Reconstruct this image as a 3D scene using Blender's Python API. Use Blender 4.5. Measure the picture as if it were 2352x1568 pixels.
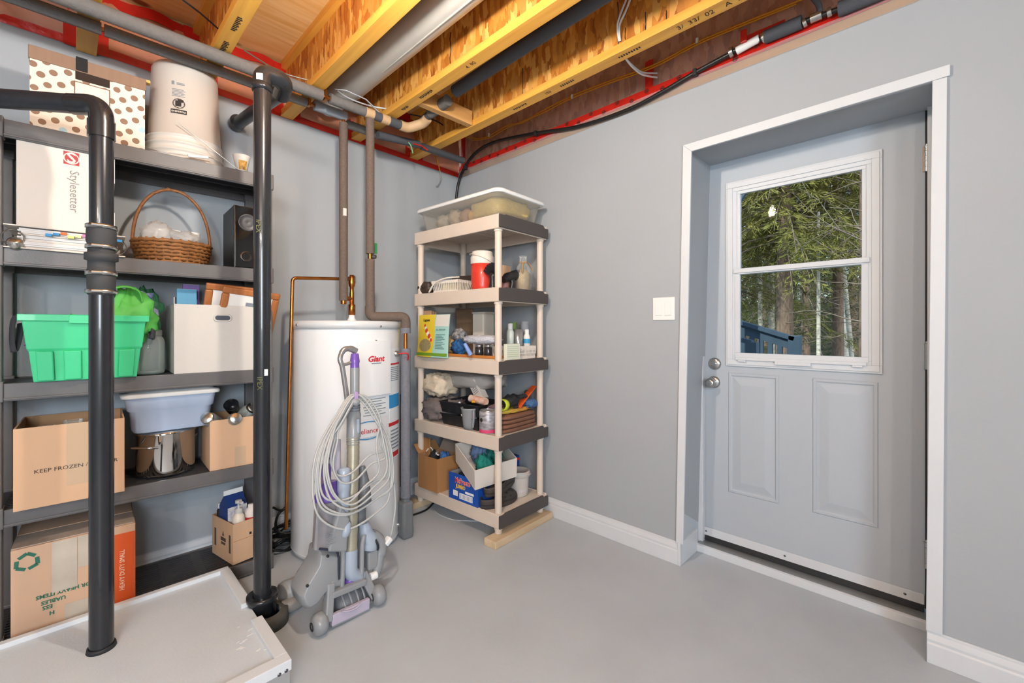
import bpy, bmesh, math, random
from mathutils import Vector, Matrix, noise
random.seed(7)
S = bpy.context.scene
COL = S.collection
for o in list(bpy.data.objects): bpy.data.objects.remove(o)

# ------------------------------------------------------------------ camera
FPX, HZ, XV = 1000.0, 756.0, 158.0              # focal length in px, horizon row, vanishing column of +Y
YAW = math.atan2(1176 - XV, FPX)
CAM = Vector((-2.083, -2.62, 1.145))
cd = bpy.data.cameras.new('camera'); cam = bpy.data.objects.new('camera', cd); COL.objects.link(cam)
cam.location = CAM; cam.rotation_euler = (math.pi/2, 0, -YAW)
cd.sensor_width = 36; cd.lens = 36*FPX/2352; cd.shift_y = (HZ-784)/2352; cd.clip_start = .05
S.camera = cam
# ------------------------------------------------------------------ sky, sun, exposure
W = bpy.data.worlds.new('sky'); S.world = W; W.use_nodes = True
nt = W.node_tree; bg = nt.nodes['Background']
sky = nt.nodes.new('ShaderNodeTexSky'); sky.sky_type = 'NISHITA'; sky.sun_disc = False
sky.sun_elevation = math.radians(40); sky.sun_rotation = math.radians(200)
nt.links.new(sky.outputs[0], bg.inputs[0]); bg.inputs[1].default_value = .30
sd = bpy.data.lights.new('sun', 'SUN'); sun = bpy.data.objects.new('sun', sd); COL.objects.link(sun)
sd.energy = 3.8; sd.angle = math.radians(1.0); sd.color = (1, .95, .84)
sun.rotation_euler = Vector((.62, -.22, -.62)).to_track_quat('-Z', 'Y').to_euler()
# added cool fill light, set in a made-up window opening behind the photographer
ad = bpy.data.lights.new('added_area_fill', 'AREA'); al = bpy.data.objects.new('added_area_fill', ad); COL.objects.link(al)
ad.shape = 'RECTANGLE'; ad.size = 1.3; ad.size_y = 1.0; ad.energy = 85; ad.color = (.74, .87, 1.0)
al.location = (-3.3, -4.74, 1.65); al.rotation_euler = (math.radians(90), 0, 0)
V = S.view_settings
S.display_settings.display_device = 'sRGB'
V.view_transform = 'Standard'; V.look = 'None'; V.gamma = 1; V.use_curve_mapping = False; V.exposure = 0.4

# ------------------------------------------------------------------ pixel -> place helpers
def ray(px, py):
    u = (px-1176)/FPX
    return Vector((math.sin(YAW)+u*math.cos(YAW), math.cos(YAW)-u*math.sin(YAW), (HZ-py)/FPX))
def P(px, py, x=None, y=None, z=None, d=None):
    r = ray(px, py)
    t = (x-CAM.x)/r.x if x is not None else (y-CAM.y)/r.y if y is not None else (z-CAM.z)/r.z if z is not None else d
    return CAM + r*t
def lin(h):
    if isinstance(h, str):
        h = h.lstrip('#'); c = [int(h[i:i+2], 16)/255 for i in (0, 2, 4)]
    else: c = [v/255 for v in h]
    return tuple([(v/12.92 if v <= .04045 else ((v+.055)/1.055)**2.4) for v in c] + [1.0])

# ------------------------------------------------------------------ materials
MATS = {}
def mat(name, col, rough=.6, metal=0., var=0., scale=8., bump=0., bscale=60., trans=0., ior=1.45, coat=0., stretch=(1, 1, 1), col2=None, spec=.5, emit=0., sheen=0.):
    if name in MATS: return MATS[name]
    m = bpy.data.materials.new(name); m.use_nodes = True; MATS[name] = m
    n = m.node_tree.nodes; l = m.node_tree.links; b = n['Principled BSDF']
    c = lin(col)
    b.inputs['Base Color'].default_value = c; b.inputs['Roughness'].default_value = rough
    b.inputs['Metallic'].default_value = metal; b.inputs['IOR'].default_value = ior
    b.inputs['Transmission Weight'].default_value = trans; b.inputs['Coat Weight'].default_value = coat
    b.inputs['Specular IOR Level'].default_value = spec; b.inputs['Sheen Weight'].default_value = sheen
    if emit:
        b.inputs['Emission Color'].default_value = c; b.inputs['Emission Strength'].default_value = emit
    if var or bump:
        tc = n.new('ShaderNodeTexCoord'); mp = n.new('ShaderNodeMapping'); mp.inputs['Scale'].default_value = stretch
        l.new(tc.outputs['Object'], mp.inputs[0])
    if var:
        t = n.new('ShaderNodeTexNoise'); t.inputs['Scale'].default_value = scale; t.inputs['Detail'].default_value = 5
        l.new(mp.outputs[0], t.inputs['Vector'])
        r = n.new('ShaderNodeValToRGB'); r.color_ramp.elements[0].position = .3; r.color_ramp.elements[1].position = .7
        d = lin(col2) if col2 else tuple(v*(1-var) for v in c[:3])+(1,)
        r.color_ramp.elements[0].color = d; r.color_ramp.elements[1].color = c
        l.new(t.outputs['Fac'], r.inputs[0]); l.new(r.outputs[0], b.inputs['Base Color'])
    if bump:
        t2 = n.new('ShaderNodeTexNoise'); t2.inputs['Scale'].default_value = bscale; t2.inputs['Detail'].default_value = 4
        l.new(mp.outputs[0], t2.inputs['Vector'])
        bp = n.new('ShaderNodeBump'); bp.inputs['Strength'].default_value = bump; bp.inputs['Distance'].default_value = .01
        l.new(t2.outputs['Fac'], bp.inputs['Height']); l.new(bp.outputs[0], b.inputs['Normal'])
    return m
def clear(name, tint, fac=.12, rough=.03, white='#ffffff'):
    """thin clear plastic / glass sheet: mostly see-through with a gloss"""
    if name in MATS: return MATS[name]
    m = bpy.data.materials.new(name); m.use_nodes = True; MATS[name] = m
    n = m.node_tree.nodes; l = m.node_tree.links; b = n['Principled BSDF']
    b.inputs['Base Color'].default_value = lin(white); b.inputs['Roughness'].default_value = rough
    tr = n.new('ShaderNodeBsdfTransparent'); tr.inputs[0].default_value = lin(tint)
    mx = n.new('ShaderNodeMixShader'); lw = n.new('ShaderNodeLayerWeight'); lw.inputs['Blend'].default_value = .35
    ad_ = n.new('ShaderNodeMath'); ad_.operation = 'ADD'; ad_.use_clamp = True; ad_.inputs[1].default_value = fac
    ml = n.new('ShaderNodeMath'); ml.operation = 'MULTIPLY'; ml.inputs[1].default_value = .5
    l.new(lw.outputs['Fresnel'], ml.inputs[0]); l.new(ml.outputs[0], ad_.inputs[0]); l.new(ad_.outputs[0], mx.inputs[0])
    l.new(tr.outputs[0], mx.inputs[1]); l.new(b.outputs[0], mx.inputs[2]); l.new(mx.outputs[0], n['Material Output'].inputs[0])
    return m
def osb(name, cols, sc=(14, 14, 40), rough=.6):
    if name in MATS: return MATS[name]
    m = bpy.data.materials.new(name); m.use_nodes = True; MATS[name] = m
    n = m.node_tree.nodes; l = m.node_tree.links; b = n['Principled BSDF']; b.inputs['Roughness'].default_value = rough
    tc = n.new('ShaderNodeTexCoord'); mp = n.new('ShaderNodeMapping'); mp.inputs['Scale'].default_value = sc
    nz = n.new('ShaderNodeTexNoise'); nz.inputs['Scale'].default_value = .9; nz.inputs['Detail'].default_value = 3
    ad_ = n.new('ShaderNodeVectorMath'); ad_.operation = 'MULTIPLY_ADD'; ad_.inputs[1].default_value = (1.3, 1.3, 1.3)
    l.new(tc.outputs['Object'], mp.inputs[0]); l.new(mp.outputs[0], nz.inputs['Vector'])
    l.new(nz.outputs['Color'], ad_.inputs[0]); l.new(mp.outputs[0], ad_.inputs[2])
    v = n.new('ShaderNodeTexVoronoi'); v.inputs['Scale'].default_value = 1.0; l.new(ad_.outputs[0], v.inputs['Vector'])
    sp = n.new('ShaderNodeSeparateColor'); l.new(v.outputs['Color'], sp.inputs[0])
    r = n.new('ShaderNodeValToRGB'); e = r.color_ramp.elements
    e[0].position = 0; e[0].color = lin(cols[0]); e[1].position = 1; e[1].color = lin(cols[-1])
    for i, c in enumerate(cols[1:-1]):
        q = e.new((i+1)/(len(cols)-1)); q.color = lin(c)
    l.new(sp.outputs[0], r.inputs[0]); l.new(r.outputs[0], b.inputs['Base Color'])
    bp = n.new('ShaderNodeBump'); bp.inputs['Strength'].default_value = .25; bp.inputs['Distance'].default_value = .004
    l.new(sp.outputs[1], bp.inputs['Height']); l.new(bp.outputs[0], b.inputs['Normal'])
    return m
def wood(name, c1, c2, sc=(30, 1.2, 30), rough=.55, knots=None):
    if name in MATS: return MATS[name]
    m = bpy.data.materials.new(name); m.use_nodes = True; MATS[name] = m
    n = m.node_tree.nodes; l = m.node_tree.links; b = n['Principled BSDF']; b.inputs['Roughness'].default_value = rough
    tc = n.new('ShaderNodeTexCoord'); mp = n.new('ShaderNodeMapping'); mp.inputs['Scale'].default_value = sc
    l.new(tc.outputs['Object'], mp.inputs[0])
    t = n.new('ShaderNodeTexNoise'); t.inputs['Scale'].default_value = 1.; t.inputs['Detail'].default_value = 5; t.inputs['Distortion'].default_value = .6
    l.new(mp.outputs[0], t.inputs['Vector'])
    r = n.new('ShaderNodeValToRGB'); r.color_ramp.elements[0].position = .3; r.color_ramp.elements[1].position = .68
    r.color_ramp.elements[0].color = lin(c2); r.color_ramp.elements[1].color = lin(c1); l.new(t.outputs['Fac'], r.inputs[0])
    out = r.outputs[0]
    if knots:
        v = n.new('ShaderNodeTexVoronoi'); v.inputs['Scale'].default_value = 1.
        mp2 = n.new('ShaderNodeMapping'); mp2.inputs['Scale'].default_value = knots[0]; l.new(tc.outputs['Object'], mp2.inputs[0]); l.new(mp2.outputs[0], v.inputs['Vector'])
        r2 = n.new('ShaderNodeValToRGB'); r2.color_ramp.elements[0].position = knots[1]; r2.color_ramp.elements[1].position = knots[1]+.05
        r2.color_ramp.elements[0].color = (1, 1, 1, 1); r2.color_ramp.elements[1].color = (0, 0, 0, 1); l.new(v.outputs['Distance'], r2.inputs[0])
        mx = n.new('ShaderNodeMix'); mx.data_type = 'RGBA'; l.new(r2.outputs[0], mx.inputs['Factor']); l.new(out, mx.inputs['A']); mx.inputs['B'].default_value = lin(knots[2])
        out = mx.outputs['Result']
    l.new(out, b.inputs['Base Color'])
    return m
def dots(name, base, cols, sc, r0):
    """round printed dots (flat print) on a face: voronoi with no jitter"""
    if name in MATS: return MATS[name]
    m = bpy.data.materials.new(name); m.use_nodes = True; MATS[name] = m
    n = m.node_tree.nodes; l = m.node_tree.links; b = n['Principled BSDF']; b.inputs['Roughness'].default_value = .7
    tc = n.new('ShaderNodeTexCoord'); mp = n.new('ShaderNodeMapping'); mp.inputs['Scale'].default_value = (sc, .0001, sc); mp.inputs['Rotation'].default_value = (0, math.radians(28), 0)
    l.new(tc.outputs['Object'], mp.inputs[0])
    v = n.new('ShaderNodeTexVoronoi'); v.voronoi_dimensions = '3D'; v.inputs['Scale'].default_value = 1; v.inputs['Randomness'].default_value = .12; l.new(mp.outputs[0], v.inputs['Vector'])
    r = n.new('ShaderNodeValToRGB'); r.color_ramp.interpolation = 'CONSTANT'; r.color_ramp.elements[0].color = (1, 1, 1, 1); r.color_ramp.elements[1].position = r0; r.color_ramp.elements[1].color = (0, 0, 0, 1)
    l.new(v.outputs['Distance'], r.inputs[0])
    sp = n.new('ShaderNodeSeparateColor'); l.new(v.outputs['Color'], sp.inputs[0])
    r2 = n.new('ShaderNodeValToRGB'); r2.color_ramp.interpolation = 'CONSTANT'; r2.color_ramp.elements[0].color = lin(cols[0]); r2.color_ramp.elements[1].position = .84; r2.color_ramp.elements[1].color = lin(cols[1]); l.new(sp.outputs[0], r2.inputs[0])
    mx = n.new('ShaderNodeMix'); mx.data_type = 'RGBA'; l.new(r.outputs[0], mx.inputs['Factor']); mx.inputs['A'].default_value = lin(base); l.new(r2.outputs[0], mx.inputs['B']); l.new(mx.outputs['Result'], b.inputs['Base Color'])
    return m

# ------------------------------------------------------------------ mesh builder
def frame(d):
    d = Vector(d).normalized(); a = Vector((0, 0, 1)) if abs(d.z) < .95 else Vector((1, 0, 0))
    u = d.cross(a).normalized(); return u, u.cross(d).normalized(), d
class B:
    def __init__(s): s.v = []; s.f = []; s.mi = []; s.sm = []; s.M = None
    def add(s, vs, fs, mi=0, sm=False):
        k = len(s.v); M = s.M
        s.v += [(M @ Vector(v)) if M else Vector(v) for v in vs]
        for f in fs: s.f.append([i+k for i in f]); s.mi.append(mi); s.sm.append(sm)
        return s
    def box(s, x0, x1, y0, y1, z0, z1, mi=0, top=None):
        """axis box; top=(dx,dy) grows the top face by that much on each side"""
        a, b_ = top or (0, 0)
        vs = [(x0, y0, z0), (x1, y0, z0), (x1, y1, z0), (x0, y1, z0), (x0-a, y0-b_, z1), (x1+a, y0-b_, z1), (x1+a, y1+b_, z1), (x0-a, y1+b_, z1)]
        return s.add(vs, [(3, 2, 1, 0), (4, 5, 6, 7), (0, 1, 5, 4), (1, 2, 6, 5), (2, 3, 7, 6), (3, 0, 4, 7)], mi)
    def bar(s, p, q, w, h, mi=0, up=(0, 0, 1)):
        p, q = Vector(p), Vector(q); d = (q-p).normalized(); u = Vector(up); sd_ = d.cross(u)
        if sd_.length < 1e-4: sd_ = d.cross(Vector((1, 0, 0)))
        sd_.normalize(); u = sd_.cross(d); vs = []
        for c in (p, q):
            for a, b_ in ((-1, -1), (1, -1), (1, 1), (-1, 1)): vs.append(c+sd_*(a*w/2)+u*(b_*h/2))
        return s.add(vs, [(0, 1, 2, 3), (7, 6, 5, 4), (0, 4, 5, 1), (1, 5, 6, 2), (2, 6, 7, 3), (3, 7, 4, 0)], mi)
    def tube(s, path, r, n=12, mi=0, caps=True, closed=False, flat=1.0):
        path = [Vector(p) for p in path]; N = len(path); rs = r if isinstance(r, (list, tuple)) else [r]*N
        vs = []; u = None
        for i in range(N):
            if closed: d = path[(i+1) % N]-path[i-1]
            else: d = path[min(i+1, N-1)]-path[max(i-1, 0)]
            d.normalize()
            if u is None: u, w, _ = frame(d)
            else:
                u = (u-d*u.dot(d))
                u = u.normalized() if u.length > 1e-5 else frame(d)[0]
                w = u.cross(d).normalized()
            for k in range(n):
                t = 2*math.pi*k/n; vs.append(path[i]+u*(math.cos(t)*rs[i])+w*(math.sin(t)*rs[i]*flat))
        fs = []
        for i in range(N if closed else N-1):
            a, b_ = i*n, ((i+1) % N)*n
            for k in range(n): fs.append((a+k, a+(k+1) % n, b_+(k+1) % n, b_+k))
        s.add(vs, fs, mi, True)
        if caps and not closed:
            s.add(vs[:n], [tuple(range(n-1, -1, -1))], mi); s.add(vs[-n:], [tuple(range(n))], mi)
        return s
    def cyl(s, p, q, r, r2=None, n=20, mi=0, caps=True): return s.tube([p, q], [r, r if r2 is None else r2], n, mi, caps)
    def lathe(s, prof, c=(0, 0, 0), n=28, mi=0, axis=None, a0=0, a1=2*math.pi, sm=True, ell=(1, 1)):
        c = Vector(c); u, w, d = (Vector((1, 0, 0)), Vector((0, 1, 0)), Vector((0, 0, 1))) if axis is None else frame(axis)
        full = abs(a1-a0-2*math.pi) < 1e-6; m = n if full else n+1; vs = []
        for r, z in prof:
            for k in range(m):
                t = a0+(a1-a0)*k/n; vs.append(c+u*(math.cos(t)*r*ell[0])+w*(math.sin(t)*r*ell[1])+d*z)
        fs = []
        for i in range(len(prof)-1):
            for k in range(n):
                k2 = (k+1) % m if full else k+1
                fs.append((i*m+k, i*m+k2, (i+1)*m+k2, (i+1)*m+k))
        return s.add(vs, fs, mi, sm)
    def prism(s, poly, axis, a, b_, mi=0):
        """extrude a 2-D polygon along axis 'x','y' or 'z' from a to b"""
        def mk(p, t): return (t, p[0], p[1]) if axis == 'x' else (p[0], t, p[1]) if axis == 'y' else (p[0], p[1], t)
        n = len(poly); vs = [mk(p, a) for p in poly]+[mk(p, b_) for p in poly]
        fs = [tuple(range(n)), tuple(range(2*n-1, n-1, -1))]+[(i, i+n, (i+1) % n+n, (i+1) % n) for i in range(n)]
        return s.add(vs, fs, mi)
    def grid(s, fn, nu, nv, mi=0, sm=True):
        vs = [fn(i/nu, j/nv) for j in range(nv+1) for i in range(nu+1)]
        fs = [(j*(nu+1)+i, j*(nu+1)+i+1, (j+1)*(nu+1)+i+1, (j+1)*(nu+1)+i) for j in range(nv) for i in range(nu)]
        return s.add(vs, fs, mi, sm)
    def blob(s, c, r, n=16, amp=.0, fr=3., mi=0, seed=0., pw=1.0, flatb=None, fold=0.):
        """lumpy closed ball; pw<1 makes it boxier; flatb clamps the underside"""
        c = Vector(c); r = Vector(r); vs = []; m = n*2
        def sg(v): return math.copysign(abs(v)**pw, v)
        for j in range(n+1):
            p = math.pi*j/n-math.pi/2
            for i in range(m):
                t = 2*math.pi*i/m
                d = Vector((sg(math.cos(p))*sg(math.cos(t)), sg(math.cos(p))*sg(math.sin(t)), sg(math.sin(p))))
                q = d*fr+Vector((seed, seed*1.7, seed*.6))
                k = 1+amp*noise.noise(q)+amp*.5*noise.noise(q*2.3)-fold*abs(noise.noise(q*1.7+Vector((9, 3, 5))))
                v = Vector((d.x*r.x, d.y*r.y, d.z*r.z))*k
                if flatb is not None and v.z < flatb: v.z = flatb
                vs.append(c+v)
        fs = [(j*m+i, j*m+(i+1) % m, (j+1)*m+(i+1) % m, (j+1)*m+i) for j in range(n) for i in range(m)]
        return s.add(vs, fs, mi, True)
    def ring(s, x0, x1, z0, z1, w, y0, y1, mi=0):
        """picture-frame ring in the xz plane"""
        s.box(x0, x1, y0, y1, z0, z0+w, mi); s.box(x0, x1, y0, y1, z1-w, z1, mi)
        s.box(x0, x0+w, y0, y1, z0+w, z1-w, mi); return s.box(x1-w, x1, y0, y1, z0+w, z1-w, mi)
def arc(c, u, w, r, a0, a1, n=8):
    c, u, w = Vector(c), Vector(u), Vector(w)
    return [c+u*(r*math.cos(a0+(a1-a0)*i/n))+w*(r*math.sin(a0+(a1-a0)*i/n)) for i in range(n+1)]
def bend(pts, r, n=6):
    """polyline with rounded corners"""
    pts = [Vector(p) for p in pts]; out = [pts[0]]
    for i in range(1, len(pts)-1):
        a = (pts[i-1]-pts[i]); b_ = (pts[i+1]-pts[i]); rr = min(r, a.length*.49, b_.length*.49); a = pts[i]+a.normalized()*rr; b_ = pts[i]+b_.normalized()*rr
        for k in range(n+1):
            t = k/n; out.append(a*(1-t)**2+pts[i]*(2*t*(1-t))+b_*t**2)
    return out+[pts[-1]]
def spline(pts, n=8):
    pts = [Vector(p) for p in pts]; out = []; N = len(pts)
    for i in range(N-1):
        p0, p1, p2, p3 = pts[max(i-1, 0)], pts[i], pts[i+1], pts[min(i+2, N-1)]
        for k in range(n):
            t = k/n; out.append(.5*((2*p1)+(p2-p0)*t+(2*p0-5*p1+4*p2-p3)*t*t+(3*p1-p0-3*p2+p3)*t**3))
    return out+[pts[-1]]

# ------------------------------------------------------------------ objects
def obj(name, b, m, parent=None, world=False, bev=0., seg=2, solid=0., sub=0):
    me = bpy.data.meshes.new(name)
    vs = b.v
    if world and parent is not None:
        Mi = wm(parent).inverted(); vs = [Mi @ v for v in vs]
    me.from_pydata([tuple(v) for v in vs], [], b.f)
    for mm in (m if isinstance(m, (list, tuple)) else [m]): me.materials.append(mm)
    me.polygons.foreach_set('material_index', b.mi); me.polygons.foreach_set('use_smooth', b.sm); me.update()
    o = bpy.data.objects.new(name, me); COL.objects.link(o)
    if parent is not None: o.parent = parent
    if solid:
        q = o.modifiers.new('solid', 'SOLIDIFY'); q.thickness = abs(solid); q.offset = math.copysign(1, solid)
    if bev:
        q = o.modifiers.new('bevel', 'BEVEL'); q.width = bev; q.segments = seg; q.limit_method = 'ANGLE'; q.angle_limit = math.radians(40)
    if sub:
        q = o.modifiers.new('sub', 'SUBSURF'); q.levels = sub; q.render_levels = sub
    return o
def wm(o):
    M = Matrix.LocRotScale(o.location, o.rotation_euler.to_quaternion(), o.scale)
    return wm(o.parent) @ M if o.parent else M
def tag(o, label, cat, group=None):
    o['label'] = label; o['category'] = cat
    if group: o['group'] = group
    return o
def thing(name, label, cat, loc=(0, 0, 0), rz=0., group=None, parent=None, rot=None):
    o = bpy.data.objects.new(name, None); COL.objects.link(o); o.empty_display_size = .05
    o.location = loc; o.rotation_euler = rot or (0, 0, rz); return tag(o, label, cat, group)
def struct(name, b, m, **k):
    o = obj(name, b, m, **k); o['kind'] = 'structure'; return o
def lab(o, t): o['label'] = t; return o
def text(name, s, size, M, m, parent, depth=.0006, align='CENTER', wrap=None, shear=0., bold=0., sx=1., spacing=1.):
    """flat lettering: glyphs in local xy plane of M (x right, y up, z out of the surface)"""
    c = bpy.data.curves.new('t', 'FONT'); c.body = s; c.size = size; c.align_x = align; c.align_y = 'CENTER'; c.extrude = depth/2
    c.shear = shear; c.offset = bold; c.resolution_u = 2; c.space_character = spacing; c.space_line = .95
    t = bpy.data.objects.new('t', c); COL.objects.link(t)
    me = bpy.data.meshes.new_from_object(t.evaluated_get(bpy.context.evaluated_depsgraph_get()))
    bpy.data.objects.remove(t); bpy.data.curves.remove(c)
    for v in me.vertices:
        p = v.co.copy(); p.x *= sx
        v.co = wrap(p) if wrap else M @ p
    me.name = name; me.materials.clear(); me.materials.append(m)
    o = bpy.data.objects.new(name, me); COL.objects.link(o); o.parent = parent
    return o
def face(origin, xdir, ydir):
    x = Vector(xdir).normalized(); y = Vector(ydir).normalized(); z = x.cross(y)
    M = Matrix.Identity(4)
    for i, a in enumerate((x, y, z, Vector(origin))):
        for r in range(3): M[r][i] = a[r]
    return M
def copy_tree(o, parent=None, label=None, group=None):
    c = o.copy(); COL.objects.link(c); c.parent = parent
    if label: c['label'] = label
    if group: c['group'] = group
    for ch in [q for q in bpy.data.objects if q.parent == o]: copy_tree(ch, c)
    return c
# ================================================================== the room
M_wall = mat('painted_drywall', '#a8adb2', .62, var=.04, scale=2.5, bump=.04, bscale=90)
M_floor = mat('grey_floor_paint', '#bcc3ca', .42, var=.10, scale=3.2, bump=.08, bscale=40)
M_trim = mat('white_trim_paint', '#d5d9dd', .4, var=.03, scale=12)
M_door = mat('grey_door_paint', '#b3bbc3', .42, bump=.02, bscale=150)
M_dark = mat('dark_rubber', '#26272a', .6)
M_steel = mat('satin_nickel', '#b9b9b6', .28, metal=1.)
M_galv = mat('galvanised_sheet', '#cfccc6', .38, metal=.35, var=.12, scale=6)
M_plate = mat('white_switch_plastic', '#ececea', .35)
M_ply = wood('subfloor_plywood', '#f2cf94', '#dfae66', (3.0, 30, 3), .6, knots=((2.6, 4.5, 1), .075, '#8a4a1c'))
M_flange = wood('joist_flange_wood', '#ecb552', '#d3953a', (26, 1.0, 26), .55)
M_osb = osb('joist_web_osb', ['#9a561c', '#c47a2a', '#dc9b42', '#ecb764', '#b3681f', '#d69440'], (16, 48, 15))
M_osbr = osb('rim_board_osb', ['#b87a4c', '#d89a68', '#e8b88c', '#c4885a'], (30, 34, 15))
M_tape = mat('red_sheathing_tape', '#c8241b', .3, var=.18, scale=14, bump=.3, bscale=30)
M_poly = clear('vapour_barrier_film', '#f6e6dc', .10, .12)
M_polyp = mat('film_over_pink_rim', '#cf9076', .22, var=.3, scale=5, bump=.25, bscale=9, coat=.5)
M_sill = wood('sill_plate_wood', '#c3a077', '#a98a64', (20, 2, 20), .4)
M_ink = mat('black_ink', '#2a2320', .7)
M_foam = mat('grey_pipe_foam', '#6d6a68', .85, var=.15, scale=60, bump=.3, bscale=160)
M_foamb = mat('brown_grey_pipe_foam', '#6c5e55', .85, var=.2, scale=120, bump=.3, bscale=200)
M_foamd = mat('dark_pipe_foam', '#4b4d53', .8, bump=.2, bscale=160)
M_copper = mat('copper', '#c07a3e', .3, metal=1., var=.25, scale=30)
M_brass = mat('brass', '#b88f4e', .3, metal=1.)
M_tan = mat('tan_tape', '#c3a27c', .6)
M_abs = mat('black_abs_pipe', '#232529', .26, var=.1, scale=30, coat=.3)
M_absg = mat('black_pipe_scuffed', '#2b2d33', .3, var=.25, scale=40)

XW, YW = -4.3, -4.7                                             # hidden walls behind and beside the photographer
WT = 2.295
b = B(); b.box(XW-.2, 5.5*0+.36, YW-.2, .2, -.2, 0); FLOOR = struct('floor', b, M_floor)
# round patch in the slab under the beige shelf: a raised mortar ring
b = B(); c = P(1090, 1155, z=0); b.tube([c+Vector((math.cos(t)*.27+.012*noise.noise(Vector((t*3, 0, 0))), math.sin(t)*.27+.012*noise.noise(Vector((0, t*3, 0))), .0)) for t in [2*math.pi*i/48 for i in range(48)]], .004, 6, closed=True)
o = obj('slab_patch_ridge', b, M_floor, FLOOR)
# back wall (top edge rises a little to the left), door wall with the crooked opening, and the hidden walls
b = B(); b.prism([(XW, 0), (.34, 0), (.34, 2.318), (-.02, 2.306), (-.216, 2.318), (-1.13, 2.338), (-1.825, 2.352), (XW, 2.36)], 'y', 0, .16); struct('wall_back', b, M_wall)
b = B(); b.prism([(0, 0), (-1.708, 0), (-1.758, 2.005), (-2.606, 2.005), (-2.592, 0), (YW, 0), (YW, WT), (0, WT)], 'x', 0, .36); WR = struct('wall_right', b, M_wall)
b = B(); b.box(XW-.16, XW, YW-.16, .16, 0, 2.7); struct('wall_left', b, M_wall)
b = B(); b.box(XW, -3.96, YW-.16, YW, 0, 2.7); b.box(-2.64, .36, YW-.16, YW, 0, 2.7); b.box(-3.96, -2.64, YW-.16, YW, 0, 1.15); b.box(-3.96, -2.64, YW-.16, YW, 2.15, 2.7); struct('wall_front', b, M_wall)  # window opening in this unseen wall is made up to hold the fill light
# ------------------------------------------------------------------ ceiling: subfloor, I-joists, rim boards
JZ = 2.33; SZ = 2.632
b = B(); b.box(XW-.2, .36, YW-.2, .2, SZ, SZ+.02); CEIL = struct('ceiling', b, M_ply)
JX = [-.40, -.82, -1.225, -1.625, -2.03, -2.44, -2.85, -3.25, -3.66, -4.06]
fb = B(); fb.box(-.032, .032, YW, -.004, 0, .038); web = B(); web.box(-.005, .005, YW, -.004, .038, SZ-JZ-.038)
tf = B(); tf.box(-.032, .032, YW, -.004, SZ-JZ-.038, SZ-JZ-.0005)
for i, x in enumerate(JX):
    if i == 0:
        w0 = obj('joist', web, M_osb, CEIL); f0 = obj('bottom_flange', fb, M_flange, w0, bev=.002); t0 = obj('top_flange', tf, M_flange, w0)
        w0.location = (x, 0, JZ); J0 = w0; JOIST = [w0]
    else:
        w = J0.copy(); COL.objects.link(w); w.location = (x, 0, JZ); JOIST.append(w)
        for q in (f0, t0): c = q.copy(); COL.objects.link(c); c.parent = w
# saw-cut notches and drips on the webs seen in the photo, stamps on the flanges
def stamp(j, s, y, size, par=None): text('stamp', s, size, face((0, y, -.0006), (0, -1, 0), (-1, 0, 0)), M_ink, JOIST[j], depth=.0004)
def smudge(j, y, n=8, w=.02):                                   # stamped print too faint to read
    b = B()
    for k in range(n): b.box(-w/2, w/2*(.6+.4*(k % 2)), y-.012*k-.007, y-.012*k, -.0007, -.0002)
    o = obj('stamp', b, M_ink, JOIST[j]); o['kind'] = 'stuff'
stamp(0, '3/  33/  02    A  B', -2.0, .034); smudge(0, -1.62, 9, .014); stamp(0, '150', -1.22, .026); smudge(0, -1.30, 7, .016); smudge(0, -.98, 8, .014)
stamp(1, '4  90', -1.12, .03); smudge(1, -.72, 9, .018); smudge(1, -.55, 5, .016)
stamp(3, '200.3/ 20/ 0', -.93, .03); smudge(3, -.62, 9, .02); smudge(3, -.42, 9, .022)
b = B()
for (y, z0, z1) in ((-1.05, .05, .19), (-1.62, .05, .24), (-1.655, .06, .11), (-1.75, .055, .13), (-1.84, .045, .09)):
    b.tube([(-.0062, y+.002*random.uniform(-1, 1), z0+(z1-z0)*k/6) for k in range(7)], [.0012+.0015*random.random() for k in range(7)], 5)
obj('saw_mark', b, M_ink, JOIST[0])
b = B(); b.tube([(-.0062, -.98+.004*math.sin(k*2.), .06+.03*k) for k in range(6)], .002, 5); obj('saw_mark', b, M_ink, JOIST[1])
# rim board and sill plate above the door wall
b = B(); b.box(.04, .07, YW, .1, 2.335, SZ); RIM = obj('rim_board', b, M_osbr, CEIL)
b = B(); b.box(.004, .16, YW, .0, WT, 2.338); o = obj('sill_plate', b, M_sill, CEIL, bev=.003)
b = B(); b.grid(lambda u, v: (.022+.010*noise.noise(Vector((u*30, v*4, 0))), -.01+u*(YW+.02), 2.372+v*(SZ-2.375)), 90, 8); o = obj('vapour_film', b, M_poly, CEIL)
b = B(); b.grid(lambda u, v: (-.002-.004*noise.noise(Vector((u*40, v*3, 5)))-.006*(1-v), -.004+u*(YW+.02), 2.29+v*.055), 140, 4); o = obj('vapour_film', b, clear('film_edge', '#efe6da', .16, .1), CEIL)
b = B(); b.grid(lambda u, v: (-.0005-.003*noise.noise(Vector((u*50, v*3, 2)))+.008*(v), -.002+u*(YW+.02), 2.333+v*.052), 120, 4); TAPE = obj('red_tape', b, M_tape, CEIL)
for (ya, yb, za, zb) in ((-1.53, -1.575, 2.37, 2.53), (-2.0, -2.16, 2.375, 2.44), (-.02, -.07, 2.37, 2.60)):
    b = B(); b.grid(lambda u, v: (.012-.003*noise.noise(Vector((u*8, v*8, ya))), ya+(yb-ya)*u, za+(zb-za)*v), 6, 8); obj('red_tape', b, M_tape, CEIL)
sb = B(); sb.lathe([(.011, 0), (.011, .0005), (.0085, .0005), (.0085, 0)], n=14, axis=(-1, 0, 0)); sb.box(-.0005, 0, -.006, .006, -.002, .002)
s0 = None
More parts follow.
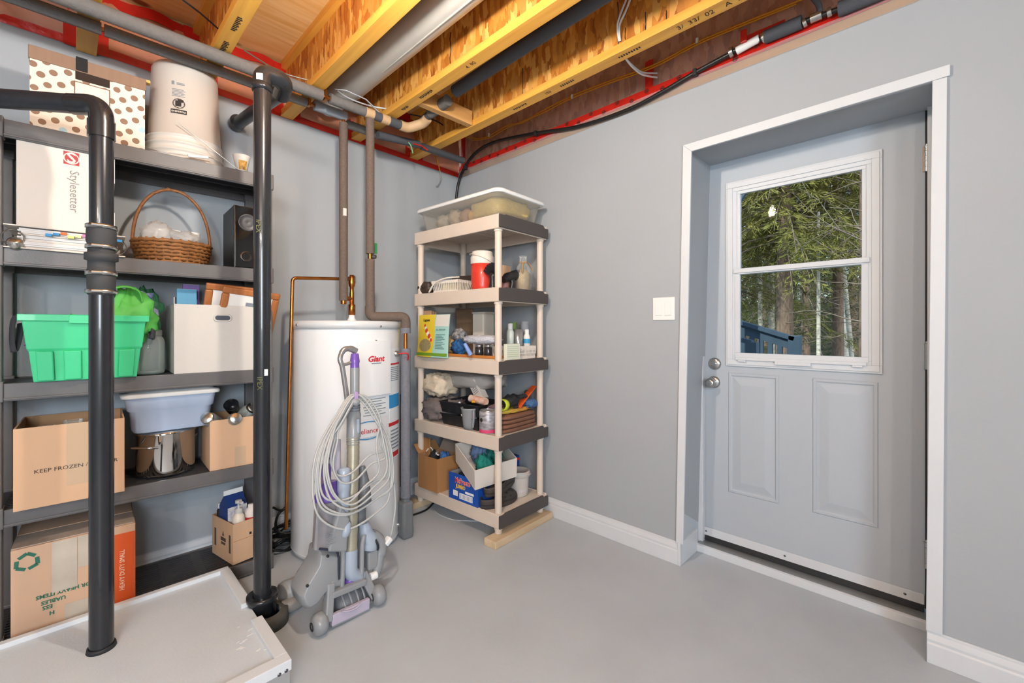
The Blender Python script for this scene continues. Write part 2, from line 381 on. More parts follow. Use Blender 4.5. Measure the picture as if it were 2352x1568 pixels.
for i in range(24):
    if s0 is None: s0 = obj('tape_emblem', sb, M_ink, TAPE); c = s0
    else: c = s0.copy(); COL.objects.link(c)
    c.location = (-.0035, -.10-.085*i, 2.349+.02*(i % 2))
# pink film and red tape in the joist pockets along the back wall
b = B(); b.grid(lambda u, v: (u*XW+.0, .012-.022*max(0, noise.noise(Vector((u*34, v*2.5, 1))))-.05*math.sin(v*math.pi)*.5, 2.31+.04*u+v*(SZ-2.33)), 150, 10); o = obj('pocket_film', b, M_polyp, CEIL)
b = B(); b.grid(lambda u, v: (u*XW, -.003-.005*abs(noise.noise(Vector((u*60, v*3, 7))))-.004*v, 2.300+.045*min(1, u*2.2)+v*.034), 150, 4); TB = obj('red_tape', b, M_tape, CEIL)
b = B(); b.grid(lambda u, v: (u*XW, -.012-.004*noise.noise(Vector((u*50, v*3, 3))), SZ-.052+v*.05-.02*math.sin(u*60)**2), 150, 4); o = obj('red_tape', b, M_tape, CEIL)
b = B()
rt = None
for i, x in enumerate(JX[:6]):
    for s_ in (-1, 1):
        if rt is None:
            b = B(); b.grid(lambda u, v: ((u-.5)*.05, -.006-.006*noise.noise(Vector((u*5, v*9, 2))), v*.28), 4, 8); rt = obj('red_tape', b, M_tape, CEIL); c = rt
        else: c = rt.copy(); COL.objects.link(c)
        c.location = (x+s_*.045, -.008, JZ+.008)
# wood block between two joists carrying the grey pipe
b = B(); q = P(1030, 262, z=JZ+.02).y; b.box(JX[1]+.034, JX[0]-.034, q-.02, q+.02, JZ+.004, JZ+.088); o = obj('blocking', b, wood('blocking_wood', '#d6a466', '#b98648', (2, 20, 20)), CEIL, bev=.002)
# ------------------------------------------------------------------ baseboard, casing
def base_prof(d=.014): return [(0, 0), (-d, 0), (-d, .066), (-d*.75, .072), (-d*.85, .082), (-d*.45, .10), (-d*.45, .108), (0, .11)]
b = B(); b.prism(base_prof(), 'y', 0, -1.712); b.prism([(.2, 0), (-.014, 0), (-.014, .11), (.2, .11)], 'y', -1.712, -1.7265); struct('baseboard_right', b, M_trim, bev=.002)
b = B(); b.prism(base_prof(), 'y', -2.588, YW); struct('baseboard_right', b, M_trim, bev=.002)
b = B(); b.M = Matrix.Rotation(math.pi/2, 4, 'Z'); b.prism([(-p[0]*-1, p[1]) for p in base_prof()], 'y', 0, 4.3); struct('baseboard_back', b, M_trim)
# casing boards
def quad_prism(p4, x0, x1):
    b = B(); b.prism(p4, 'x', x0, x1); return b
o = struct('trim_1', quad_prism([(-1.703, .108), (-1.738, .108), (-1.779, 1.99), (-1.738, 2.03)], -.012, 0), M_trim, bev=.002)
o = struct('trim_2', quad_prism([(-2.586, .108), (-2.627, .108), (-2.638, 1.995), (-2.602, 1.995)], -.012, 0), M_trim, bev=.002)
o = struct('trim_3', quad_prism([(-1.738, 2.03), (-1.779, 1.99), (-2.606, 1.995), (-2.645, 1.997), (-2.645, 2.034)], -.013, 0), M_trim, bev=.002)
# ------------------------------------------------------------------ the door
XS = .283                                                       # room face of the slab
DL, DR, DB, DT = -1.7226, -2.580, .045, 2.015
b = B()
b.prism([(-1.70, .02), (-1.70, 2.034), (-1.733, 2.034), (-1.733, .02)], 'x', .246, .279)
b.prism([(-2.60, .02), (-2.60, 2.03), (-2.586, 2.03), (-2.586, .02)], 'x', .245, .36)
b.prism([(-1.70, 2.012), (-1.70, 2.05), (-2.61, 2.05), (-2.61, 2.012)], 'x', .246, .279); b.box(.279, .36, -2.61, -1.70, 2.026, 2.06); b.box(.279, .36, -1.72, -1.69, .0, 2.03)
FR = struct('trim_4', b, M_trim, bev=.003)
b = B(); HX = [(0, 1, 2, 3), (7, 6, 5, 4), (0, 4, 5, 1), (1, 5, 6, 2), (2, 6, 7, 3), (3, 7, 4, 0)]
b.add([(.002, -1.708, 0), (.002, -1.7145, 0), (.26, -1.711, 0), (.26, -1.695, 0), (.002, -1.7585, 2.006), (.002, -1.764, 2.0), (.26, -1.711, 2.04), (.26, -1.695, 2.05)], HX)   # crooked side reveal
b.prism([(-2.592, 0), (-2.61, 2.01), (-2.604, 2.01), (-2.588, 0)], 'x', .0, .26)
b.add([(0, -1.75, 2.0), (0, -2.61, 2.0), (.247, -2.61, 2.036), (.247, -1.70, 2.036), (0, -1.75, 2.02), (0, -2.61, 2.02), (.26, -2.61, 2.06), (.26, -1.70, 2.06)], [(0, 1, 2, 3), (7, 6, 5, 4), (0, 4, 5, 1), (1, 5, 6, 2), (2, 6, 7, 3), (3, 7, 4, 0)])
struct('trim_5', b, mat('reveal_paint', '#bcc4cb', .5))
# side baseboard return is part of the reveal
b = B(); b.box(.2, .40, -2.61, -1.70, 0, .02); b.prism([(.19, 0), (.205, 0), (.205, .038), (.19, .034)], 'y', -2.60, -1.715); SILL = struct('trim_6', b, M_trim, bev=.002)
b = B(); b.prism([(.205, .018), (.33, .018), (.33, .030), (.205, .036)], 'y', -2.59, -1.72); o = obj('threshold', b, mat('brushed_aluminium', '#aaacac', .4, metal=.7), SILL)
DOOR = bpy.data.objects.new('door_1', None); COL.objects.link(DOOR); DOOR['kind'] = 'structure'; DOOR['label'] = 'grey painted half-glass exterior door with two raised panels'
# slab with the window hole
a = P(1669, 424, x=XS); d_ = P(2026, 860, x=XS); c_ = P(2028, 340, x=XS); e_ = P(1668, 838, x=XS)
WL, WRr = (a.y+e_.y)/2, (c_.y+d_.y)/2; WTp, WB = (a.z+c_.z)/2, (e_.z+d_.z)/2
h = .025                                                        # hole is inset from the trim
b = B()
b.box(XS, XS+.045, DL, WL-h, DB, DT) if False else None
b.box(XS, XS+.045, WL-h, DL, DB, DT); b.box(XS, XS+.045, DR, WRr+h, DB, DT)
b.box(XS, XS+.045, WRr+h, WL-h, WTp-h, DT); b.box(XS, XS+.045, WRr+h, WL-h, DB, WB+h)
SLAB = obj('slab', b, M_door, DOOR)
# raised panels
for (x0, y0, x1, y1) in ((1673, 912, 1790, 1170), (1866, 932, 2018, 1215)):
    p0, p1 = P(x0, y0, x=XS), P(x1, y1, x=XS); ya, yb = p0.y, p1.y; z1, z0 = p0.z-.0, p1.z
    z0, z1 = .315, .925
    g = B(); X0 = XS
    def rq(m, x): return [(x, ya-m, z0+m), (x, yb+m, z0+m), (x, yb+m, z1-m), (x, ya-m, z1-m)]
    loops = [rq(0, X0), rq(.004, X0-.005), rq(.013, X0-.005), rq(.019, X0+.0005), rq(.03, X0-.001), rq(.058, X0-.007), rq(.062, X0-.0075)]
    vs = sum(loops, []); fs = []
    for k in range(len(loops)-1):
        for i in range(4): fs.append((k*4+i, k*4+(i+1) % 4, (k+1)*4+(i+1) % 4, (k+1)*4+i))
    fs.append(tuple(len(vs)-4+i for i in range(4))); g.add(vs, fs); obj('raised_panel', g, M_door, DOOR)
# window insert: outer frame, two sashes, glass, latch bar
b = B(); b.M = face((XS, 0, 0), (0, -1, 0), (0, 0, 1)) @ Matrix.Rotation(-math.pi/2, 4, 'X')
# local: x = -y world, z = up, y = depth (into door)
def yz(): return
def fr(b, ya, yb, za, zb, w, xa, xb):
    b.box(xa, xb, yb, ya, za, za+w); b.box(xa, xb, yb, ya, zb-w, zb); b.box(xa, xb, ya-w, ya, za+w, zb-w); b.box(xa, xb, yb, yb+w, za+w, zb-w)
b = B(); fr(b, WL, WRr, WB, WTp, .034, XS-.010, XS+.0); fr(b, WL-.008, WRr+.008, WB+.008, WTp-.008, .026, XS-.016, XS-.008)
WF = obj('window_frame', b, M_trim, DOOR, bev=.002)
gl = (P(1700, 440, x=XS).y+P(1692, 806, x=XS).y)/2; gr = P(1992, 600, x=XS).y
gt = (P(1700, 440, x=XS).z+P(1990, 382, x=XS).z)/2; gb = (P(1698, 806, x=XS).z+P(1990, 815, x=XS).z)/2
mid = (P(1840, 614, x=XS).z)
b = B(); fr(b, WL-.03, WRr+.03, WB+.03, WTp-.03, .022, XS-.010, XS+.012)
fr(b, WL-.05, WRr+.05, mid-.012, WTp-.05, .017, XS-.004, XS+.016); o = obj('upper_sash', b, M_trim, WF, bev=.002)
b = B(); fr(b, WL-.044, WRr+.044, WB+.044, mid+.014, .024, XS-.014, XS+.006); b.box(XS-.022, XS-.006, WRr+.04, WL-.04, mid-.004, mid+.018); o = obj('lower_sash', b, M_trim, WF, bev=.002)
M_glass = clear('door_glass', '#f8fcfa', .01, .0, '#050606')
b = B(); b.box(XS+.012, XS+.015, WRr+.05, WL-.05, mid-.01, WTp-.05); o = obj('pane', b, M_glass, WF)
b = B(); b.box(XS-.006, XS-.003, WRr+.05, WL-.05, WB+.05, mid+.01); o = obj('pane', b, M_glass, WF)
b = B(); y0, y1 = WL-.05, WRr+.05; zb = WB+.04
b.box(XS-.026, XS-.010, y1, y0, zb-.008, zb+.006); b.box(XS-.030, XS-.010, y0-.62*(y0-y1), y0-.34*(y0-y1), zb-.022, zb-.006)
for yy in (y0-.03, y1+.03): b.box(XS-.028, XS-.012, yy-.018, yy+.018, zb-.016, zb-.008)
o = obj('latch_bar', b, M_trim, WF, bev=.002)
# locks
for (px, py, kind) in ((1642, 835, 'deadbolt'), (1640, 877, 'door_knob')):
    p = P(px, py, x=XS); b = B()
    b.lathe([(.0, .012), (.024, .012), (.031, .006), (.032, 0)], (XS, p.y, p.z), axis=(-1, 0, 0))
    k = obj(kind, b, M_steel, DOOR); lab(k, 'satin nickel '+('thumb turn deadbolt' if kind == 'deadbolt' else 'round door knob'))
    b = B()
    if kind == 'deadbolt':
        b.lathe([(.016, .012), (.016, .016), (0, .016)], (XS, p.y, p.z), axis=(-1, 0, 0)); b.bar((XS-.023, p.y+.014, p.z-.004), (XS-.023, p.y-.014, p.z+.004), .008, .012, up=(1, 0, 0)); obj('thumb_turn', b, M_steel, k, bev=.002)
    else:
        b.lathe([(.012, .010), (.011, .028), (.022, .040), (.026, .055), (.022, .068), (.012, .071), (0, .071)], (XS, p.y, p.z), axis=(-1, 0, 0)); b.bar((XS-.075, p.y+.006, p.z), (XS-.075, p.y-.006, p.z), .003, .006, up=(1, 0, 0)); obj('knob', b, M_steel, k)
b = B(); p = P(1606, 872, x=.26); b.box(.262, .285, DL-.001, DL+.004, p.z-.03, p.z+.03); o = obj('strike_plate', b, M_steel, DOOR)
# hinges
h0 = None
for py in (364, 819, 1276):
    p = P(2129, py, x=XS-.01)
    if h0 is None:
        b = B()
        for k in range(5): b.cyl((0, 0, -.05+.0205*k), (0, 0, -.05+.0205*k+.019), .0075, n=12)
        b.lathe([(.0, .062), (.004, .06), (.006, .052), (.004, .051)], n=10); b.box(0, .012, -.012, .012, -.048, .05); h0 = obj('hinge', b, M_steel, DOOR); c = h0
    else: c = h0.copy(); COL.objects.link(c)
    c.location = (XS-.008, DR-.004, p.z)
# kick rail, sweep and screws
b = B(); b.box(XS-.006, XS, DR+.003, DL-.003, DB+.012, DB+.055); KR = obj('bottom_rail', b, M_trim, DOOR, bev=.002)
b = B(); b.prism([(XS-.012, .036), (XS+.03, .036), (XS+.03, .06), (XS-.006, .06)], 'y', DR+.003, DL-.003); o = obj('door_sweep', b, M_dark, DOOR)
s0 = None
for t in (.02, .44, .93):
    if s0 is None: b = B(); b.lathe([(0, .0025), (.004, .002), (.005, 0)], axis=(-1, 0, 0), n=10); s0 = obj('screw', b, mat('screw_steel', '#77777a', .4, metal=1.), KR); c = s0
    else: c = s0.copy(); COL.objects.link(c)
    c.location = (XS-.006, DL+(DR-DL)*t, DB+.035)
b = B(); b.box(XS-.004, XS+.02, DR-.006, DR+.001, DB, DT); b.box(XS-.004, XS+.02, DR, DL, DT, DT+.008); b.box(XS-.003, XS+.02, DL, DL+.004, DB, DT); o = obj('weatherstrip', b, M_dark, DOOR)
# light switch
sw = thing('light_switch', 'white double rocker light switch on the grey wall beside the door', 'switch', P(1525, 709, x=0))
b = B(); b.box(-.006, 0, -.057, .057, -.057, .057); o = obj('cover_plate', b, M_plate, sw, bev=.003)
for yy in (-.024, .024):
    b = B(); b.prism([(-.0065, -.034), (-.0095, -.032), (-.0075, .032), (-.0065, .034)], 'y', yy-.017, yy+.017); o = obj('rocker', b, M_plate, sw, bev=.001)
sw.location.x = 0

# ================================================================== the lamp (just out of frame, seen mirrored in the door glass)
LP = (-1.53, -1.60, 2.22)
lamp = thing('ceiling_lamp', 'bare warm light bulb in a white ceiling holder', 'lamp', (LP[0], LP[1], 2.25))
b = B(); b.cyl((0, 0, -.002), (0, 0, SZ-2.25), .004, n=8); o = obj('cord', b, M_plate, lamp)
b = B(); b.lathe([(.0, .0), (.055, 0), (.055, -.02), (.035, -.045), (.022, -.05), (.0, -.05)]); o = obj('lamp_holder', b, M_plate, lamp)
b = B(); b.lathe([(.012, -.05), (.014, -.07), (.028, -.095), (.031, -.115), (.022, -.138), (0, -.146)]); o = obj('bulb', b, mat('bulb_glass', '#ffeed8', .4, emit=870.), lamp); MATS['bulb_glass'].node_tree.nodes['Principled BSDF'].inputs['Emission Color'].default_value = (1, .895, .78, 1)
# added fill bulbs, unseen behind the photographer: copies of the lamp that brighten the room
for (x, y) in ((-3.45, -3.9), (-3.95, -3.3)):
    c = copy_tree(lamp, label='added fill bulb in a white holder, unseen behind the photographer', group='added fill bulbs'); c.location = (x, y, 2.25)
# ================================================================== pipes under the ceiling
def run(name, label, cat='pipe', loc=(0, 0, 0), group=None): return thing(name, label, cat, loc, group=group)
# lower insulated line, nearest the back wall
yl, zl, rl = -.31, JZ-.026, .0225
xV1 = P(789, 300, y=yl).x; xV2 = P(849, 300, y=-.44).x
PL = run('insulated_pipe', 'slim grey foam covered water pipe running under the joists nearest the back wall', loc=(xV1, yl, zl))
def sec(parent, a, c, r, m, name='foam_sleeve', n=18): b = B(); b.cyl(a, c, r, n=n); return obj(name, b, m, parent, world=True)
o = sec(PL, (XW, yl, zl), (xV1-.01, yl, zl), .009, M_copper, 'copper_pipe', 12)
xb1 = P(235, 76, z=zl).x; xb2 = P(696, 250, z=zl).x; xb3 = P(708, 255, z=zl).x; xb4 = P(776, 282, z=zl).x
sec(PL, (XW, yl, zl), (xb1-.004, yl, zl), rl, M_foam); sec(PL, (xb1+.004, yl, zl), (xb2-.012, yl, zl), rl, M_foam)
o = sec(PL, (xb3, yl, zl), (xb4, yl, zl), rl+.002, mat('pale_blue_grey_foam', '#8d949d', .8, bump=.2, bscale=140)); lab(o, 'pale blue grey foam sleeve')
b = B(); b.box(xb2-.006, xb2+.006, yl-.014, yl+.014, zl-.014, JZ-.003); obj('pipe_clip', b, M_copper, PL, world=True)
sec(PL, (-.98, yl+.09, zl+.005), (-.74, yl+.09, zl+.005), rl+.001, M_foam)
# V1: drop from the lower line to the heater
V1z0 = P(786, 690, y=yl).z
V1 = run('insulated_pipe', 'brown foam covered pipe dropping beside the copper tee of the water heater', loc=(xV1, yl, V1z0))
b = B(); b.tube(bend([(xV1-.03, yl, zl), (xV1, yl, zl), (xV1, yl, zl-.05)], .02), .0095, 12); obj('copper_elbow', b, M_copper, V1, world=True)
b = B(); b.cyl((xV1, yl, V1z0), (xV1, yl, zl-.04), .0225, n=20); obj('foam_sleeve', b, M_foamb, V1, world=True)
zz = P(786, 488, y=yl).z; b = B(); b.box(xV1-.012, xV1+.006, yl-.0245, yl-.019, zz-.02, zz+.02); obj('paper_label', b, mat('paper_label', '#d8d2c8', .7), V1, world=True)
# upper insulated line
yu, zu, ru = -.445, JZ-.032, .027
xe = P(925, 300, z=zu).x
PU = run('insulated_pipe', 'thick grey foam covered pipe under the joists ending in a tan taped elbow', loc=(xe, yu, zu))
xc0, xc1 = P(728, 230, z=zu).x, P(746, 236, z=zu).x
xt = [P(x_, 0, z=zu+9).x for x_ in ()]
sec(PU, (XW, yu, zu), (xc0, yu, zu), ru, M_foam); sec(PU, (xc0-.01, yu, zu), (xc1+.01, yu, zu), .011, M_copper, 'copper_pipe', 12)
b = B(); b.box(xc0+.008, xc0+.022, yu-.018, yu+.018, zu-.02, JZ-.003); obj('pipe_clip', b, M_copper, PU, world=True)
def ux(px): return P(px, 232+(px-735)*.358, z=zu).x
segs = [(746, 827, M_foam, ru-.002), (827, 846, M_tan, ru-.001), (846, 864, M_foamd, ru-.003), (864, 882, M_tan, ru-.002), (882, 908, M_foamd, ru-.003)]
for (p0, p1, m, r) in segs: sec(PU, (ux(p0), yu, zu), (ux(p1), yu, zu), r, m, 'tape_band' if m is M_tan else 'foam_sleeve')
xg = -.655
b = B(); b.tube(bend([(ux(908), yu, zu), (xe+.005, yu, zu), (xg+.0, yu-.06, zu+.03), (xg, yu-.1, zu+.045)], .03), ru, 16); o = obj('tape_elbow', b, M_tan, PU, world=True)
pa = [(xg, -.50, 2.345), (xg, -.58, 2.362)]
b = B(); b.tube(pa, .022, 14); obj('foam_sleeve', b, M_foamd, PU, world=True)
b = B(); b.tube([(xg, -.575, 2.362), (xg, -.735, 2.376)], .030, 18); obj('foam_sleeve', b, M_foam, PU, world=True)
PG = run('insulated_pipe', 'dark grey foam covered pipe running along the joist bay past the wood block', loc=(xg, -.80, 2.40))
b = B(); b.tube([(xg, -.80, 2.40), (xg+.005, -1.5, 2.42), (xg, -2.4, 2.43), (xg, YW, 2.43)], .032, 20); obj('foam_sleeve', b, M_foamd, PG, world=True)
# V2 and the bent sleeve towards the corner of the heater
V3 = Vector((-.782, -.52, 0)); zh = P(845, 727, y=yu).z
V2 = run('insulated_pipe', 'brown foam covered pipe with green handled valve bending over the water heater top', loc=(xV2, yu, zh))
zv0, zv1 = P(846, 595, y=yu).z, P(846, 582, y=yu).z
b = B(); b.cyl((xV2, yu, zv1), (xV2, yu, zu-.03), .0225, n=20); obj('foam_sleeve', b, M_foamb, V2, world=True)
b = B(); b.cyl((xV2, yu, zv0-.01), (xV2, yu, zu-.024), .0125, n=14); obj('copper_pipe', b, M_copper, V2, world=True)
b = B(); b.cyl((xV2+.01, yu-.01, zv0+.014), (xV2+.02, yu-.025, zv0+.014), .011, n=12); k = obj('valve', b, M_steel, V2, world=True)
b = B(); b.box(xV2+.014, xV2+.026, yu-.03, yu-.022, zv0+.03, zv0+.085); o = obj('valve_handle', b, mat('green_vinyl', '#2f7a45', .5), k, world=True); lab(o, 'green lever handle')
zsp = P(845, 705, y=yu).z
b = B(); b.cyl((xV2, yu, zsp), (xV2, yu, zv0), .0235, n=20); obj('foam_sleeve', b, M_foamb, V2, world=True)
b = B(); b.tube(bend([(xV2, yu, zsp+.005), (xV2, yu, zh+.0), (V3.x, V3.y, zh+.002), (V3.x, V3.y, zh-.08)], .03, 8), .0265, 18); obj('foam_elbow', b, M_foamb, V2, world=True)
# V3: cold feed down to the bottom of the heater
zt, zm0, zm1 = P(932, 765, d=2.405).z, P(932, 800, d=2.405).z, P(932, 1140, d=2.405).z
VC = run('insulated_pipe', 'blue grey foam covered pipe standing on the floor beside the water heater', loc=(V3.x, V3.y, 0))
b = B(); b.cyl((V3.x, V3.y, .05), (V3.x, V3.y, zh-.06), .011, n=14); obj('copper_pipe', b, M_copper, VC, world=True)
b = B(); b.cyl((V3.x, V3.y, zt), (V3.x, V3.y, zh-.06), .0285, n=18); obj('foam_sleeve', b, mat('blue_grey_foam', '#7a7c84', .85, var=.15, scale=60, bump=.3, bscale=150), VC, world=True)
b = B(); b.cyl((V3.x, V3.y, zm1), (V3.x, V3.y, zm0), .0265, n=18); obj('foam_sleeve', b, MATS['blue_grey_foam'], VC, world=True)
b = B(); b.box(V3.x-.032, V3.x+.032, V3.y-.032, V3.y+.032, .0, zm1-.02); b.box(V3.x-.02, V3.x+.02, V3.y-.02, V3.y+.02, zm1-.03, zm1+.0); o = obj('foam_block', b, mat('grey_foam_block', '#717476', .85, bump=.3, bscale=100), VC, world=True, bev=.012)
b = B(); b.cyl((V3.x, V3.y, .07), (V3.x-.07, V3.y+.07, .07), .015, n=12); obj('drain_stub', b, M_steel, VC, world=True)
# round duct between joists
DU = run('round_duct', 'round galvanised ventilation duct running between two joists', 'duct', (-1.022, -.3, 2.45))
b = B(); b.tube([(-1.022, -.36, 2.46), (-1.022, -2.0, 2.465), (-1.022, YW, 2.465)], .078, 26); obj('duct', b, M_galv, DU, world=True)
b = B(); b.tube([(-1.022, -.40, 2.46), (-1.022, -.36, 2.46), (-1.03, -.26, 2.45), (-1.04, -.10, 2.44)], [.074, .071, .069, .068], 22); k = obj('collar', b, M_galv, DU, world=True)
b = B(); b.tube([(-1.022, -.70, 2.385), (-1.022, -2.0, 2.384), (-1.022, YW, 2.384)], .004, 6); obj('seam', b, M_galv, DU, world=True)
# strap hanger of the duct
pts = [P(770, 205, z=2.37), P(795, 208, z=2.36), P(840, 228, z=2.36), P(870, 258, z=2.35), P(886, 272, z=2.34)]
b = B(); b.tube(pts, .006, 6, flat=.35); o = obj('strap', b, mat('pale_strap', '#cfd3da', .5), DU, world=True)
pts = [P(775, 207, z=2.37), P(800, 225, z=2.37), P(850, 243, z=2.37), P(890, 250, z=2.37)]
b = B(); b.tube(spline(pts, 4), .004, 6); o = obj('strap', b, MATS['pale_strap'], DU, world=True)
# black stub pipe in the corner
ys = -.31
SP = run('pipe_stub', 'capped dark plastic pipe stub with red tag near the corner', loc=P(1000, 346, y=ys))
q0, q1 = P(868, 310, y=ys), P(962, 332, y=ys)
b = B(); b.cyl(q0, q1, .022, n=16); obj('pipe', b, M_foamd, SP, world=True)
b = B(); b.cyl(q1, P(968, 336, y=ys), .016, n=12); b.cyl(P(968, 336, y=ys), P(1064, 369, y=ys), .0215, n=16); obj('pipe_end', b, mat('dark_grey_pvc', '#45474b', .5), SP, world=True)
q = P(955, 333, y=ys-.025); b = B(); b.tube([P(950, 330, y=ys-.024), P(968, 335, y=ys-.026), P(982, 345, y=ys-.026)], .007, 8, flat=.5); obj('red_tag', b, M_tape, SP, world=True)
b = B(); b.tube(spline([P(938, 327, y=ys-.025), P(944, 335, y=ys-.03), P(948, 352, y=ys-.02)], 4), .004, 6); obj('green_tie', b, mat('green_cord', '#6fae7c', .6), SP, world=True)
# ------------------------------------------------------------------ lines along the door wall
def wire(name, label, pts, x, r, m, cat='cable', n=7, sm=6):
    p = [P(a, c, x=(x if not callable(x) else x(a))) for a, c in pts]; t = thing(name, label, cat, p[0])
    b = B(); b.tube(spline(p, sm), r, n); obj('line', b, m, t, world=True); return t
M_orange = mat('orange_cable', '#d7901c', .45)
t = wire('electric_cable', 'orange electric cable pinned along the rim board above the door', [(1062, 312), (1085, 317), (1105, 318), (1125, 311), (1168, 287), (1200, 282), (1245, 255), (1310, 222), (1400, 186), (1500, 150), (1600, 98), (1700, 56), (1830, 4), (1960, -50)], .004, .0045, M_orange)
b = B(); b.tube(spline([P(x_, y_+5, x=.002) for x_, y_ in ((1085, 317), (1125, 311), (1168, 287), (1245, 255), (1310, 222), (1400, 186), (1500, 150), (1600, 98), (1700, 56), (1830, 4))], 5), .004, 6); obj('second_line', b, M_orange, t, world=True)
for (x_, y_) in ((1123, 309), (1314, 221), (1601, 92)):
    q = P(x_, y_, x=.0); b = B(); b.box(q.x-.004, q.x+.006, q.y-.005, q.y+.005, q.z-.013, q.z+.009); obj('cable_clip', b, M_plate, t, world=True)
M_pex = mat('black_pex', '#1c1b1c', .38)
t = thing('black_water_pipe', 'flexible black water pipe curving down from the rim into the corner behind the tote', 'pipe', P(1048, 470, x=-.03))
pp = [(1046, 480), (1048, 455), (1052, 425), (1062, 395), (1082, 362), (1110, 338), (1150, 322), (1230, 306), (1330, 290), (1440, 253), (1520, 212), (1600, 165), (1680, 122)]
b = B(); b.tube(spline([P(a, c, x=-.022) for a, c in pp], 6), .0105, 10); obj('pipe', b, M_pex, t, world=True)
for (x_, y_) in ((1069, 384), (1231, 306), (1597, 166)):
    q = P(x_, y_, x=-.022); b = B(); b.box(q.x-.014, q.x+.016, q.y-.009, q.y+.009, q.z-.016, q.z+.014); obj('pipe_clamp', b, M_dark, t, world=True, bev=.003)
t = thing('ball_valve', 'white plastic ball valve with red lever in the pipe above the door', 'valve', P(1715, 103, x=-.022))
def ps(a, c): return P(a, c, x=-.022)
b = B(); b.cyl(ps(1692, 117), ps(1744, 88), .0165, n=14); obj('valve_body', b, M_plate, t, world=True)
for (a, c, d_, e_2) in ((1676, 122, 1684, 118), (1750, 89, 1758, 84)): b = B(); b.cyl(ps(a, c), ps(d_, e_2), .021, n=14); obj('crimp_ring', b, M_steel, t, world=True)
b = B(); b.cyl(ps(1680, 120), ps(1755, 86), .0115, n=12); obj('barb', b, M_pex, t, world=True)
q = ps(1712, 97); b = B(); b.box(q.x-.03, q.x-.014, q.y-.012, q.y+.012, q.z-.012, q.z+.042); obj('red_lever', b, M_tape, t, world=True, bev=.004)
t = thing('insulated_pipe', 'dark grey foam sleeve on the water line beyond the white valve', 'pipe', ps(1800, 66))
b = B(); b.cyl(ps(1757, 86), ps(1842, 50), .026, n=18); obj('foam_sleeve', b, M_foamd, t, world=True)
b = B(); b.cyl(ps(1840, 52), ps(1930, 20), .0105, n=12); obj('pipe', b, M_pex, t, world=True)
for (a, c, d_, e_2) in ((1844, 55, 1852, 50), (1862, 44, 1888, 33), (1900, 31, 1910, 26)): b = B(); b.cyl(ps(a, c), ps(d_, e_2), .017, n=12); obj('crimp_ring', b, M_steel, t, world=True)
b = B(); b.cyl(ps(1926, 22), ps(2150, -70), .027, n=18); obj('foam_sleeve', b, M_foamd, t, world=True)
t = wire('water_tube', 'dark flexible tube joining the line between the grey foam sleeves', [(1884, 30), (1880, 10), (1866, -8), (1850, -30)], -.025, .011, mat('grey_tube', '#5d6066', .4), 'pipe')
M_wcab = mat('white_cable', '#dcdad6', .5)
q = JOIST[0]
t = thing('loose_cable', 'pair of white cables dropping down the face of the joist web', 'cable', P(1425, 90, x=-.42))
for dx in (0, 9): b = B(); b.tube(spline([P(1422+dx*.3, 95, x=-.412), P(1418+dx*.5, 60, x=-.43), P(1426+dx, 30, x=-.44), P(1438+dx, 0, x=-.45), P(1450+dx, -40, x=-.45)], 5), .0045, 7); obj('line', b, M_wcab, t, world=True)
t = thing('loose_cable', 'pair of white cables looping from the joist to the red taped rim', 'cable', P(1438, 136, x=-.36))
for dy in (0, 10): b = B(); b.tube(spline([P(1436, 133, x=-.37), P(1452, 150+dy*.3, x=-.26), P(1475, 166+dy*.5, x=-.12), P(1509, 168+dy, x=.01)], 6), .0045, 7); obj('line', b, M_wcab, t, world=True)
t = thing('strap_tail', 'loose strap end hanging orange then grey below the wall top', 'strap', P(1003, 365, y=-.03))
b = B(); b.tube(spline([P(1001, 358, y=-.04), P(1006, 375, y=-.035), P(1010, 392, y=-.03)], 4), .006, 6, flat=.3); obj('orange_end', b, M_orange, t, world=True)
b = B(); b.tube(spline([P(1010, 391, y=-.03), P(1012, 408, y=-.025), P(1009, 420, y=-.025), P(1003, 427, y=-.03)], 4), [.007]*12+[.012], 6, flat=.3); obj('grey_end', b, mat('grey_strap', '#9c9c9c', .5), t, world=True)
t = wire('hanger_wire', 'dark stiff wire slanting across the joist bay near the ceiling', [(415, 0), (450, 32), (490, 60), (535, 94)], None, .003, M_dark) if False else None
pts = [P(415, -4, z=2.45), P(460, 30, z=2.45), P(500, 65, z=2.44), P(536, 95, z=2.43)]
t = thing('hanger_wire', 'dark stiff wire slanting up through the joist bay', 'wire', pts[-1]); b = B(); b.tube(pts, .0035, 6); obj('line', b, M_dark, t, world=True)
pts = [P(560, 115, z=2.42), P(640, 163, z=2.42), P(700, 182, z=2.42), P(733, 188, z=2.42)]
t = thing('hanger_wire', 'pale grey wire bracing across to the joist web', 'wire', pts[-1]); b = B(); b.tube(spline(pts, 4), .0035, 6); obj('line', b, mat('grey_wire', '#8f8d8a', .4, metal=.6), t, world=True)
pts = [P(940, 262, z=2.45), P(985, 272, z=2.45), P(1010, 282, z=2.45), P(1030, 298, z=2.45)]
t = thing('black_wire', 'short black wire curling in the joist bay beside the pipe', 'wire', pts[-1]); b = B(); b.tube(spline(pts, 4), .004, 6); obj('line', b, M_dark, t, world=True)

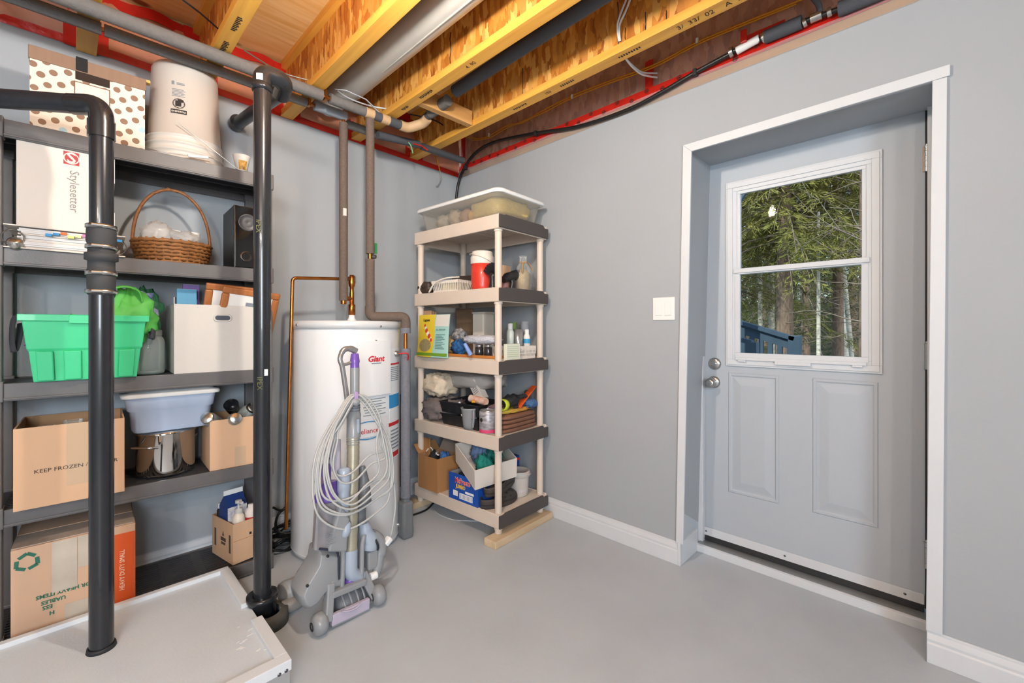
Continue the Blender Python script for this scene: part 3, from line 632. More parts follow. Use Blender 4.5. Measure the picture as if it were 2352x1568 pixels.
# ================================================================== black drain stacks and the hatch cover
PZ = .1
ct = thing('pit_cover', 'grey painted floor pit cover edged with white trim strips', 'floor cover', (-2.4, -.77, 0))
x0, x1, y0, y1 = -3.3, -1.592, -1.156, -.384
M_hatch = mat('grey_hatch_paint', '#ccd3da', .5, var=.05, scale=6, bump=.15, bscale=120)
b = B(); b.box(x0, x1-.006, y0+.006, y1-.006, 0, PZ-.012); obj('panel', b, M_hatch, ct, world=True)
b = B(); b.box(x0, x1-.002, y0, y0+.012, 0, PZ-.004); obj('side_board', b, mat('grey_side_paint', '#9d9d9d', .5), ct, world=True)
b = B(); b.box(x0, x1, y1-.026, y1, 0, PZ+.004); obj('edge_strip', b, M_trim, ct, world=True, bev=.002)
b = B(); b.box(x0, x1+.003, y0-.003, y0+.04, PZ-.03, PZ+.004); obj('edge_strip', b, M_trim, ct, world=True, bev=.002)
ya, yb = P(560, 1392, z=PZ).y, P(590, 1408, z=PZ).y
b = B(); b.box(x1-.034, x1+.002, ya+.01, y1-.026, PZ-.03, PZ+.004); obj('edge_strip', b, M_trim, ct, world=True, bev=.002)
b = B(); b.box(x1-.034, x1+.003, y0+.04, yb-.03, PZ-.03, PZ+.004); obj('edge_strip', b, M_trim, ct, world=True, bev=.002)
b = B(); b.box(x1-.012, x1, y0+.012, y1-.026, 0, PZ-.03) if False else None
s0 = None
for (px, py) in ((657, 1539), (641, 1548)):
    q = P(px, py, y=y0)
    if s0 is None: b = B(); b.lathe([(0, .004), (.006, .003), (.0065, 0)], axis=(0, -1, 0), n=10); s0 = obj('screw', b, MATS['screw_steel'], ct); c = s0
    else: c = s0.copy(); COL.objects.link(c)
    c.location = q-ct.location
b = B()
rnd = random.Random(3)
for k in range(16):
    q = P(rnd.uniform(540, 610), rnd.uniform(1440, 1500), z=PZ-.0115); d_ = Vector((rnd.uniform(.4, 1), rnd.uniform(-.2, .3), 0)).normalized()*rnd.uniform(.006, .02); b.bar(q, q+d_, .003, .0006)
o = obj('paint_chip', b, M_plate, ct, world=True); o['kind'] = 'stuff'
# stack 1 (stands on the cover, turns left along the shelf)
S1 = Vector((-2.007, -.638, PZ-.012)); R1 = .0315
st = thing('drain_stack', 'black plastic drain stack with rubber coupling and hose clamps standing on the pit cover', 'pipe', S1)
zc = lambda py: P(232, py, d=1.443).z
b = B(); b.cyl(S1, (S1.x, S1.y, zc(655)), R1, n=32); o = obj('lower_pipe', b, M_abs, st, world=True)
b = B(); b.cyl((S1.x, S1.y, zc(525)), (S1.x, S1.y, zc(300)), R1*.98, n=32); o = obj('upper_pipe', b, M_abs, st, world=True)
b = B(); b.lathe([(R1, zc(678)), (R1+.004, zc(676)), (R1+.005, zc(620)), (R1+.003, zc(619)), (R1+.003, zc(600)), (R1+.011, zc(598)), (R1+.011, zc(583)), (R1+.003, zc(581)), (R1+.002, zc(565)), (R1+.007, zc(555)), (R1+.006, zc(530)), (R1+.003, zc(520)), (R1, zc(516))], (S1.x, S1.y, 0), 32); o = obj('rubber_coupling', b, mat('black_rubber', '#3a3b3d', .7), st, world=True)
M_clamp = mat('hose_clamp_steel', '#c9c9c6', .25, metal=1.)
for py in (522, 568, 628, 670):
    z = zc(py); b = B(); b.lathe([(R1+.004, z-.006), (R1+.009, z-.006), (R1+.009, z+.006), (R1+.004, z+.006)], (S1.x, S1.y, 0), 32)
    c = obj('hose_clamp', b, M_clamp, st, world=True)
    f_ = Vector((-.30, -.95, 0)).normalized()*(R1+.012); b = B(); b.cyl((S1.x+f_.x-.012, S1.y+f_.y, z), (S1.x+f_.x+.014, S1.y+f_.y, z), .006, n=8); obj('clamp_screw', b, M_clamp, c, world=True)
zel = zc(242); R2 = .030
e1 = Vector((S1.x, S1.y, 0)); dl = Vector((-.232, .194, 0)).normalized()
b = B(); b.tube(bend([(S1.x, S1.y, zc(305)), (S1.x, S1.y, zel), Vector((S1.x, S1.y, zel))+dl*.09], .07, 9), R1+.001, 28); o = obj('elbow', b, M_abs, st, world=True)
b = B(); b.cyl((S1.x, S1.y, zc(318)), (S1.x, S1.y, zc(280)), R1+.004, n=32); obj('hub', b, M_abs, st, world=True)
p = Vector((S1.x, S1.y, zel)); b = B(); b.tube([p+dl*.055, p+dl*.45+Vector((0, 0, .012)), p+dl*.8+Vector((0, 0, .02))], R2, 26); obj('branch_pipe', b, M_absg, st, world=True)
b = B(); b.lathe([(R1+.001, 0), (R1+.007, 0), (R1+.005, .012), (R1+.001, .012)], S1, 28); obj('floor_seal', b, M_dark, st, world=True)
# stack 2
S2 = Vector((-1.556, -.742, 0)); R = .0305
st = thing('drain_stack', 'tall black drain stack in a floor hub with top elbow into the back wall', 'pipe', S2)
zt2 = P(590, 165, d=1.689).z
b = B(); b.cyl((S2.x, S2.y, .02), (S2.x, S2.y, zt2-.03), R, n=30); obj('pipe', b, M_abs, st, world=True)
b = B(); b.lathe([(R+.002, .115), (R+.018, .115), (R+.024, .118), (R+.024, .10), (R+.019, .095), (R+.017, .03), (R+.002, .03)], (S2.x, S2.y, 0), 32); obj('floor_collar', b, M_abs, st, world=True)
b = B(); b.lathe([(R+.018, .05), (R+.044, .046), (R+.046, .0), (R+.01, .0)], (S2.x+.012, S2.y-.012, 0), 32); obj('clay_hub', b, mat('dirty_hub', '#56544f', .6, var=.4, scale=20), st, world=True)
b = B(); b.tube(bend([(S2.x, S2.y, zt2-.07), (S2.x, S2.y, zt2), (S2.x+.085, S2.y+.0, zt2+.0), (S2.x+.095, S2.y+.09, zt2-.02)], .05, 8), R+.003, 26); obj('elbow', b, M_abs, st, world=True)
b = B(); b.lathe([(R, zt2-.075), (R+.006, zt2-.075), (R+.006, zt2-.05), (R, zt2-.05)], (S2.x, S2.y, 0), 30); obj('hub', b, M_abs, st, world=True)
b = B(); q = P(540, 288, y=0); b.tube([(S2.x+.095, S2.y+.06, zt2-.015), (q.x, -.0, q.z)], R-.002, 24); obj('wall_branch', b, M_absg, st, world=True)
b = B(); b.tube([Vector((q.x, -.06, q.z)), Vector((q.x, -.015, q.z))], R+.006, 24); obj('wall_hub', b, M_abs, st, world=True)
b = B(); b.lathe([(R+.0045, zt2-.046), (R+.0045, zt2-.022)], (0, 0, 0), 6, a0=-2.45, a1=-1.8); obj('barcode_sticker', b, M_plate, st)
text('lettering', 'IPEX', .026, face((-.022, -R-.0005, P(580, 520, d=1.66).z), (0, 0, -1), (1, 0, 0)), mat('faded_ink', '#66663c', .6), st)
text('lettering', 'IPEX', .026, face((-.018, -R-.0005, P(580, 880, d=1.66).z), (0, 0, -1), (1, 0, 0)), MATS['faded_ink'], st)
q = P(611, 855, d=1.66); b = B(); b.box(q.x-.006, q.x+.006, q.y-.002, q.y, q.z-.012, q.z+.012); obj('paper_tag', b, M_plate, st, world=True)

# ================================================================== water heater
HC = Vector((-1.012, -.302, 0)); HR = .278; HH = 1.188
M_enamel = mat('white_enamel', '#e4e5e6', .25, coat=.4)
wh = thing('water_heater', 'white cylindrical electric water heater with access panel and printed labels', 'water heater', HC)
b = B(); b.lathe([(0, .0), (HR-.03, 0), (HR-.004, .012), (HR, .03), (HR, HH-.04)], n=72); obj('tank', b, M_enamel, wh)
b = B(); b.lathe([(HR+.001, HH-.042), (HR+.004, HH-.042), (HR+.004, HH-.004), (HR-.004, HH), (0, HH)], n=72); obj('top_cap', b, mat('cap_enamel', '#cfd2d4', .28, coat=.3), wh)
b = B(); b.lathe([(HR+.0005, .028), (HR+.0025, .03), (HR+.0005, .034)], n=72); obj('seam_band', b, M_enamel, wh)
def hang(px):                                                   # angle on the tank seen at image column px
    r = ray(px, 756); r.z = 0; r.normalize(); o_ = CAM-HC; o_.z = 0
    bq = o_.dot(r); cq = o_.dot(o_)-HR*HR; dd = bq*bq-cq
    t = -bq-math.sqrt(max(dd, 0)); p = o_+r*t; return math.atan2(p.y, p.x), t
def hz(px, py):
    a_, t = hang(px); p = Vector((HC.x+HR*math.cos(a_), HC.y+HR*math.sin(a_), 0)); dep = (p.x-CAM.x)*math.sin(YAW)+(p.y-CAM.y)*math.cos(YAW); return CAM.z+(HZ-py)/FPX*dep
def patch(name, px0, px1, py0, py1, m, off=.0015, n=12, par=None, rise=0.):
    a0, a1 = hang(px0)[0], hang(px1)[0]; pm = (px0+px1)/2; z1, z0 = hz(pm, py0), hz(pm, py1)
    b = B(); r = HR+off
    vs = []; 
    for k in range(n+1):
        a_ = a0+(a1-a0)*k/n
        for (rr, z) in ((HR-.001, z0), (r, z0+.0), (r, z1), (HR-.001, z1)): vs.append((rr*math.cos(a_), rr*math.sin(a_), z))
    fs = []
    for k in range(n):
        for j in range(3): fs.append((k*4+j, (k+1)*4+j, (k+1)*4+j+1, k*4+j+1))
    fs.append((0, 1, 2, 3)); fs.append(tuple(n*4+j for j in (3, 2, 1, 0)))
    b.add(vs, fs, 0, False); return obj(name, b, m, par or wh)
def wraptext(s, px, py, size, m, off=.003, **k):
    a_ = hang(px)[0]; z = hz(px, py); r = HR+off
    def w(p): t = a_+p.x/r; return Vector(((r+p.z)*math.cos(t), (r+p.z)*math.sin(t), z+p.y))
    return text('lettering', s, size, None, m, wh, wrap=w, **k)
M_paper = mat('label_paper', '#dfe3e6', .45); M_red = mat('label_red', '#c3262c', .45); M_blue = mat('label_blue', '#2f8cc4', .45); M_grey = mat('label_grey_print', '#7f8890', .5)
patch('access_panel', 820, 893, 783, 908, M_enamel, .012)
wraptext('Giant', 861, 824, .040, M_red, .0135, shear=.25, bold=.0012, sx=1.05)
patch('print_line', 851, 872, 832.5, 835, M_grey, .0128, 5)
patch('rating_label', 818, 892, 910, 960, M_paper, .0015); 
for k in range(7): patch('print_line', 834+(k % 3)*2, 885-(k % 2)*9, 915+k*6, 917+k*6, M_grey, .0022, 6)
lb = patch('care_label', 894, 916, 800, 1050, M_paper, .0016)
patch('red_band', 895, 916, 833, 837, M_red, .0024, 6); patch('blue_band', 894, 915, 905, 935, M_blue, .0024, 6)
patch('red_band', 893, 915, 968, 976, M_red, .0024, 6); patch('red_band', 900, 914, 1035, 1046, M_red, .0024, 6)
for k in range(14):
    py = 842+k*4.2 if k < 8 else 985+(k-8)*8
    patch('print_line', 897, 914, py, py+1.8 if k < 8 else py+3, M_grey, .0024, 5)
b = B(); a_, z = hang(846)[0], hz(846, 988)
pts = []
for k in range(40):
    t = 2*math.pi*k/40; aa = a_+math.cos(t)*.085/HR; pts.append(((HR+.002)*math.cos(aa), (HR+.002)*math.sin(aa), z+math.sin(t)*.044))
b.tube(pts, .0025, 6, closed=True); obj('oval_logo_ring', b, M_blue, wh)
wraptext('Reliance', 845, 990, .036, M_red, .002, sx=.95); wraptext('water heater', 850, 1004, .014, mat('pale_blue_print', '#9db4cc', .5), .002)
for (px, py) in ((683, 746), (873, 749), (863, 783), (853, 1105)):
    a_, z = hang(px)[0], hz(px, py); b = B(); b.lathe([(0, .004), (.006, .003), (.007, 0)], ((HR+.003)*math.cos(a_), (HR+.003)*math.sin(a_), z), 10, axis=(math.cos(a_), math.sin(a_), 0)); obj('screw', b, M_steel, wh)
# electrical knockout with red wire
a_, z = hang(908)[0], hz(908, 812); b = B(); b.lathe([(0, .02), (.014, .02), (.016, 0)], (HR*math.cos(a_), HR*math.sin(a_), z), 14, axis=(math.cos(a_), math.sin(a_), 0)); obj('knockout', b, M_steel, wh)
q = Vector((HR*math.cos(a_), HR*math.sin(a_), z)); d_ = Vector((math.cos(a_), math.sin(a_), 0)); b = B(); b.tube(spline([q+d_*.015, q+d_*.05+Vector((.02, 0, .0)), q+d_*.04+Vector((.04, .01, -.03)), q+d_*.02+Vector((.05, .02, -.05))], 5), .004, 7); obj('red_wire', b, M_red, wh)
# top fittings
XT = P(808, 735, y=-.3).x
b = B(); b.lathe([(.026, HH), (.022, HH+.012), (.017, HH+.02), (.016, HH+.04), (0, HH+.04)], (XT-HC.x, .002, 0), 18); obj('inlet_nipple', b, M_plate, wh)
T = thing('relief_valve_pipe', 'copper relief valve and thin overflow pipe running down beside the water heater', 'pipe', (XT, -.3, HH+.035))
zy = lambda py: P(808, py, y=-.3).z
b = B(); b.lathe([(.0, HH+.036), (.019, HH+.036), (.019, zy(700)), (.013, zy(698)), (.013, zy(672)), (.011, zy(670)), (.011, zy(660)), (.017, zy(657)), (.020, zy(648)), (.014, zy(640)), (.013, zy(632)), (0, zy(631))], (XT, -.3, 0), 18); k = obj('valve_body', b, M_copper, T, world=True)
b = B(); b.box(XT+.010, XT+.018, -.315, -.30, zy(648), zy(634)); obj('lever', b, M_steel, k, world=True)
b = B(); b.tube(bend([(XT, -.3, zy(686)), (xV1+.0, -.31, zy(686)), (xV1, -.31, V1z0+.02)], .02), .012, 12); b.lathe([(.015, -.012), (.016, 0), (.015, .012)], (xV1, -.31, zy(694)), 12); obj('elbow_joint', b, M_copper, T, world=True)
e0, e1_ = P(672, 638, y=-.305), P(657, 1215, y=-.305)
zc_ = P(800, 640, y=-.3).z
b = B(); b.tube(bend([(XT, -.3, zc_), (e0.x, -.305, e0.z), e1_], .02), .0085, 12); obj('overflow_pipe', b, M_copper, T, world=True)
b = B(); b.cyl((XT-.01, -.3, zc_), (XT-.035, -.3, zc_), .012, n=12); obj('coupling', b, M_copper, T, world=True)
# ================================================================== upright vacuum cleaner
def VK(px, py, dy=0.): return P(px, py, y=-.80-.13*(py-800)/600+dy)
M_vg = mat('vacuum_grey', '#8d9093', .38, coat=.2); M_vl = mat('vacuum_pale_blue_grey', '#a0acbb', .35, coat=.2); M_vd = mat('vacuum_dark_grey', '#6d6f73', .4); M_vp = mat('vacuum_purple', '#6d4da6', .35, coat=.3)
M_vlav = mat('vacuum_lavender', '#b5adbe', .5); M_cord = mat('pale_grey_cord', '#b4b5b3', .5); M_hose = mat('silver_hose', '#b3ad98', .35, metal=.4, var=.15, scale=90, stretch=(.2, .2, 6)); M_vclear = mat('smoky_bin', '#97959a', .15, trans=.35)
vb = (P(735, 1462, z=0)+P(875, 1392, z=0))/2
vac = thing('vacuum_cleaner', 'grey and purple upright vacuum cleaner with looped cord in front of the water heater', 'vacuum cleaner', (vb.x, vb.y, 0))
def vo(name, b, m, par=None, **k): return obj(name, b, m, par or vac, world=True, **k)
for (px, py, w) in ((736, 1438, .052), (871, 1369, .05)):
    f_ = P(px, py+22, z=0); c = Vector((f_.x, f_.y+.012, .040)); b = B(); h_ = w/2
    b.lathe([(0, -h_), (.018, -h_), (.032, -h_+.006), (.040, -h_+.018), (.040, h_-.014), (.034, h_-.003), (.0, h_)], c, 24, axis=(1, 0, 0)); k = vo('wheel', b, M_vg)
    b = B(); b.lathe([(.016, -h_-.001), (.016, -h_-.003), (.010, -h_-.003), (.010, -h_+.004), (0, -h_+.004)], c, 18, axis=(1, 0, 0)); vo('hub_cap', b, M_dark, k)
AX = P(736, 1438, z=.04).y
b = B(); b.cyl(VK(745, 1432, -.03), VK(862, 1378, -.03), .008, n=10); vo('axle', b, M_vd)
b = B(); b.bar(VK(758, 1338, -.02), VK(752, 1428, -.03), .030, .035, up=(0, 1, 0)); b.bar(VK(756, 1340, -.02), VK(784, 1334, -.01), .03, .026); vo('stand_leg', b, M_vg, bev=.006)
b = B(); b.bar(VK(832, 1315, .0), VK(862, 1376, -.02), .035, .03, up=(0, 1, 0)); vo('stand_leg', b, M_vg, bev=.006)
b = B(); b.bar(VK(760, 1366, -.03), VK(838, 1334, -.03), .03, .024); vo('cross_bar', b, M_vg, bev=.005)
b = B(); b.bar(VK(761, 1424, -.035), VK(847, 1384, -.035), .018, .042); k = vo('lower_plate', b, M_vlav, bev=.003)
b = B(); b.tube(spline([VK(784, 1404, -.047), VK(800, 1403, -.05), VK(818, 1396, -.05), VK(828, 1386, -.047)], 5), .0035, 6); vo('grip_ridge', b, M_vlav, k)
b = B(); b.cyl(VK(762, 1438, -.03), VK(848, 1398, -.03), .006, n=10); vo('stand_rod', b, M_vg)
a, c = VK(764, 1398, .035), VK(832, 1362, .035); d_ = (c-a); b = B()
b.tube([a+d_*t for t in (0, .03, .5, .97, 1)], [.03, .052, .06, .052, .03], 24); k = vo('motor_drum', b, M_vd)
for t in (.2, .42, .64, .84): b = B(); b.lathe([(.058, -.004), (.0625, 0), (.058, .004)], a+d_*t, 24, axis=d_); vo('drum_rib', b, M_vg, k)
q = VK(805, 1332, .0); b = B(); b.blob(q, (.028, .028, .028), 10); vo('ball', b, M_vp)
b = B(); b.tube([VK(788, 1248, -.02), VK(787, 1300, -.02), VK(785, 1352, -.02)], [.011, .010, .010], 10); vo('upright_strut', b, M_vg)
b = B(); b.tube(spline([VK(836, 1228, -.02), VK(832, 1255, -.02), VK(831, 1300, -.02), VK(830, 1338, -.02)], 4), .010, 10); vo('upright_strut', b, M_vg)
# main shell: outline from the photo with real depth
ol = [(733, 1262), (757, 1262), (779, 1266), (780, 1330), (762, 1342), (742, 1362), (722, 1388), (706, 1398), (692, 1390), (687, 1368), (699, 1340), (716, 1312), (729, 1290)]
pf = [VK(x_, y_, -.01) for x_, y_ in ol]; n_ = len(pf); bk = [p+Vector((.0, .085, .0)) for p in pf]
cen = sum(pf, Vector())/n_; fr_ = [p*.86+cen*.14+Vector((0, -.022, 0)) for p in pf]; bk2 = [p*.9+(cen+Vector((0, .085, 0)))*.1+Vector((0, .015, 0)) for p in bk]
b = B(); vs = fr_+pf+bk+bk2; fs = [tuple(range(n_-1, -1, -1)), tuple(range(3*n_, 4*n_))]
for L_ in range(3):
    for i in range(n_): fs.append((L_*n_+i, L_*n_+(i+1) % n_, (L_+1)*n_+(i+1) % n_, (L_+1)*n_+i))
b.add(vs, fs, 0, True); shell = vo('main_shell', b, M_vg, bev=.004)
b = B(); b.tube([VK(733, 1260, -.035), VK(757, 1262, -.038), VK(774, 1265, -.035), VK(778, 1280, -.033), VK(778, 1330, -.03)], .0045, 8); vo('rubber_seam', b, mat('navy_rubber', '#2b3040', .6), shell)
for (px, py) in ((753, 1277), (706, 1345)): q = VK(px, py, -.034); b = B(); b.lathe([(0, .003), (.005, .003), (.005, -.004)], q, 10, axis=(0, -1, 0)); vo('screw_hole', b, M_dark, shell)
# bin with label
a, c = VK(746, 1255, .01), VK(752, 1150, .01); b = B(); b.tube([a, a.lerp(c, .5), c], [.046, .047, .048], 26); k = vo('dust_bin', b, M_vclear)
b = B(); b.prism([(VK(742, 1258).x, VK(742, 1258).z), (VK(785, 1258).x, VK(785, 1258).z), (VK(787, 1180).x, VK(787, 1180).z), (VK(765, 1145).x, VK(765, 1145).z), (VK(752, 1200).x, VK(752, 1200).z)], 'y', VK(760, 1200).y-.062, VK(760, 1200).y-.03); k2 = vo('label_panel', b, M_vg, bev=.008)
for i in range(7): q = VK(748, 1228+i*4.2, -.0635); b = B(); b.box(q.x, q.x+.038-(i % 3)*.006, q.y-.003, q.y-.0022, q.z-.001, q.z+.001); vo('print_line', b, M_grey, k2)
a, c = VK(752, 1148, .01), VK(752, 1105, .01); b = B(); b.tube([a, a.lerp(c, .2), a.lerp(c, .6), c], [.050, .051, .040, .036], 24); b.tube([VK(742, 1108, -.01), VK(744, 1066, -.01)], [.030, .026], 16); k = vo('cyclone_top', b, M_vp)
q = VK(733, 1105, -.03); b = B(); b.blob(q, (.017, .017, .02), 8); vo('release_button', b, mat('dusty_mauve', '#9a7a96', .5), k)
b = B(); b.tube([VK(761, 1062, -.0), VK(757, 1090, .0), VK(760, 1010, .0)] if False else [VK(763, 1080, .02), VK(765, 1010, .02)], [.034, .030], 18); k = vo('cyclone_cone', b, mat('pale_lilac', '#c5c0cf', .4))
text('lettering', 'dyson', .024, face(VK(755, 1040, -.022)-vac.location, (0, 0, -1), (1, 0, 0)), M_ink, vac)
b = B(); b.tube(spline([VK(783, 1238, -.03), VK(786, 1190, -.03), VK(789, 1130, -.03), VK(790, 1090, -.03), VK(790, 1072, -.025)], 4), [.018]*3+[.024]*6+[.026]*6+[.018, .004], 18); vo('air_duct', b, M_vl)
b = B(); b.tube(spline([VK(790, 1232, -.045), VK(795, 1215, -.05), VK(798, 1198, -.045)], 4), [.012, .016, .018, .019, .018, .017, .016, .015, .010], 14); vo('duct_catch', b, M_vl)
b = B(); hp = spline([VK(811, 1005, -.01), VK(811, 1060, -.01), VK(808, 1150, -.01), VK(806, 1268, -.01)], 10); b.tube(hp, [.0245+.0012*(i % 2) for i in range(len(hp))], 18); k = vo('ribbed_hose', b, M_hose)
for i in range(4): q = VK(811, 1003+i*5, -.01); b = B(); b.lathe([(.024, -.003), (.0275, 0), (.024, .003)], q, 20); vo('hose_ring', b, M_vg, k)
b = B(); b.tube(bend([VK(805, 1262, -.012), VK(804, 1318, -.012), VK(826, 1324, .0)], .05), .028, 18); vo('hose_elbow', b, M_vl)
b = B(); b.tube([VK(826, 1302, .03), VK(828, 1090, .03)], [.022, .026], 16); k = vo('tool_tube', b, M_vd)
b = B(); b.tube([VK(838, 1158, .0), VK(836, 1110, .0), VK(832, 1070, .0)], [.028, .024, .012], 12); vo('crevice_tool', b, M_vd)
b = B(); b.tube(spline([VK(836, 1200, -.0), VK(842, 1225, .0), VK(850, 1242, .0), VK(848, 1262, .0)], 4), [.02, .022, .025, .027, .029, .031, .033, .034, .034, .034, .034, .033, .03], 18); k = vo('side_duct', b, M_vl)
b = B(); b.tube(spline([VK(853, 1228, -.0), VK(868, 1238, .0), VK(874, 1258, .0), VK(872, 1272, .0)], 5), .026, 18); vo('side_elbow', b, M_vg)
b = B(); b.lathe([(.037, -.005), (.040, 0), (.037, .005)], VK(858, 1245, .0), 20, axis=(.9, 0, .25)); vo('duct_ring', b, M_dark)
b = B(); b.tube([VK(872, 1268, .0), VK(868, 1300, .0), VK(862, 1322, .0)], [.024, .022, .016], 14); vo('filter_housing', b, M_vg)
b = B(); b.box(VK(842, 1300).x, VK(866, 1300).x, VK(842, 1280).y-.02, VK(842, 1280).y+.03, VK(842, 1310).z, VK(842, 1265).z); vo('pedal_housing', b, M_vg, bev=.008)
q = VK(857, 1322, -.01); b = B(); b.tube([q-Vector((.014, 0, 0)), q+Vector((.014, 0, 0))], [.016, .016], 14); vo('small_wheel', b, M_plate)
# wand and handle
b = B(); b.tube([VK(812, 1005, -.005), VK(813, 950, -.005), VK(814, 946, -.005), VK(815, 930, -.005)], [.0285, .0285, .024, .022], 20); k = vo('wand_collar', b, M_vg)
b = B(); q = VK(822, 978, -.032); b.box(q.x-.006, q.x+.006, q.y-.004, q.y+.004, q.z-.03, q.z+.03); vo('window_slot', b, M_vl, k, bev=.002)
for i in range(4): q = VK(814, 930+i*6, -.005); b = B(); b.lathe([(.022, -.003), (.0255, 0), (.022, .003)], q, 18); vo('collar_ring', b, M_vd, k)
b = B(); b.tube([VK(815, 935, -.005), VK(815, 850, -.005), VK(815, 845, -.005)], [.0185, .0195, .0195], 18); vo('wand', b, M_vg)
b = B(); b.tube([VK(815, 848, -.005), VK(815, 835, -.005), VK(815, 830, -.005), VK(815, 826, -.005), VK(815, 812, -.005)], [.019, .0185, .0205, .0195, .016], 18); vo('wand_catch', b, M_vp)
b = B(); b.tube(spline([VK(818, 807, -.005), VK(806, 801, -.005), VK(792, 802, -.005), VK(784, 812, -.005), VK(781, 826, -.005), VK(786, 842, -.005), VK(792, 880, -.0), VK(800, 940, .01), VK(803, 985, .015)], 6), [.014]*8+[.012]*10+[.0105]*31, 14); k = vo('handle', b, mat('vacuum_silver', '#a8a5a4', .25, metal=.7))
b = B(); b.tube([VK(785, 838, -.005), VK(797, 836, -.005), VK(806, 832, -.005)], .007, 8); vo('handle_bridge', b, MATS['vacuum_silver'], k)
# cord loops
rnd = random.Random(11); loops = [(718, 1125, 905, 1212), (726, 1120, 908, 1178), (735, 1110, 900, 1140), (744, 1090, 904, 1165), (752, 1075, 898, 1155), (760, 1060, 890, 1080), (730, 1110, 912, 1175), (765, 1070, 894, 1100), (748, 1080, 880, 1150)]
for i, (xl, ym, xr, yb_) in enumerate(loops):
    dy = -.055-.006*(i % 5); tx, ty = 812+i*2, 906+(i % 4)*3
    pts = [VK(tx, ty, dy+.01), VK(tx-38-i, ty+45+i*3, dy), VK(xl+10, (ty+ym)/2+20, dy), VK(xl, ym, dy), VK(xl+18, (ym+yb_)/2+22, dy), VK((xl+xr)/2-14, yb_+3, dy-.004), VK(xr-42, yb_-34, dy), VK(xr-10, (ym+yb_)/2-34, dy), VK(xr-16, 1020, dy), VK(tx+44, ty+50, dy)]
    P0 = pts; N0 = len(P0); cl = []
    for k in range(N0):
        a_, b_, c_2, d_2 = P0[k-1], P0[k], P0[(k+1) % N0], P0[(k+2) % N0]
        for j in range(7):
            t = j/7; cl.append(.5*((2*b_)+(c_2-a_)*t+(2*a_-5*b_+4*c_2-d_2)*t*t+(3*b_-a_-3*c_2+d_2)*t**3))
    b = B(); b.tube(cl, .0042, 7, closed=True); vo('cord_loop', b, M_cord)
b = B(); b.tube(spline([VK(905, 1110, -.05), VK(908, 1160, -.04), VK(902, 1210, -.03), VK(896, 1236, -.01)], 6), .0042, 7); k = vo('cord_tail', b, M_cord)
b = B(); b.bar(VK(896, 1234, -.01), VK(884, 1250, -.01), .03, .022); vo('plug', b, M_plate, k, bev=.005)
q = VK(818, 912, -.075); b = B(); b.bar(VK(819, 900, -.07), VK(818, 920, -.085), .016, .006, up=(0, 1, 0)); k = vo('cord_hook', b, mat('lilac_plastic', '#a58fc4', .4), bev=.002)
b = B(); b.lathe([(.0, .008), (.010, .006), (.015, 0)], VK(819, 924, -.085), 16, axis=(0, -1, 0)); vo('hook_button', b, M_vg, k)
# cleaner head lying to the side
a, c = P(648, 1366, z=.05), P(702, 1338, z=.05); b = B(); b.tube([a, a.lerp(c, .02), c], [.04, .046, .046], 24); hd = vo('cleaner_head', b, mat('dusty_grey', '#8f8b86', .4, var=.2, scale=20))
b = B(); b.lathe([(.0465, -.012), (.048, -.01), (.048, .01), (.0465, .012)], a.lerp(c, .22), 24, axis=c-a); vo('head_band', b, M_vg, hd)
q = P(668, 1388, z=.028); b = B(); b.blob(q, (.045, .028, .022), 10, pw=.6, flatb=-.020); vo('head_foot', b, MATS['dusty_grey'], hd)
q = P(702, 1330, z=.10); b = B(); b.blob(q, (.04, .05, .06), 10); vo('head_neck', b, M_vd, hd)

# ================================================================== black shelving unit
RZ = math.radians(-2.1); SO = Vector((-1.394, -.335, 0)); EX = Vector((math.cos(RZ), math.sin(RZ), 0)); EY = Vector((-math.sin(RZ), math.cos(RZ), 0))
def SL(px, py, yl=0.):
    r = ray(px, py); q = SO+EY*yl; t = (q-CAM).dot(EY)/r.dot(EY); p = CAM+r*t-SO; return p.dot(EX), p.z
def SW(x, y, z): return SO+EX*x+EY*y+Vector((0, 0, z))
def sthing(name, label, cat, x, y, z, rz=0., group=None): return thing(name, label, cat, SW(x, y, z), RZ+rz, group)
M_resin = mat('black_resin', '#625f5f', .42, var=.12, scale=15, bump=.05, bscale=200)
M_resd = mat('black_resin_deck', '#353436', .5)
SZs = [1.872, 1.425, .952, .512, .06]; SWID, SDEP = .91, .315
su = thing('shelving_unit', 'tall black plastic five tier shelving unit against the back wall', 'shelf', SO, RZ)
for z in SZs:
    b = B(); lh = .058
    b.box(-SWID, 0, 0, .012, z-lh, z+.004); b.box(-SWID, 0, SDEP-.012, SDEP, z-lh, z+.004); b.box(-SWID, -SWID+.012, .012, SDEP-.012, z-lh, z+.004); b.box(-.012, 0, .012, SDEP-.012, z-lh, z+.004)
    b.box(-SWID+.03, -.03, -.004, 0, z-lh+.004, z-lh+.012); sh = obj('shelf', b, M_resin, su, bev=.004)
    d = B()
    for k in range(14): y = .012+k*.0208; d.box(-SWID+.012, -.012, y, y+.0125, z-.008, z-.0)
    for k in range(8): x = -SWID+.02+k*(SWID-.07)/7; d.box(x, x+.034, .012, SDEP-.012, z-.012, z-.0005)
    for k in range(3): y = .05+k*.1; d.box(-SWID+.012, -.012, y, y+.006, z-.035, z-.008)
    obj('deck', d, M_resd, sh)
for (x, y) in ((-.062, .0), (-SWID, .0), (-.062, SDEP-.045), (-SWID, SDEP-.045)):
    b = B(); b.box(x+.004, x+.058, y+.004-.004*(y == 0), y+.041, 0, SZs[0]+.006); post = obj('post', b, M_resin, su, bev=.004)
    for z in SZs: b = B(); b.box(x, x+.062, y-.008*(y == 0), y+.046, z-.06, z+.012); obj('post_sleeve', b, M_resin, post, bev=.003)
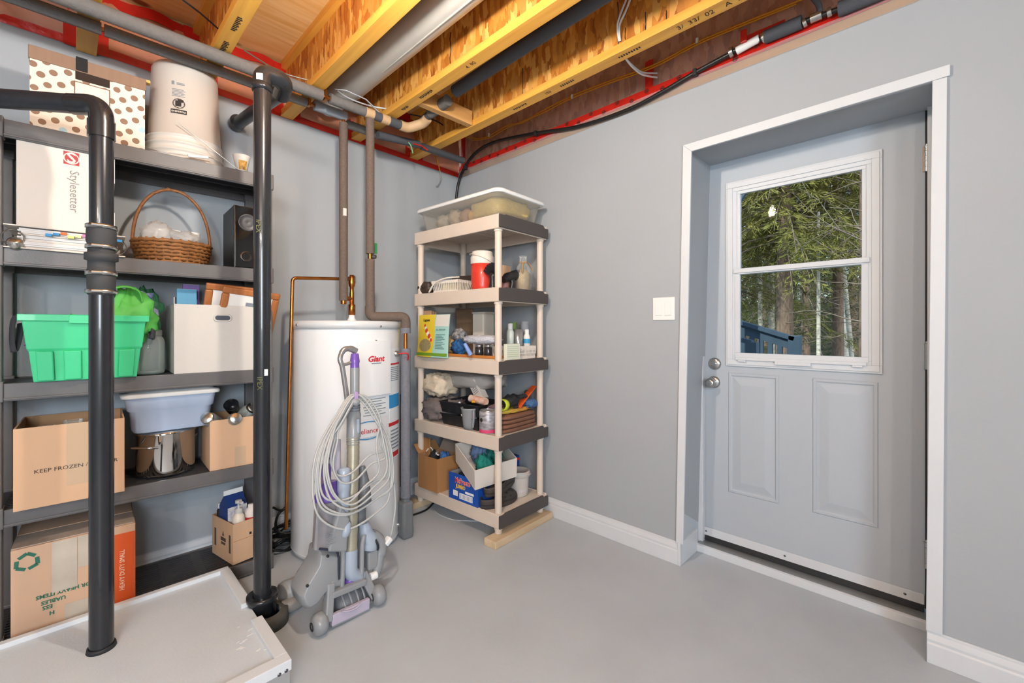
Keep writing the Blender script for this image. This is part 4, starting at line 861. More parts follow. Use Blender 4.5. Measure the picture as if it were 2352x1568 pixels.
M_card = mat('cardboard', '#c39c78', .8, var=.06, scale=6); M_card2 = mat('light_cardboard', '#d0aa88', .8, var=.05, scale=5); M_cardin = mat('cardboard_inside', '#a9825f', .85)
M_wcard = mat('white_cardboard', '#dcd4cb', .75); M_glassj = clear('jar_glass', '#eef3f0', .10, .02); M_lid = mat('jar_lid_metal', '#cdcdca', .25, metal=1.)
def open_box(par, x0, x1, y0, y1, z0, z1, m, m_in=None, t=.004, name='box_body', top=(0, 0)):
    b = B(); a, c = top
    o_ = [(x0, y0), (x1, y0), (x1, y1), (x0, y1)]; ot = [(x0-a, y0-c), (x1+a, y0-c), (x1+a, y1+c), (x0-a, y1+c)]
    inn = [(x0+t, y0+t), (x1-t, y0+t), (x1-t, y1-t), (x0+t, y1-t)]; it = [(x0-a+t, y0-c+t), (x1+a-t, y0-c+t), (x1+a-t, y1+c-t), (x0-a+t, y1+c-t)]
    vs = [(*p, z0) for p in o_]+[(*p, z1) for p in ot]+[(*p, z0+t) for p in inn]+[(*p, z1) for p in it]
    b.add(vs, [(3, 2, 1, 0), (0, 1, 5, 4), (1, 2, 6, 5), (2, 3, 7, 6), (3, 0, 4, 7)], 0)
    b.add(vs, [(8, 9, 10, 11), (9, 8, 12, 13), (10, 9, 13, 14), (11, 10, 14, 15), (8, 11, 15, 12)], 1)
    b.add(vs, [(4, 5, 13, 12), (5, 6, 14, 13), (6, 7, 15, 14), (7, 4, 12, 15)], 0)
    return obj(name, b, [m, m_in or m], par)
def decal(par, name, x0, x1, z0, z1, y, m, t=.0006): b = B(); b.box(x0, x1, y-t, y, z0, z1); return obj(name, b, m, par)
FRONT = lambda x, y, z: face((x, y, z), (1, 0, 0), (0, 0, 1))
# --- top: polka-dot box, ruler, clip, bucket, cup
yb = .012; xl, _ = SL(64, 200, yb); xr, _ = SL(336, 250, yb); z0 = SZs[0]+.0045; zt_ = SL(66, 100, yb)[1]; zl_ = SL(66, 131, yb)[1]
t = sthing('storage_box', 'cream cardboard box with brown and blue polka dots and a plain brown lid', 'box', xl, yb, z0)
w_ = xr-xl; h_ = zl_-z0; D_ = .27
b = B(); b.box(.004, w_-.004, .004, D_, 0, h_+.01); obj('box_body', b, dots('polka_dots', '#e2d6c8', ('#8a6a54', '#a9c8d2'), 26, .30), t)
b = B(); b.box(0, w_, 0, D_+.004, h_, zt_-z0); lid = obj('lid', b, mat('brown_lid_card', '#8f735f', .8, var=.1, scale=8, stretch=(8, 1, .3)), t, bev=.003)
xa, xb_ = SL(170, 210, yb)[0]-xl, SL(253, 250, yb)[0]-xl; q0, q1 = SL(210, 195, yb)[1]-z0, SL(210, 238, yb)[1]-z0
b = B(); b.ring(xa, xb_, q1, q0, .003, .0025, .0045); b.box(xa+.003, xb_-.003, .003, .0045, q1+.003, q0-.003, 1); obj('label_panel', b, [mat('brown_print', '#7c5a45', .8), mat('cream_card', '#e2d6c8', .8)], t)
xa, xb_ = SL(173, 175, yb)[0]-xl, SL(252, 200, yb)[0]-xl; b = B(); b.box(xa, xb_, .0015, .0045, h_-.03, h_+.001); obj('hand_hole', b, mat('dark_hollow', '#33271f', .9), t)
xc_ = SL(188, 135, yb)[0]; zc2 = SL(188, 120, yb)[1]
c = sthing('binder_clip', 'large black binder clip gripping the brown box lid', 'clip', xc_, yb, zt_-.045)
b = B(); b.box(-.016, .016, -.004, -.0005, 0, .05); b.box(-.016, .016, -.004, .006, .0475, .051); obj('clip_body', b, mat('black_clip', '#2c2d30', .3, metal=.3), c, bev=.002)
xa = SL(203, 150, yb)[0]; xe_ = SL(347, 195, yb)[0]
c = sthing('wooden_ruler', 'yellow wooden ruler lying along the brown lid of the polka dot box', 'ruler', xa, yb+.03, zt_+.0005)
b = B(); b.box(0, xe_-xa, 0, .03, 0, .012); obj('ruler_body', b, mat('yellow_wood', '#d9b06a', .5), c, bev=.002)
xB, zB = SL(427, 380, .15); rB = .146; t = sthing('bucket', 'white plastic bucket standing upside down on the top shelf', 'bucket', xB, .158, z0)
HB = SL(424, 141, .05)[1]-z0
M_pail = mat('white_pail', '#cbc4bc', .4, coat=.1)
prof = [(rB-.004, 0), (rB, .004), (rB, .012), (rB-.006, .014), (rB-.004, .035), (rB, .037), (rB, .043), (rB-.006, .046), (rB-.006, .066), (rB-.001, .068), (rB-.001, .074), (rB-.008, .078), (rB-.008, .10), (rB-.002, .104), (rB-.012, .108), (rB-.024, HB-.02), (rB-.032, HB-.003), (rB-.042, HB), (0, HB)]
b = B(); b.lathe(prof, n=56); obj('bucket_body', b, M_pail, t)
def bk_wrap(px, py, r_):
    xx = SL(px, py, .02); ang = math.atan2(-1, 0)+math.asin(max(-1, min(1, (xx[0]-xB)/r_*.98))); return ang, xx[1]-z0
ang, zz = bk_wrap(411, 225, rB-.016)
def wr(p, a0=ang, zq=zz): r_ = rB-.0115-.0125*((zq+p.y-.108)/(HB-.128)); tt = a0+p.x/r_; return Vector(((r_+p.z)*math.cos(tt), (r_+p.z)*math.sin(tt), zq+p.y))
def bgrid(name, x0, x1, y0, y1, m, off=.0012): b = B(); b.grid(lambda u, v: wr(Vector((x0+(x1-x0)*u, y0+(y1-y0)*v, off))), 8, 4); return obj(name, b, m, t)
bgrid('warning_bar', -.028, .028, -.062, -.044, M_ink); 
text('lettering', 'WARNING', .0105, None, M_pail, t, wrap=lambda p: wr(Vector((-p.x, -p.y-.053, .002+p.z))), bold=.0003)
b = B()
for k in range(26):
    a_ = k/26*2*math.pi; b.add([wr(Vector((math.cos(a_)*.022, -.018+math.sin(a_)*.022, .001))), wr(Vector((math.cos(a_+.25)*.022, -.018+math.sin(a_+.25)*.022, .001))), wr(Vector((math.cos(a_+.12)*.016, -.018+math.sin(a_+.12)*.016, .001)))], [(0, 1, 2)])
obj('warning_ring', b, M_ink, t)
bgrid('warning_mark', -.012, .009, -.03, -.006, M_ink); bgrid('warning_mark', -.004, .016, -.012, .0, M_ink)
for k in range(6): bgrid('print_line', -.024, .022-(k % 2)*.006, .012+k*.006, .0145+k*.006, M_grey)
bgrid('barcode', -.026, -.016, .062, .078, M_grey); bgrid('print_line', -.008, .02, .064, .068, M_grey); bgrid('print_line', -.008, .02, .07, .073, M_grey)
hp = [SL(335, 332, .0), SL(370, 365, -.02), SL(430, 356, -.03), SL(500, 364, -.02)]
b = B(); b.tube(spline([Vector((x-xB, y-.158, z-z0)) for (x, z), y in zip([SL(328, 330, .03), SL(355, 345, .0), SL(400, 353, -.012), SL(440, 358, -.014), SL(490, 363, 0)], (.05, .002, -.012, -.014, .0))], 6), .0018, 6); k = obj('bail_wire', b, M_steel, t)
b = B(); x, z = SL(410, 280, -.0); x2, z2 = SL(545, 388, -.012); b.tube([Vector((x-xB, -.152, z-z0)), Vector((x2-xB, -.172, z2-z0))], .0018, 6); obj('bail_wire', b, M_steel, t)
b = B(); x, z = SL(432, 357, -.016); x2, z2 = SL(478, 362, -.012); b.tube([Vector((x-xB, -.174, z-z0)), Vector((x2-xB, -.170, z2-z0))], .006, 10); obj('grip', b, M_plate, k)
ang2, zz2 = bk_wrap(503, 262, rB-.016); b = B(); b.grid(lambda u, v: (lambda r_, tt: Vector((r_*math.cos(tt), r_*math.sin(tt), zz2-.04+.08*v)))(rB-.0175-.005*v, ang2+.02+.10*u), 5, 4); obj('colour_label', b, mat('gold_label', '#c98a3a', .5), t)
x, z = SL(556, 380, .06); t = sthing('paper_cup', 'white paper cup with black red and gold print beside the bucket', 'cup', x, .07, z0)
b = B(); b.M = None; b.lathe([(0, 0), (.020, 0), (.036, .085), (.0375, .087), (.034, .085), (.018, .003), (0, .003)], n=24); obj('cup_body', b, M_wcard, t)
b = B(); b.lathe([(.0245, .018), (.0316, .06)], n=10, a0=-2.2, a1=-1.0); obj('printed_band', b, mat('cup_print', '#33261f', .6, var=.9, scale=60, col2='#d9a545'), t)
# --- second shelf
z0 = SZs[1]+.0045
yb = .0; xl, _ = SL(8, 560, yb); xr, _ = SL(288, 560, yb); zt_ = SL(140, 507, yb)[1]
t = sthing('ring_binder', 'thick white ring binder lying flat, stuffed with paper and coloured tabs', 'binder', xl, -.012, z0); w_ = xr-xl
b = B(); b.box(0, w_, 0, .27, 0, .004); b.box(0, w_, .0, .27, .078, .082); b.box(0, w_, .266, .27, .004, .078); obj('cover', b, M_wcard, t, bev=.001)
for k in range(12): b = B(); b.box(.03+random.uniform(0, .012), w_-.035-random.uniform(0, .012), .004+random.uniform(0, .014), .25, .0045+k*.0058, .0045+k*.0058+.0054); obj('paper_bundle', b, mat('paper', '#dcd9d6', .8) if k % 4 else mat('paper_warm', '#d5cabf', .8), t)
for i, cc in enumerate(['#3c9bd6', '#2f86c0', '#e86a2c', '#cfe07a', '#d7e39a', '#e97fb0', '#e8722f', '#c3df5c', '#e78ac0', '#e8a83c', '#3c9bd6']):
    x = .10+.019*i; b = B(); b.box(x, x+.016, -.006, .012, .052+.005*(i % 3), .061+.005*(i % 3)); obj('index_tab', b, mat('tab%d' % (i % 9), cc, .6), t)
for x in (.022, w_-.024): b = B(); b.lathe([(.0265, -.002), (.029, 0), (.0265, .002), (.0245, 0), (.0265, -.002)], (x, .003, .036), 26, axis=(0, 1, 0)); obj('ring', b, M_lid, t)
b = B(); b.lathe([(0, .02), (.016, .016), (.024, 0)], (.028, .01, .016), 16, axis=(0, -1, 0)); obj('ring_boss', b, M_lid, t)
zb = z0+.0825; xl, _ = SL(37, 410, .01); xr, _ = SL(262, 430, .01); zt_ = SL(40, 320, .01)[1]
t = sthing('shoe_box', 'white cardboard carton with red square logo and vertical grey lettering', 'box', xl, .01, zb); w_, h_ = xr-xl, zt_-zb
b = B(); b.box(0, w_, 0, .25, 0, h_); obj('box_body', b, M_wcard, t, bev=.002)
b = B(); b.box(w_, w_+.0025, .004, .24, h_*.68, h_-.002); b.box(w_, w_+.0025, .004, .24, .004, h_*.3); obj('side_flap', b, M_wcard, t)
xs, zs = SL(164, 364, .01); xs -= xl; zs -= zb; M_lred = mat('logo_red', '#b23a3c', .6); M_lgrey = mat('logo_grey', '#8d8684', .6)
decal(t, 'logo_square', xs-.021, xs+.021, zs-.024, zs+.024, 0, M_lred); b = B(); b.lathe([(.018, 0), (.020, .0007), (.0215, 0)], (xs, -.0006, zs), 28, axis=(0, -1, 0)); obj('logo_arc', b, M_wcard, t)
text('lettering', 'S', .055, FRONT(xs, -.0012, zs), M_wcard, t, bold=.001); xs2, zs2 = SL(170, 440, .01)
text('lettering', 'Stylesetter', .036, face((xs2-xl, -.0008, zs2-zb), (0, 0, -1), (1, 0, 0)), M_lgrey, t, sx=1.0)
# basket
xc_, _ = SL(398, 580, .14); t = sthing('wicker_basket', 'oval brown wicker basket with tall hoop handle holding plastic bags', 'basket', xc_, .15, z0)
ra, rb_ = .118, .10; M_wick = mat('wicker', '#a06a3a', .55, var=.45, scale=30); hB = .105
for row in range(7):
    b = B(); z = .006+row*.0145; k_ = 1+.16*row/6; pts = []
    for i in range(56):
        a_ = 2*math.pi*i/56; w_ = (.004 if (i+row) % 2 else -.004); pts.append((math.cos(a_)*(ra*k_+w_), math.sin(a_)*(rb_*k_+w_), z+.002*math.sin(i*2.1)))
    b.tube(pts, .0078, 6, closed=True); obj('weave_strand', b, M_wick, t)
for i in range(28):
    a_ = 2*math.pi*(i+.5)/28; b = B(); b.tube([(math.cos(a_)*ra, math.sin(a_)*rb_, .0), (math.cos(a_)*ra*1.16, math.sin(a_)*rb_*1.16, hB)], .004, 5); obj('stake', b, M_wick, t)
b = B(); b.lathe([(0, .001), (ra, .001), (ra, .005), (0, .005)], n=30, ell=(1, rb_/ra)); obj('base', b, M_wick, t)
zh_ = SL(400, 436, .14)[1]-z0; b = B()
hp = [Vector((-.138*math.cos(math.pi*k/24), .0, .06+(zh_-.06)*math.sin(math.pi*k/24)**.8)) for k in range(25)]; b.tube(hp, .0065, 8); k = obj('hoop_handle', b, mat('cane', '#8f5b33', .5, var=.3, scale=60), t)
b = B(); hw = [Vector(p)+Vector((0, .008*math.cos(i*1.9), .008*math.sin(i*1.9))) for i, p in enumerate(hp)]; b.tube(hw, .003, 5); obj('handle_wrap', b, MATS['cane'], k)
M_bag = clear('clear_plastic_bag', '#eeeae6', .28, .15)
for i, (x, y, z, r) in enumerate(((-.055, -.03, .13, (.055, .045, .05)), (.035, -.035, .115, (.06, .05, .035)))):
    c = sthing('plastic_bag', 'crumpled clear plastic bag '+('bulging beside the basket handle' if i == 0 else 'lying low in the basket centre'), 'bag', xc_+x, .15+y, z0+z-r[2]); b = B(); b.blob((0, 0, r[2]), r, 12, .35, 3., seed=i*3+1); obj('bag', b, M_bag, c)
M_foamc = mat('white_styrofoam', '#e8e6e3', .7)
c = sthing('foam_bowl', 'white foam bowl stack standing in the wicker basket', 'bowl', xc_-.01, .19, z0+.006); b = B(); b.lathe([(0, 0), (.045, 0), (.065, .145), (.068, .15), (.062, .15), (.04, .01), (0, .01)], n=26); obj('bowl', b, M_foamc, c)
c = sthing('foam_cup', 'white foam cup standing in the basket near the handle end', 'cup', xc_+.068, .135, z0+.006); b = B(); b.lathe([(0, 0), (.02, 0), (.030, .145), (.0315, .147), (.028, .145), (.018, .004), (0, .004)], n=22); obj('cup', b, M_foamc, c)
# speaker
xl, _ = SL(537, 540, .03); t = sthing('speaker', 'glossy black loudspeaker with round bass port on the second shelf', 'speaker', xl, .03, z0, rz=math.radians(0)); h_ = SL(540, 470, .03)[1]-z0
b = B(); b.box(0, .098, 0, .24, 0, h_); obj('cabinet', b, mat('satin_black', '#1d1d1f', .4), t, bev=.004)
b = B(); b.box(.004, .094, -.004, .0, .004, h_-.004); fp = obj('front_panel', b, mat('gloss_black', '#19191b', .08, coat=1.), t, bev=.003)
b = B(); b.lathe([(.021, .006), (.024, .004), (.026, .0)], (.05, -.004, .055), 28, axis=(0, -1, 0)); b.lathe([(.0, -.002), (.021, .001), (.021, .006)], (.05, -.004, .055), 28, axis=(0, -1, 0), mi=1); obj('bass_port', b, [M_lid, M_ink], t)
b = B(); b.lathe([(0, .001), (.02, .003), (.034, .001), (.038, .004), (.040, 0)], (.056, -.004, h_-.075), 28, axis=(0, -1, 0)); obj('driver_cone', b, mat('grey_cone', '#3d3d40', .35), t)
# --- third shelf: green tote, jar, white bin
z0 = SZs[2]+.0045; yb = -.04
xl, _ = SL(75, 868, yb); xr, _ = SL(315, 868, yb); xtl, zt_ = SL(55, 722, yb); xtr, _ = SL(345, 735, yb)
t = sthing('green_tote', 'bright green plastic tote with black rope handles', 'tote', (xl+xr)/2, yb, z0); w_ = (xr-xl)/2; wt = (xtr-xtl)/2-.006; h_ = zt_-z0
M_green = mat('green_plastic', '#3fc68a', .4, coat=.15); D_ = .30
def pq(x, y, z): return (x, y, z)
def tote_ring(z, s): u = z/h_; wx = w_+(wt-w_)*u-s; y_0, y_1 = .02*(1-u)+s, D_-.02*(1-u)-s; return [(-wx, y_0, z), (wx, y_0, z), (wx, y_1, z), (-wx, y_1, z)]
rings = [tote_ring(0, 0), tote_ring(h_*.46, 0), tote_ring(h_*.50, -.004), tote_ring(h_, -.004)]; inn = [tote_ring(h_, .002), tote_ring(.006, .004)]
vs = sum(rings+inn, []); fs = [(3, 2, 1, 0), (20, 21, 22, 23)]
for L_ in range(5):
    for i in range(4): fs.append((L_*4+i, L_*4+(i+1) % 4, (L_+1)*4+(i+1) % 4, (L_+1)*4+i))
b = B(); b.add(vs, fs); body = obj('tote_body', b, M_green, t, bev=.003)
for (xa, xb_) in ((-.92, -.62), (-.44, -.12), (.1, .42), (.6, .92)):
    b = B(); b.add([(w_*xa, .006, .004), (w_*xb_, .006, .004), (w_*xb_*1.04, -.002, h_*.46), (w_*xa*1.04, -.002, h_*.46), (w_*xa, .03, .004), (w_*xb_, .03, .004), (w_*xb_*1.04, .02, h_*.46), (w_*xa*1.04, .02, h_*.46)], [(3, 2, 1, 0), (4, 5, 6, 7), (0, 1, 5, 4), (1, 2, 6, 5), (2, 3, 7, 6), (3, 0, 4, 7)]); obj('rib', b, M_green, body, bev=.004)
b = B(); wo = wt+.012; b.box(-wo, wo, -.014, .006, h_-.022, h_+.002); b.box(-wo, wo, D_-.006, D_+.012, h_-.022, h_+.002); b.box(-wo, -wt+.004, .006, D_-.006, h_-.022, h_+.002); b.box(wt-.004, wo, .006, D_-.006, h_-.022, h_+.002); b.box(-.05, .05, -.016, -.012, h_-.03, h_-.0); obj('rim', b, M_green, t, bev=.004)
M_strap = mat('charcoal_webbing', '#3b3b40', .9, bump=.3, bscale=300)
for s_ in (-1, 1):
    b = B(); x = s_*(wt+.012); ln = .13 if s_ < 0 else .09
    b.tube(spline([(x-s_*.01, .10, h_+.002), (x+s_*.014, .08, h_-.01), (x+s_*.018, .06, h_-ln*.6), (x+s_*.012, .05, h_-ln), (x+s_*.004, .08, h_-ln*.7), (x+s_*.002, .12, h_-.03)], 5), .011, 8, flat=.35); obj('rope_handle', b, M_strap, t)
# bags in the tote
def sheet_bag(name, label, cx, cy, cz, rx, ry, rz_, m, seed, amp=.4, fr=2.5): c = sthing(name, label, 'bag', cx, cy, cz-rz_*.9); b = B(); b.blob((0, 0, rz_*.9), (rx, ry, rz_), 16, amp, fr, seed=seed, fold=.35); obj('bag', b, m, c); return c
M_gbag = mat('green_shopping_bag', '#5cb954', .55); M_dg = mat('dark_green_bag', '#2f6a48', .6); M_pat = mat('blue_patterned_bag', '#26408c', .5, var=.9, scale=35, col2='#c6cbe0')
xq, zq = SL(200, 712, .05); sheet_bag('reusable_bag', 'folded light green shopping bag lying low across the tote', xq, .07, z0+.175, .12, .06, .075, M_gbag, 2)
xq, zq = SL(300, 690, .02); c = sheet_bag('reusable_bag', 'bright green shopping bag standing up out of the tote with its loop', xq, .03, z0+.235, .085, .04, .115, M_gbag, 5, .3)
b = B(); b.tube(spline([(-.06, -.03, .13), (-.075, -.035, .19), (-.03, -.035, .225), (.02, -.03, .215), (.035, -.02, .17)], 5), .016, 8, flat=.25); obj('bag_loop', b, M_gbag, c)
xq, zq = SL(350, 665, .10); sheet_bag('reusable_bag', 'dark green and blue bag poking up behind the bright green one', xq-.02, .12, z0+.25, .055, .035, .11, M_dg, 8)
xq, zq = SL(325, 690, .07); sheet_bag('patterned_bag', 'blue and white patterned bag crumpled between the green bags', xq-.01, .08, z0+.25, .06, .035, .10, M_pat, 9)
xq, zq = SL(130, 705, .1); sheet_bag('patterned_bag', 'blue patterned bag edge showing at the back of the tote', xq, .15, z0+.15, .09, .06, .055, M_pat, 12)
# jar
def jar(name, label, x, y, z, r, h, group=None, lid=True, rx=0., ry=0.):
    c = sthing(name, label, 'jar', x, y, z, group=group); b = B()
    b.lathe([(0, .001), (r*.9, .001), (r, .008), (r, h*.72), (r*.93, h*.80), (r*.78, h*.86), (r*.78, h*.9)], n=26); b.lathe([(0, .005), (r*.86, .005), (r*.95, .012), (r*.95, h*.72), (r*.74, h*.87)], n=26); obj('glass', b, M_glassj, c)
    if lid: b = B(); b.lathe([(r*.80, h*.86), (r*.84, h*.87), (r*.84, h*.985), (r*.78, h), (0, h)], n=26); obj('screw_lid', b, M_lid, c)
    return c
xq, zq = SL(343, 848, .08); jar('mason_jar', 'clear glass jar with metal lid between the green tote and the white bin', xq, .09, z0, .052, SL(343, 757, .06)[1]-z0)
# white bin
yb = .0; xl, _ = SL(400, 840, yb); xr = -.062; zt_ = SL(420, 698, yb)[1]
t = sthing('fabric_bin', 'white fabric storage bin with oval cut out handle', 'bin', xl, yb+.004, z0); w_ = xr-xl-.004; h_ = zt_-z0
M_wfab = mat('white_fabric', '#c9c4bd', .8, bump=.15, bscale=300)
open_box(t, 0, w_, 0, .29, 0, h_, M_wfab, mat('bin_inside', '#bdbab4', .85), .006, 'bin_body')
xg_, zg_ = SL(512, 730, yb); xg_ -= xl; zg_ -= z0; pts = []
for k in range(32): a_ = 2*math.pi*k/32; pts.append((xg_+(.018 if math.cos(a_) > 0 else -.018)+.014*math.cos(a_), -.002, zg_+.014*math.sin(a_)))
b = B(); b.tube(pts, .004, 6, closed=True); obj('handle_rim', b, M_wfab, t)
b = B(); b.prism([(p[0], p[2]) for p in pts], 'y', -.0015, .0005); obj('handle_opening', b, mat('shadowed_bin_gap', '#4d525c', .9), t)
M_frame = wood('picture_frame_wood', '#b3703c', '#96572a', (40, 40, 4), .45)
def pframe(label, x, y, z, w, h, rx, rz_, art=False):
    c = thing('picture_frame', label, 'picture frame', SW(x, y, z), 0); c.rotation_euler = (rx, rz_, RZ)
    b = B(); b.ring(0, w, 0, h, .03, 0, .018); obj('frame', b, M_frame, c, bev=.006)
    b = B(); b.box(.028, w-.028, .006, .012, .028, h-.028); k = obj('mat_board', b, mat('white_mat', '#e3e0da', .7), c)
    if art: b = B(); b.box(w*.42, w*.72, .0052, .006, h-.10, h-.062); obj('small_print', b, M_grey, k)
zf = z0+.01
xq, zq = SL(455, 690, .1); pframe('wooden picture frame leaning at the back of the white bin', SL(452, 690, .08)[0], .135, zf, .235, SL(470, 640, .03)[1]-zf, math.radians(17), math.radians(4))
xq, zq = SL(490, 700, .06); pframe('wooden picture frame with white mat standing in front in the bin', SL(482, 690, .05)[0], .095, zf, .235, SL(520, 648, .0)[1]-zf, math.radians(18), math.radians(6), True)
for (pxa, pxb, pyt, cc, lb, yy) in ((406, 452, 664, '#5f9fc0', 'light blue book standing in the white bin', .10), (420, 458, 654, '#7d5fa0', 'purple folder standing behind the blue book', .14), (380, 402, 682, '#d8d2cc', 'white papers standing at the end of the white bin', .12), (402, 408, 681, '#3a3436', 'thin black notebook standing beside the blue book', .11)):
    xa, xb_ = SL(pxa, 690, yy)[0], SL(pxb, 690, yy)[0]; zt2_ = SL((pxa+pxb)/2, pyt, yy)[1]
    c = sthing('book', lb, 'book', max(xa, xl+.01), yy, zf); b = B(); b.box(0, xb_-xa, 0, .014, 0, zt2_-zf); obj('cover', b, mat('book_'+lb.split()[1]+lb.split()[0], cc, .5), c, bev=.001)
    b = B(); b.box(.002, xb_-xa-.001, .003, .011, zt2_-zf, zt2_-zf+.001); obj('pages', b, MATS['paper'], c)
# --- fourth shelf: carton with jars, pot, plastic tub, small carton
z0 = SZs[3]+.0045; yb = -.045
xl, _ = SL(30, 1187, yb); xr, _ = SL(286, 1135, yb); zt_ = SL(40, 985, yb)[1]
xfl, _ = SL(28, 985, yb)
t = sthing('cardboard_carton', 'open tan carton reading KEEP FROZEN filled with glass jars', 'box', xl, yb, z0); w_ = xr-xl; h_ = zt_-z0
open_box(t, 0, w_, 0, .30, 0, h_, M_card2, M_cardin, .005, 'box_body')
M_btape = mat('packing_tape', '#c2a688', .25, coat=.3)
decal(t, 'packing_tape', w_*.45, w_*.70, .06, h_-.001, -.0002, M_btape)
xs, zs = SL(152, 1073, yb); text('lettering', 'KEEP FROZEN / GARDER', .019, FRONT(w_*.55, -.0008, zs-z0), M_ink, t, sx=1.05)
for i, (x, y) in enumerate(((.07, .06), (.135, .075), (.07, .14), (.14, .16), (.21, .20))):
    jar('preserving_jar', 'empty open glass jar standing in the KEEP FROZEN carton', xl+x, yb+y, z0+.006, .036, h_+.012-.006*(i % 3), group='glass jars in the frozen food carton', lid=False)
xp, _ = SL(382, 1090, .14); rP = .104; hP = SL(382, 996, .05)[1]-z0
t = sthing('stock_pot', 'large shiny stainless steel stock pot with loop handles', 'pot', xp, .145, z0); M_ss = mat('polished_steel', '#d3d3d2', .08, metal=1.)
b = B(); b.lathe([(0, 0), (rP-.012, 0), (rP-.002, .006), (rP, .014), (rP, hP-.006), (rP+.004, hP-.003), (rP+.004, hP), (rP-.003, hP), (rP-.003, .01), (0, .008)], n=64); pb = obj('pot_body', b, M_ss, t)
for ang in (-2.35, -2.35+math.pi):
    d = Vector((math.cos(ang), math.sin(ang), 0)); s_ = Vector((-d.y, d.x, 0)); zz = hP*.72; b = B()
    b.tube(bend([d*(rP-.002)-s_*.05+Vector((0, 0, zz)), d*(rP+.028)-s_*.04+Vector((0, 0, zz+.006)), d*(rP+.028)+s_*.04+Vector((0, 0, zz+.006)), d*(rP-.002)+s_*.05+Vector((0, 0, zz))], .02), .005, 8); obj('loop_handle', b, M_ss, t)
b = B(); b.lathe([(rP+.006, hP+.0005), (rP+.006, hP+.004), (rP*.7, hP+.012), (0, hP+.014)], n=48); obj('pot_lid', b, M_ss, t)
zb = z0+hP+.0145; xl, _ = SL(300, 950, .03); xr, _ = SL(487, 950, .03); zt_ = SL(400, 897, .0)[1]
t = sthing('plastic_tub', 'translucent blue white plastic tub with grey lid resting on the stock pot', 'tub', (xl+xr)/2, .03, zb); w_ = (xr-xl)/2; h_ = max(.11, SL(400, 900, .03)[1]-zb); M_tub = mat('milky_blue_plastic', '#c3d2ea', .3, trans=.25)
b = B()
def rr(wx, y0_, y1_, z, r=.03, n=5):
    o_ = []
    for (cx, cy, a0) in ((wx-r, y0_+r, -math.pi/2), (wx-r, y1_-r, 0), (-wx+r, y1_-r, math.pi/2), (-wx+r, y0_+r, math.pi)):
        for k in range(n+1): a_ = a0+math.pi/2*k/n; o_.append((cx+r*math.cos(a_), cy+r*math.sin(a_), z))
    return o_
def loft(b, rings, mi=0, cap0=True, cap1=True, sm=True):
    n = len(rings[0]); vs = sum(rings, []); fs = []
    for L_ in range(len(rings)-1):
        for i in range(n): fs.append((L_*n+i, L_*n+(i+1) % n, (L_+1)*n+(i+1) % n, (L_+1)*n+i))
    b.add(vs, fs, mi, sm)
    if cap0: b.add(rings[0], [tuple(range(n-1, -1, -1))], mi)
    if cap1: b.add(rings[-1], [tuple(range(n))], mi)
loft(b, [rr(w_-.012, .022, .228, 0), rr(w_-.004, .016, .234, .012), rr(w_+.002, .008, .242, h_*.55), rr(w_+.010, .002, .248, h_*.58), rr(w_+.018, -.008, .258, h_-.006)]); obj('tub_body', b, M_tub, t)
b = B(); loft(b, [rr(w_+.030, -.018, .268, h_-.014), rr(w_+.032, -.02, .27, h_-.004), rr(w_+.026, -.014, .264, h_+.004), rr(w_+.012, .0, .25, h_+.005), rr(w_+.008, .004, .246, h_+.016), rr(w_-.0, .01, .24, h_+.018)]); obj('lid', b, mat('grey_white_lid', '#cbcbca', .4), t)
yb = .01; xl, _ = SL(482, 1070, yb); zt_ = SL(490, 966, yb)[1]
t = sthing('small_carton', 'small open tan carton of glass jars beside the stock pot', 'box', xl, yb, z0); w_ = -.064-xl; h_ = zt_-z0; w_ = max(w_, .14)
open_box(t, 0, w_, 0, .24, 0, h_, M_card2, M_cardin, .004, 'box_body'); xs, zs = SL(552, 1045, yb); decal(t, 'packing_tape', xs-xl-.022, xs-xl+.022, .004, h_*.4, -.0002, M_btape)
for i, (x, y, r, rxx, lb) in enumerate(((.02, .06, .03, 1.1, 'metal lidded jar'), (.075, .05, .028, 1.25, 'metal lidded jar'), (.105, .08, .03, .9, 'metal lidded jar'))):
    c = jar('lidded_jar', ['glass jar lying in the small carton with its lid towards the stock pot', 'glass jar lying in the middle of the small carton', 'glass jar tipped steeply beside the black cup in the small carton'][i], xl+x+.02, yb+y+.03, z0+h_-.03, r, .11, group='lidded jars in the small carton'); c.rotation_euler = (rxx, .3*(i-1), RZ+.4*(i-1)); c.location.z += .0
xq, zq = SL(538, 922, .08); c = sthing('black_cup', 'black rimmed tin cup lying on top of the jars', 'cup', xq, .10, zq-.04); c.rotation_euler = (math.radians(55), 0, RZ-.4)
b = B(); b.lathe([(0, 0), (.026, 0), (.030, .05), (.031, .052), (.027, .05), (.024, .004), (0, .004)], n=24); obj('cup', b, mat('black_tin', '#202226', .25, metal=.5), c)
# --- bottom shelf: moving box, carton of bottles
z0 = SZs[4]+.0045; yb = -.012
xl, _ = SL(24, 1400, yb); xr, _ = SL(311, 1300, yb); zt_ = (SL(36, 1257, yb)[1]+SL(310, 1206, yb)[1])/2
t = sthing('moving_box', 'large taped moving box with orange end panel and recycling mark', 'box', xl, yb, z0); w_ = xr-xl; h_ = zt_-z0; h_ = min(h_, SZs[3]-.06-z0-.004)
M_mcard = mat('pinkish_cardboard', '#cba88c', .75, var=.06, scale=5)
b = B(); b.box(0, w_, 0, .29, 0, h_); obj('box_body', b, M_mcard, t, bev=.002)
b = B(); b.box(-.0, w_*.99, .01, .145, h_, h_+.003); obj('top_flap', b, mat('grey_print_card', '#b3a497', .7, var=.25, scale=18), t)
b = B(); b.box(.002, w_*.99, .147, .288, h_, h_+.004); obj('top_flap', b, M_mcard, t)
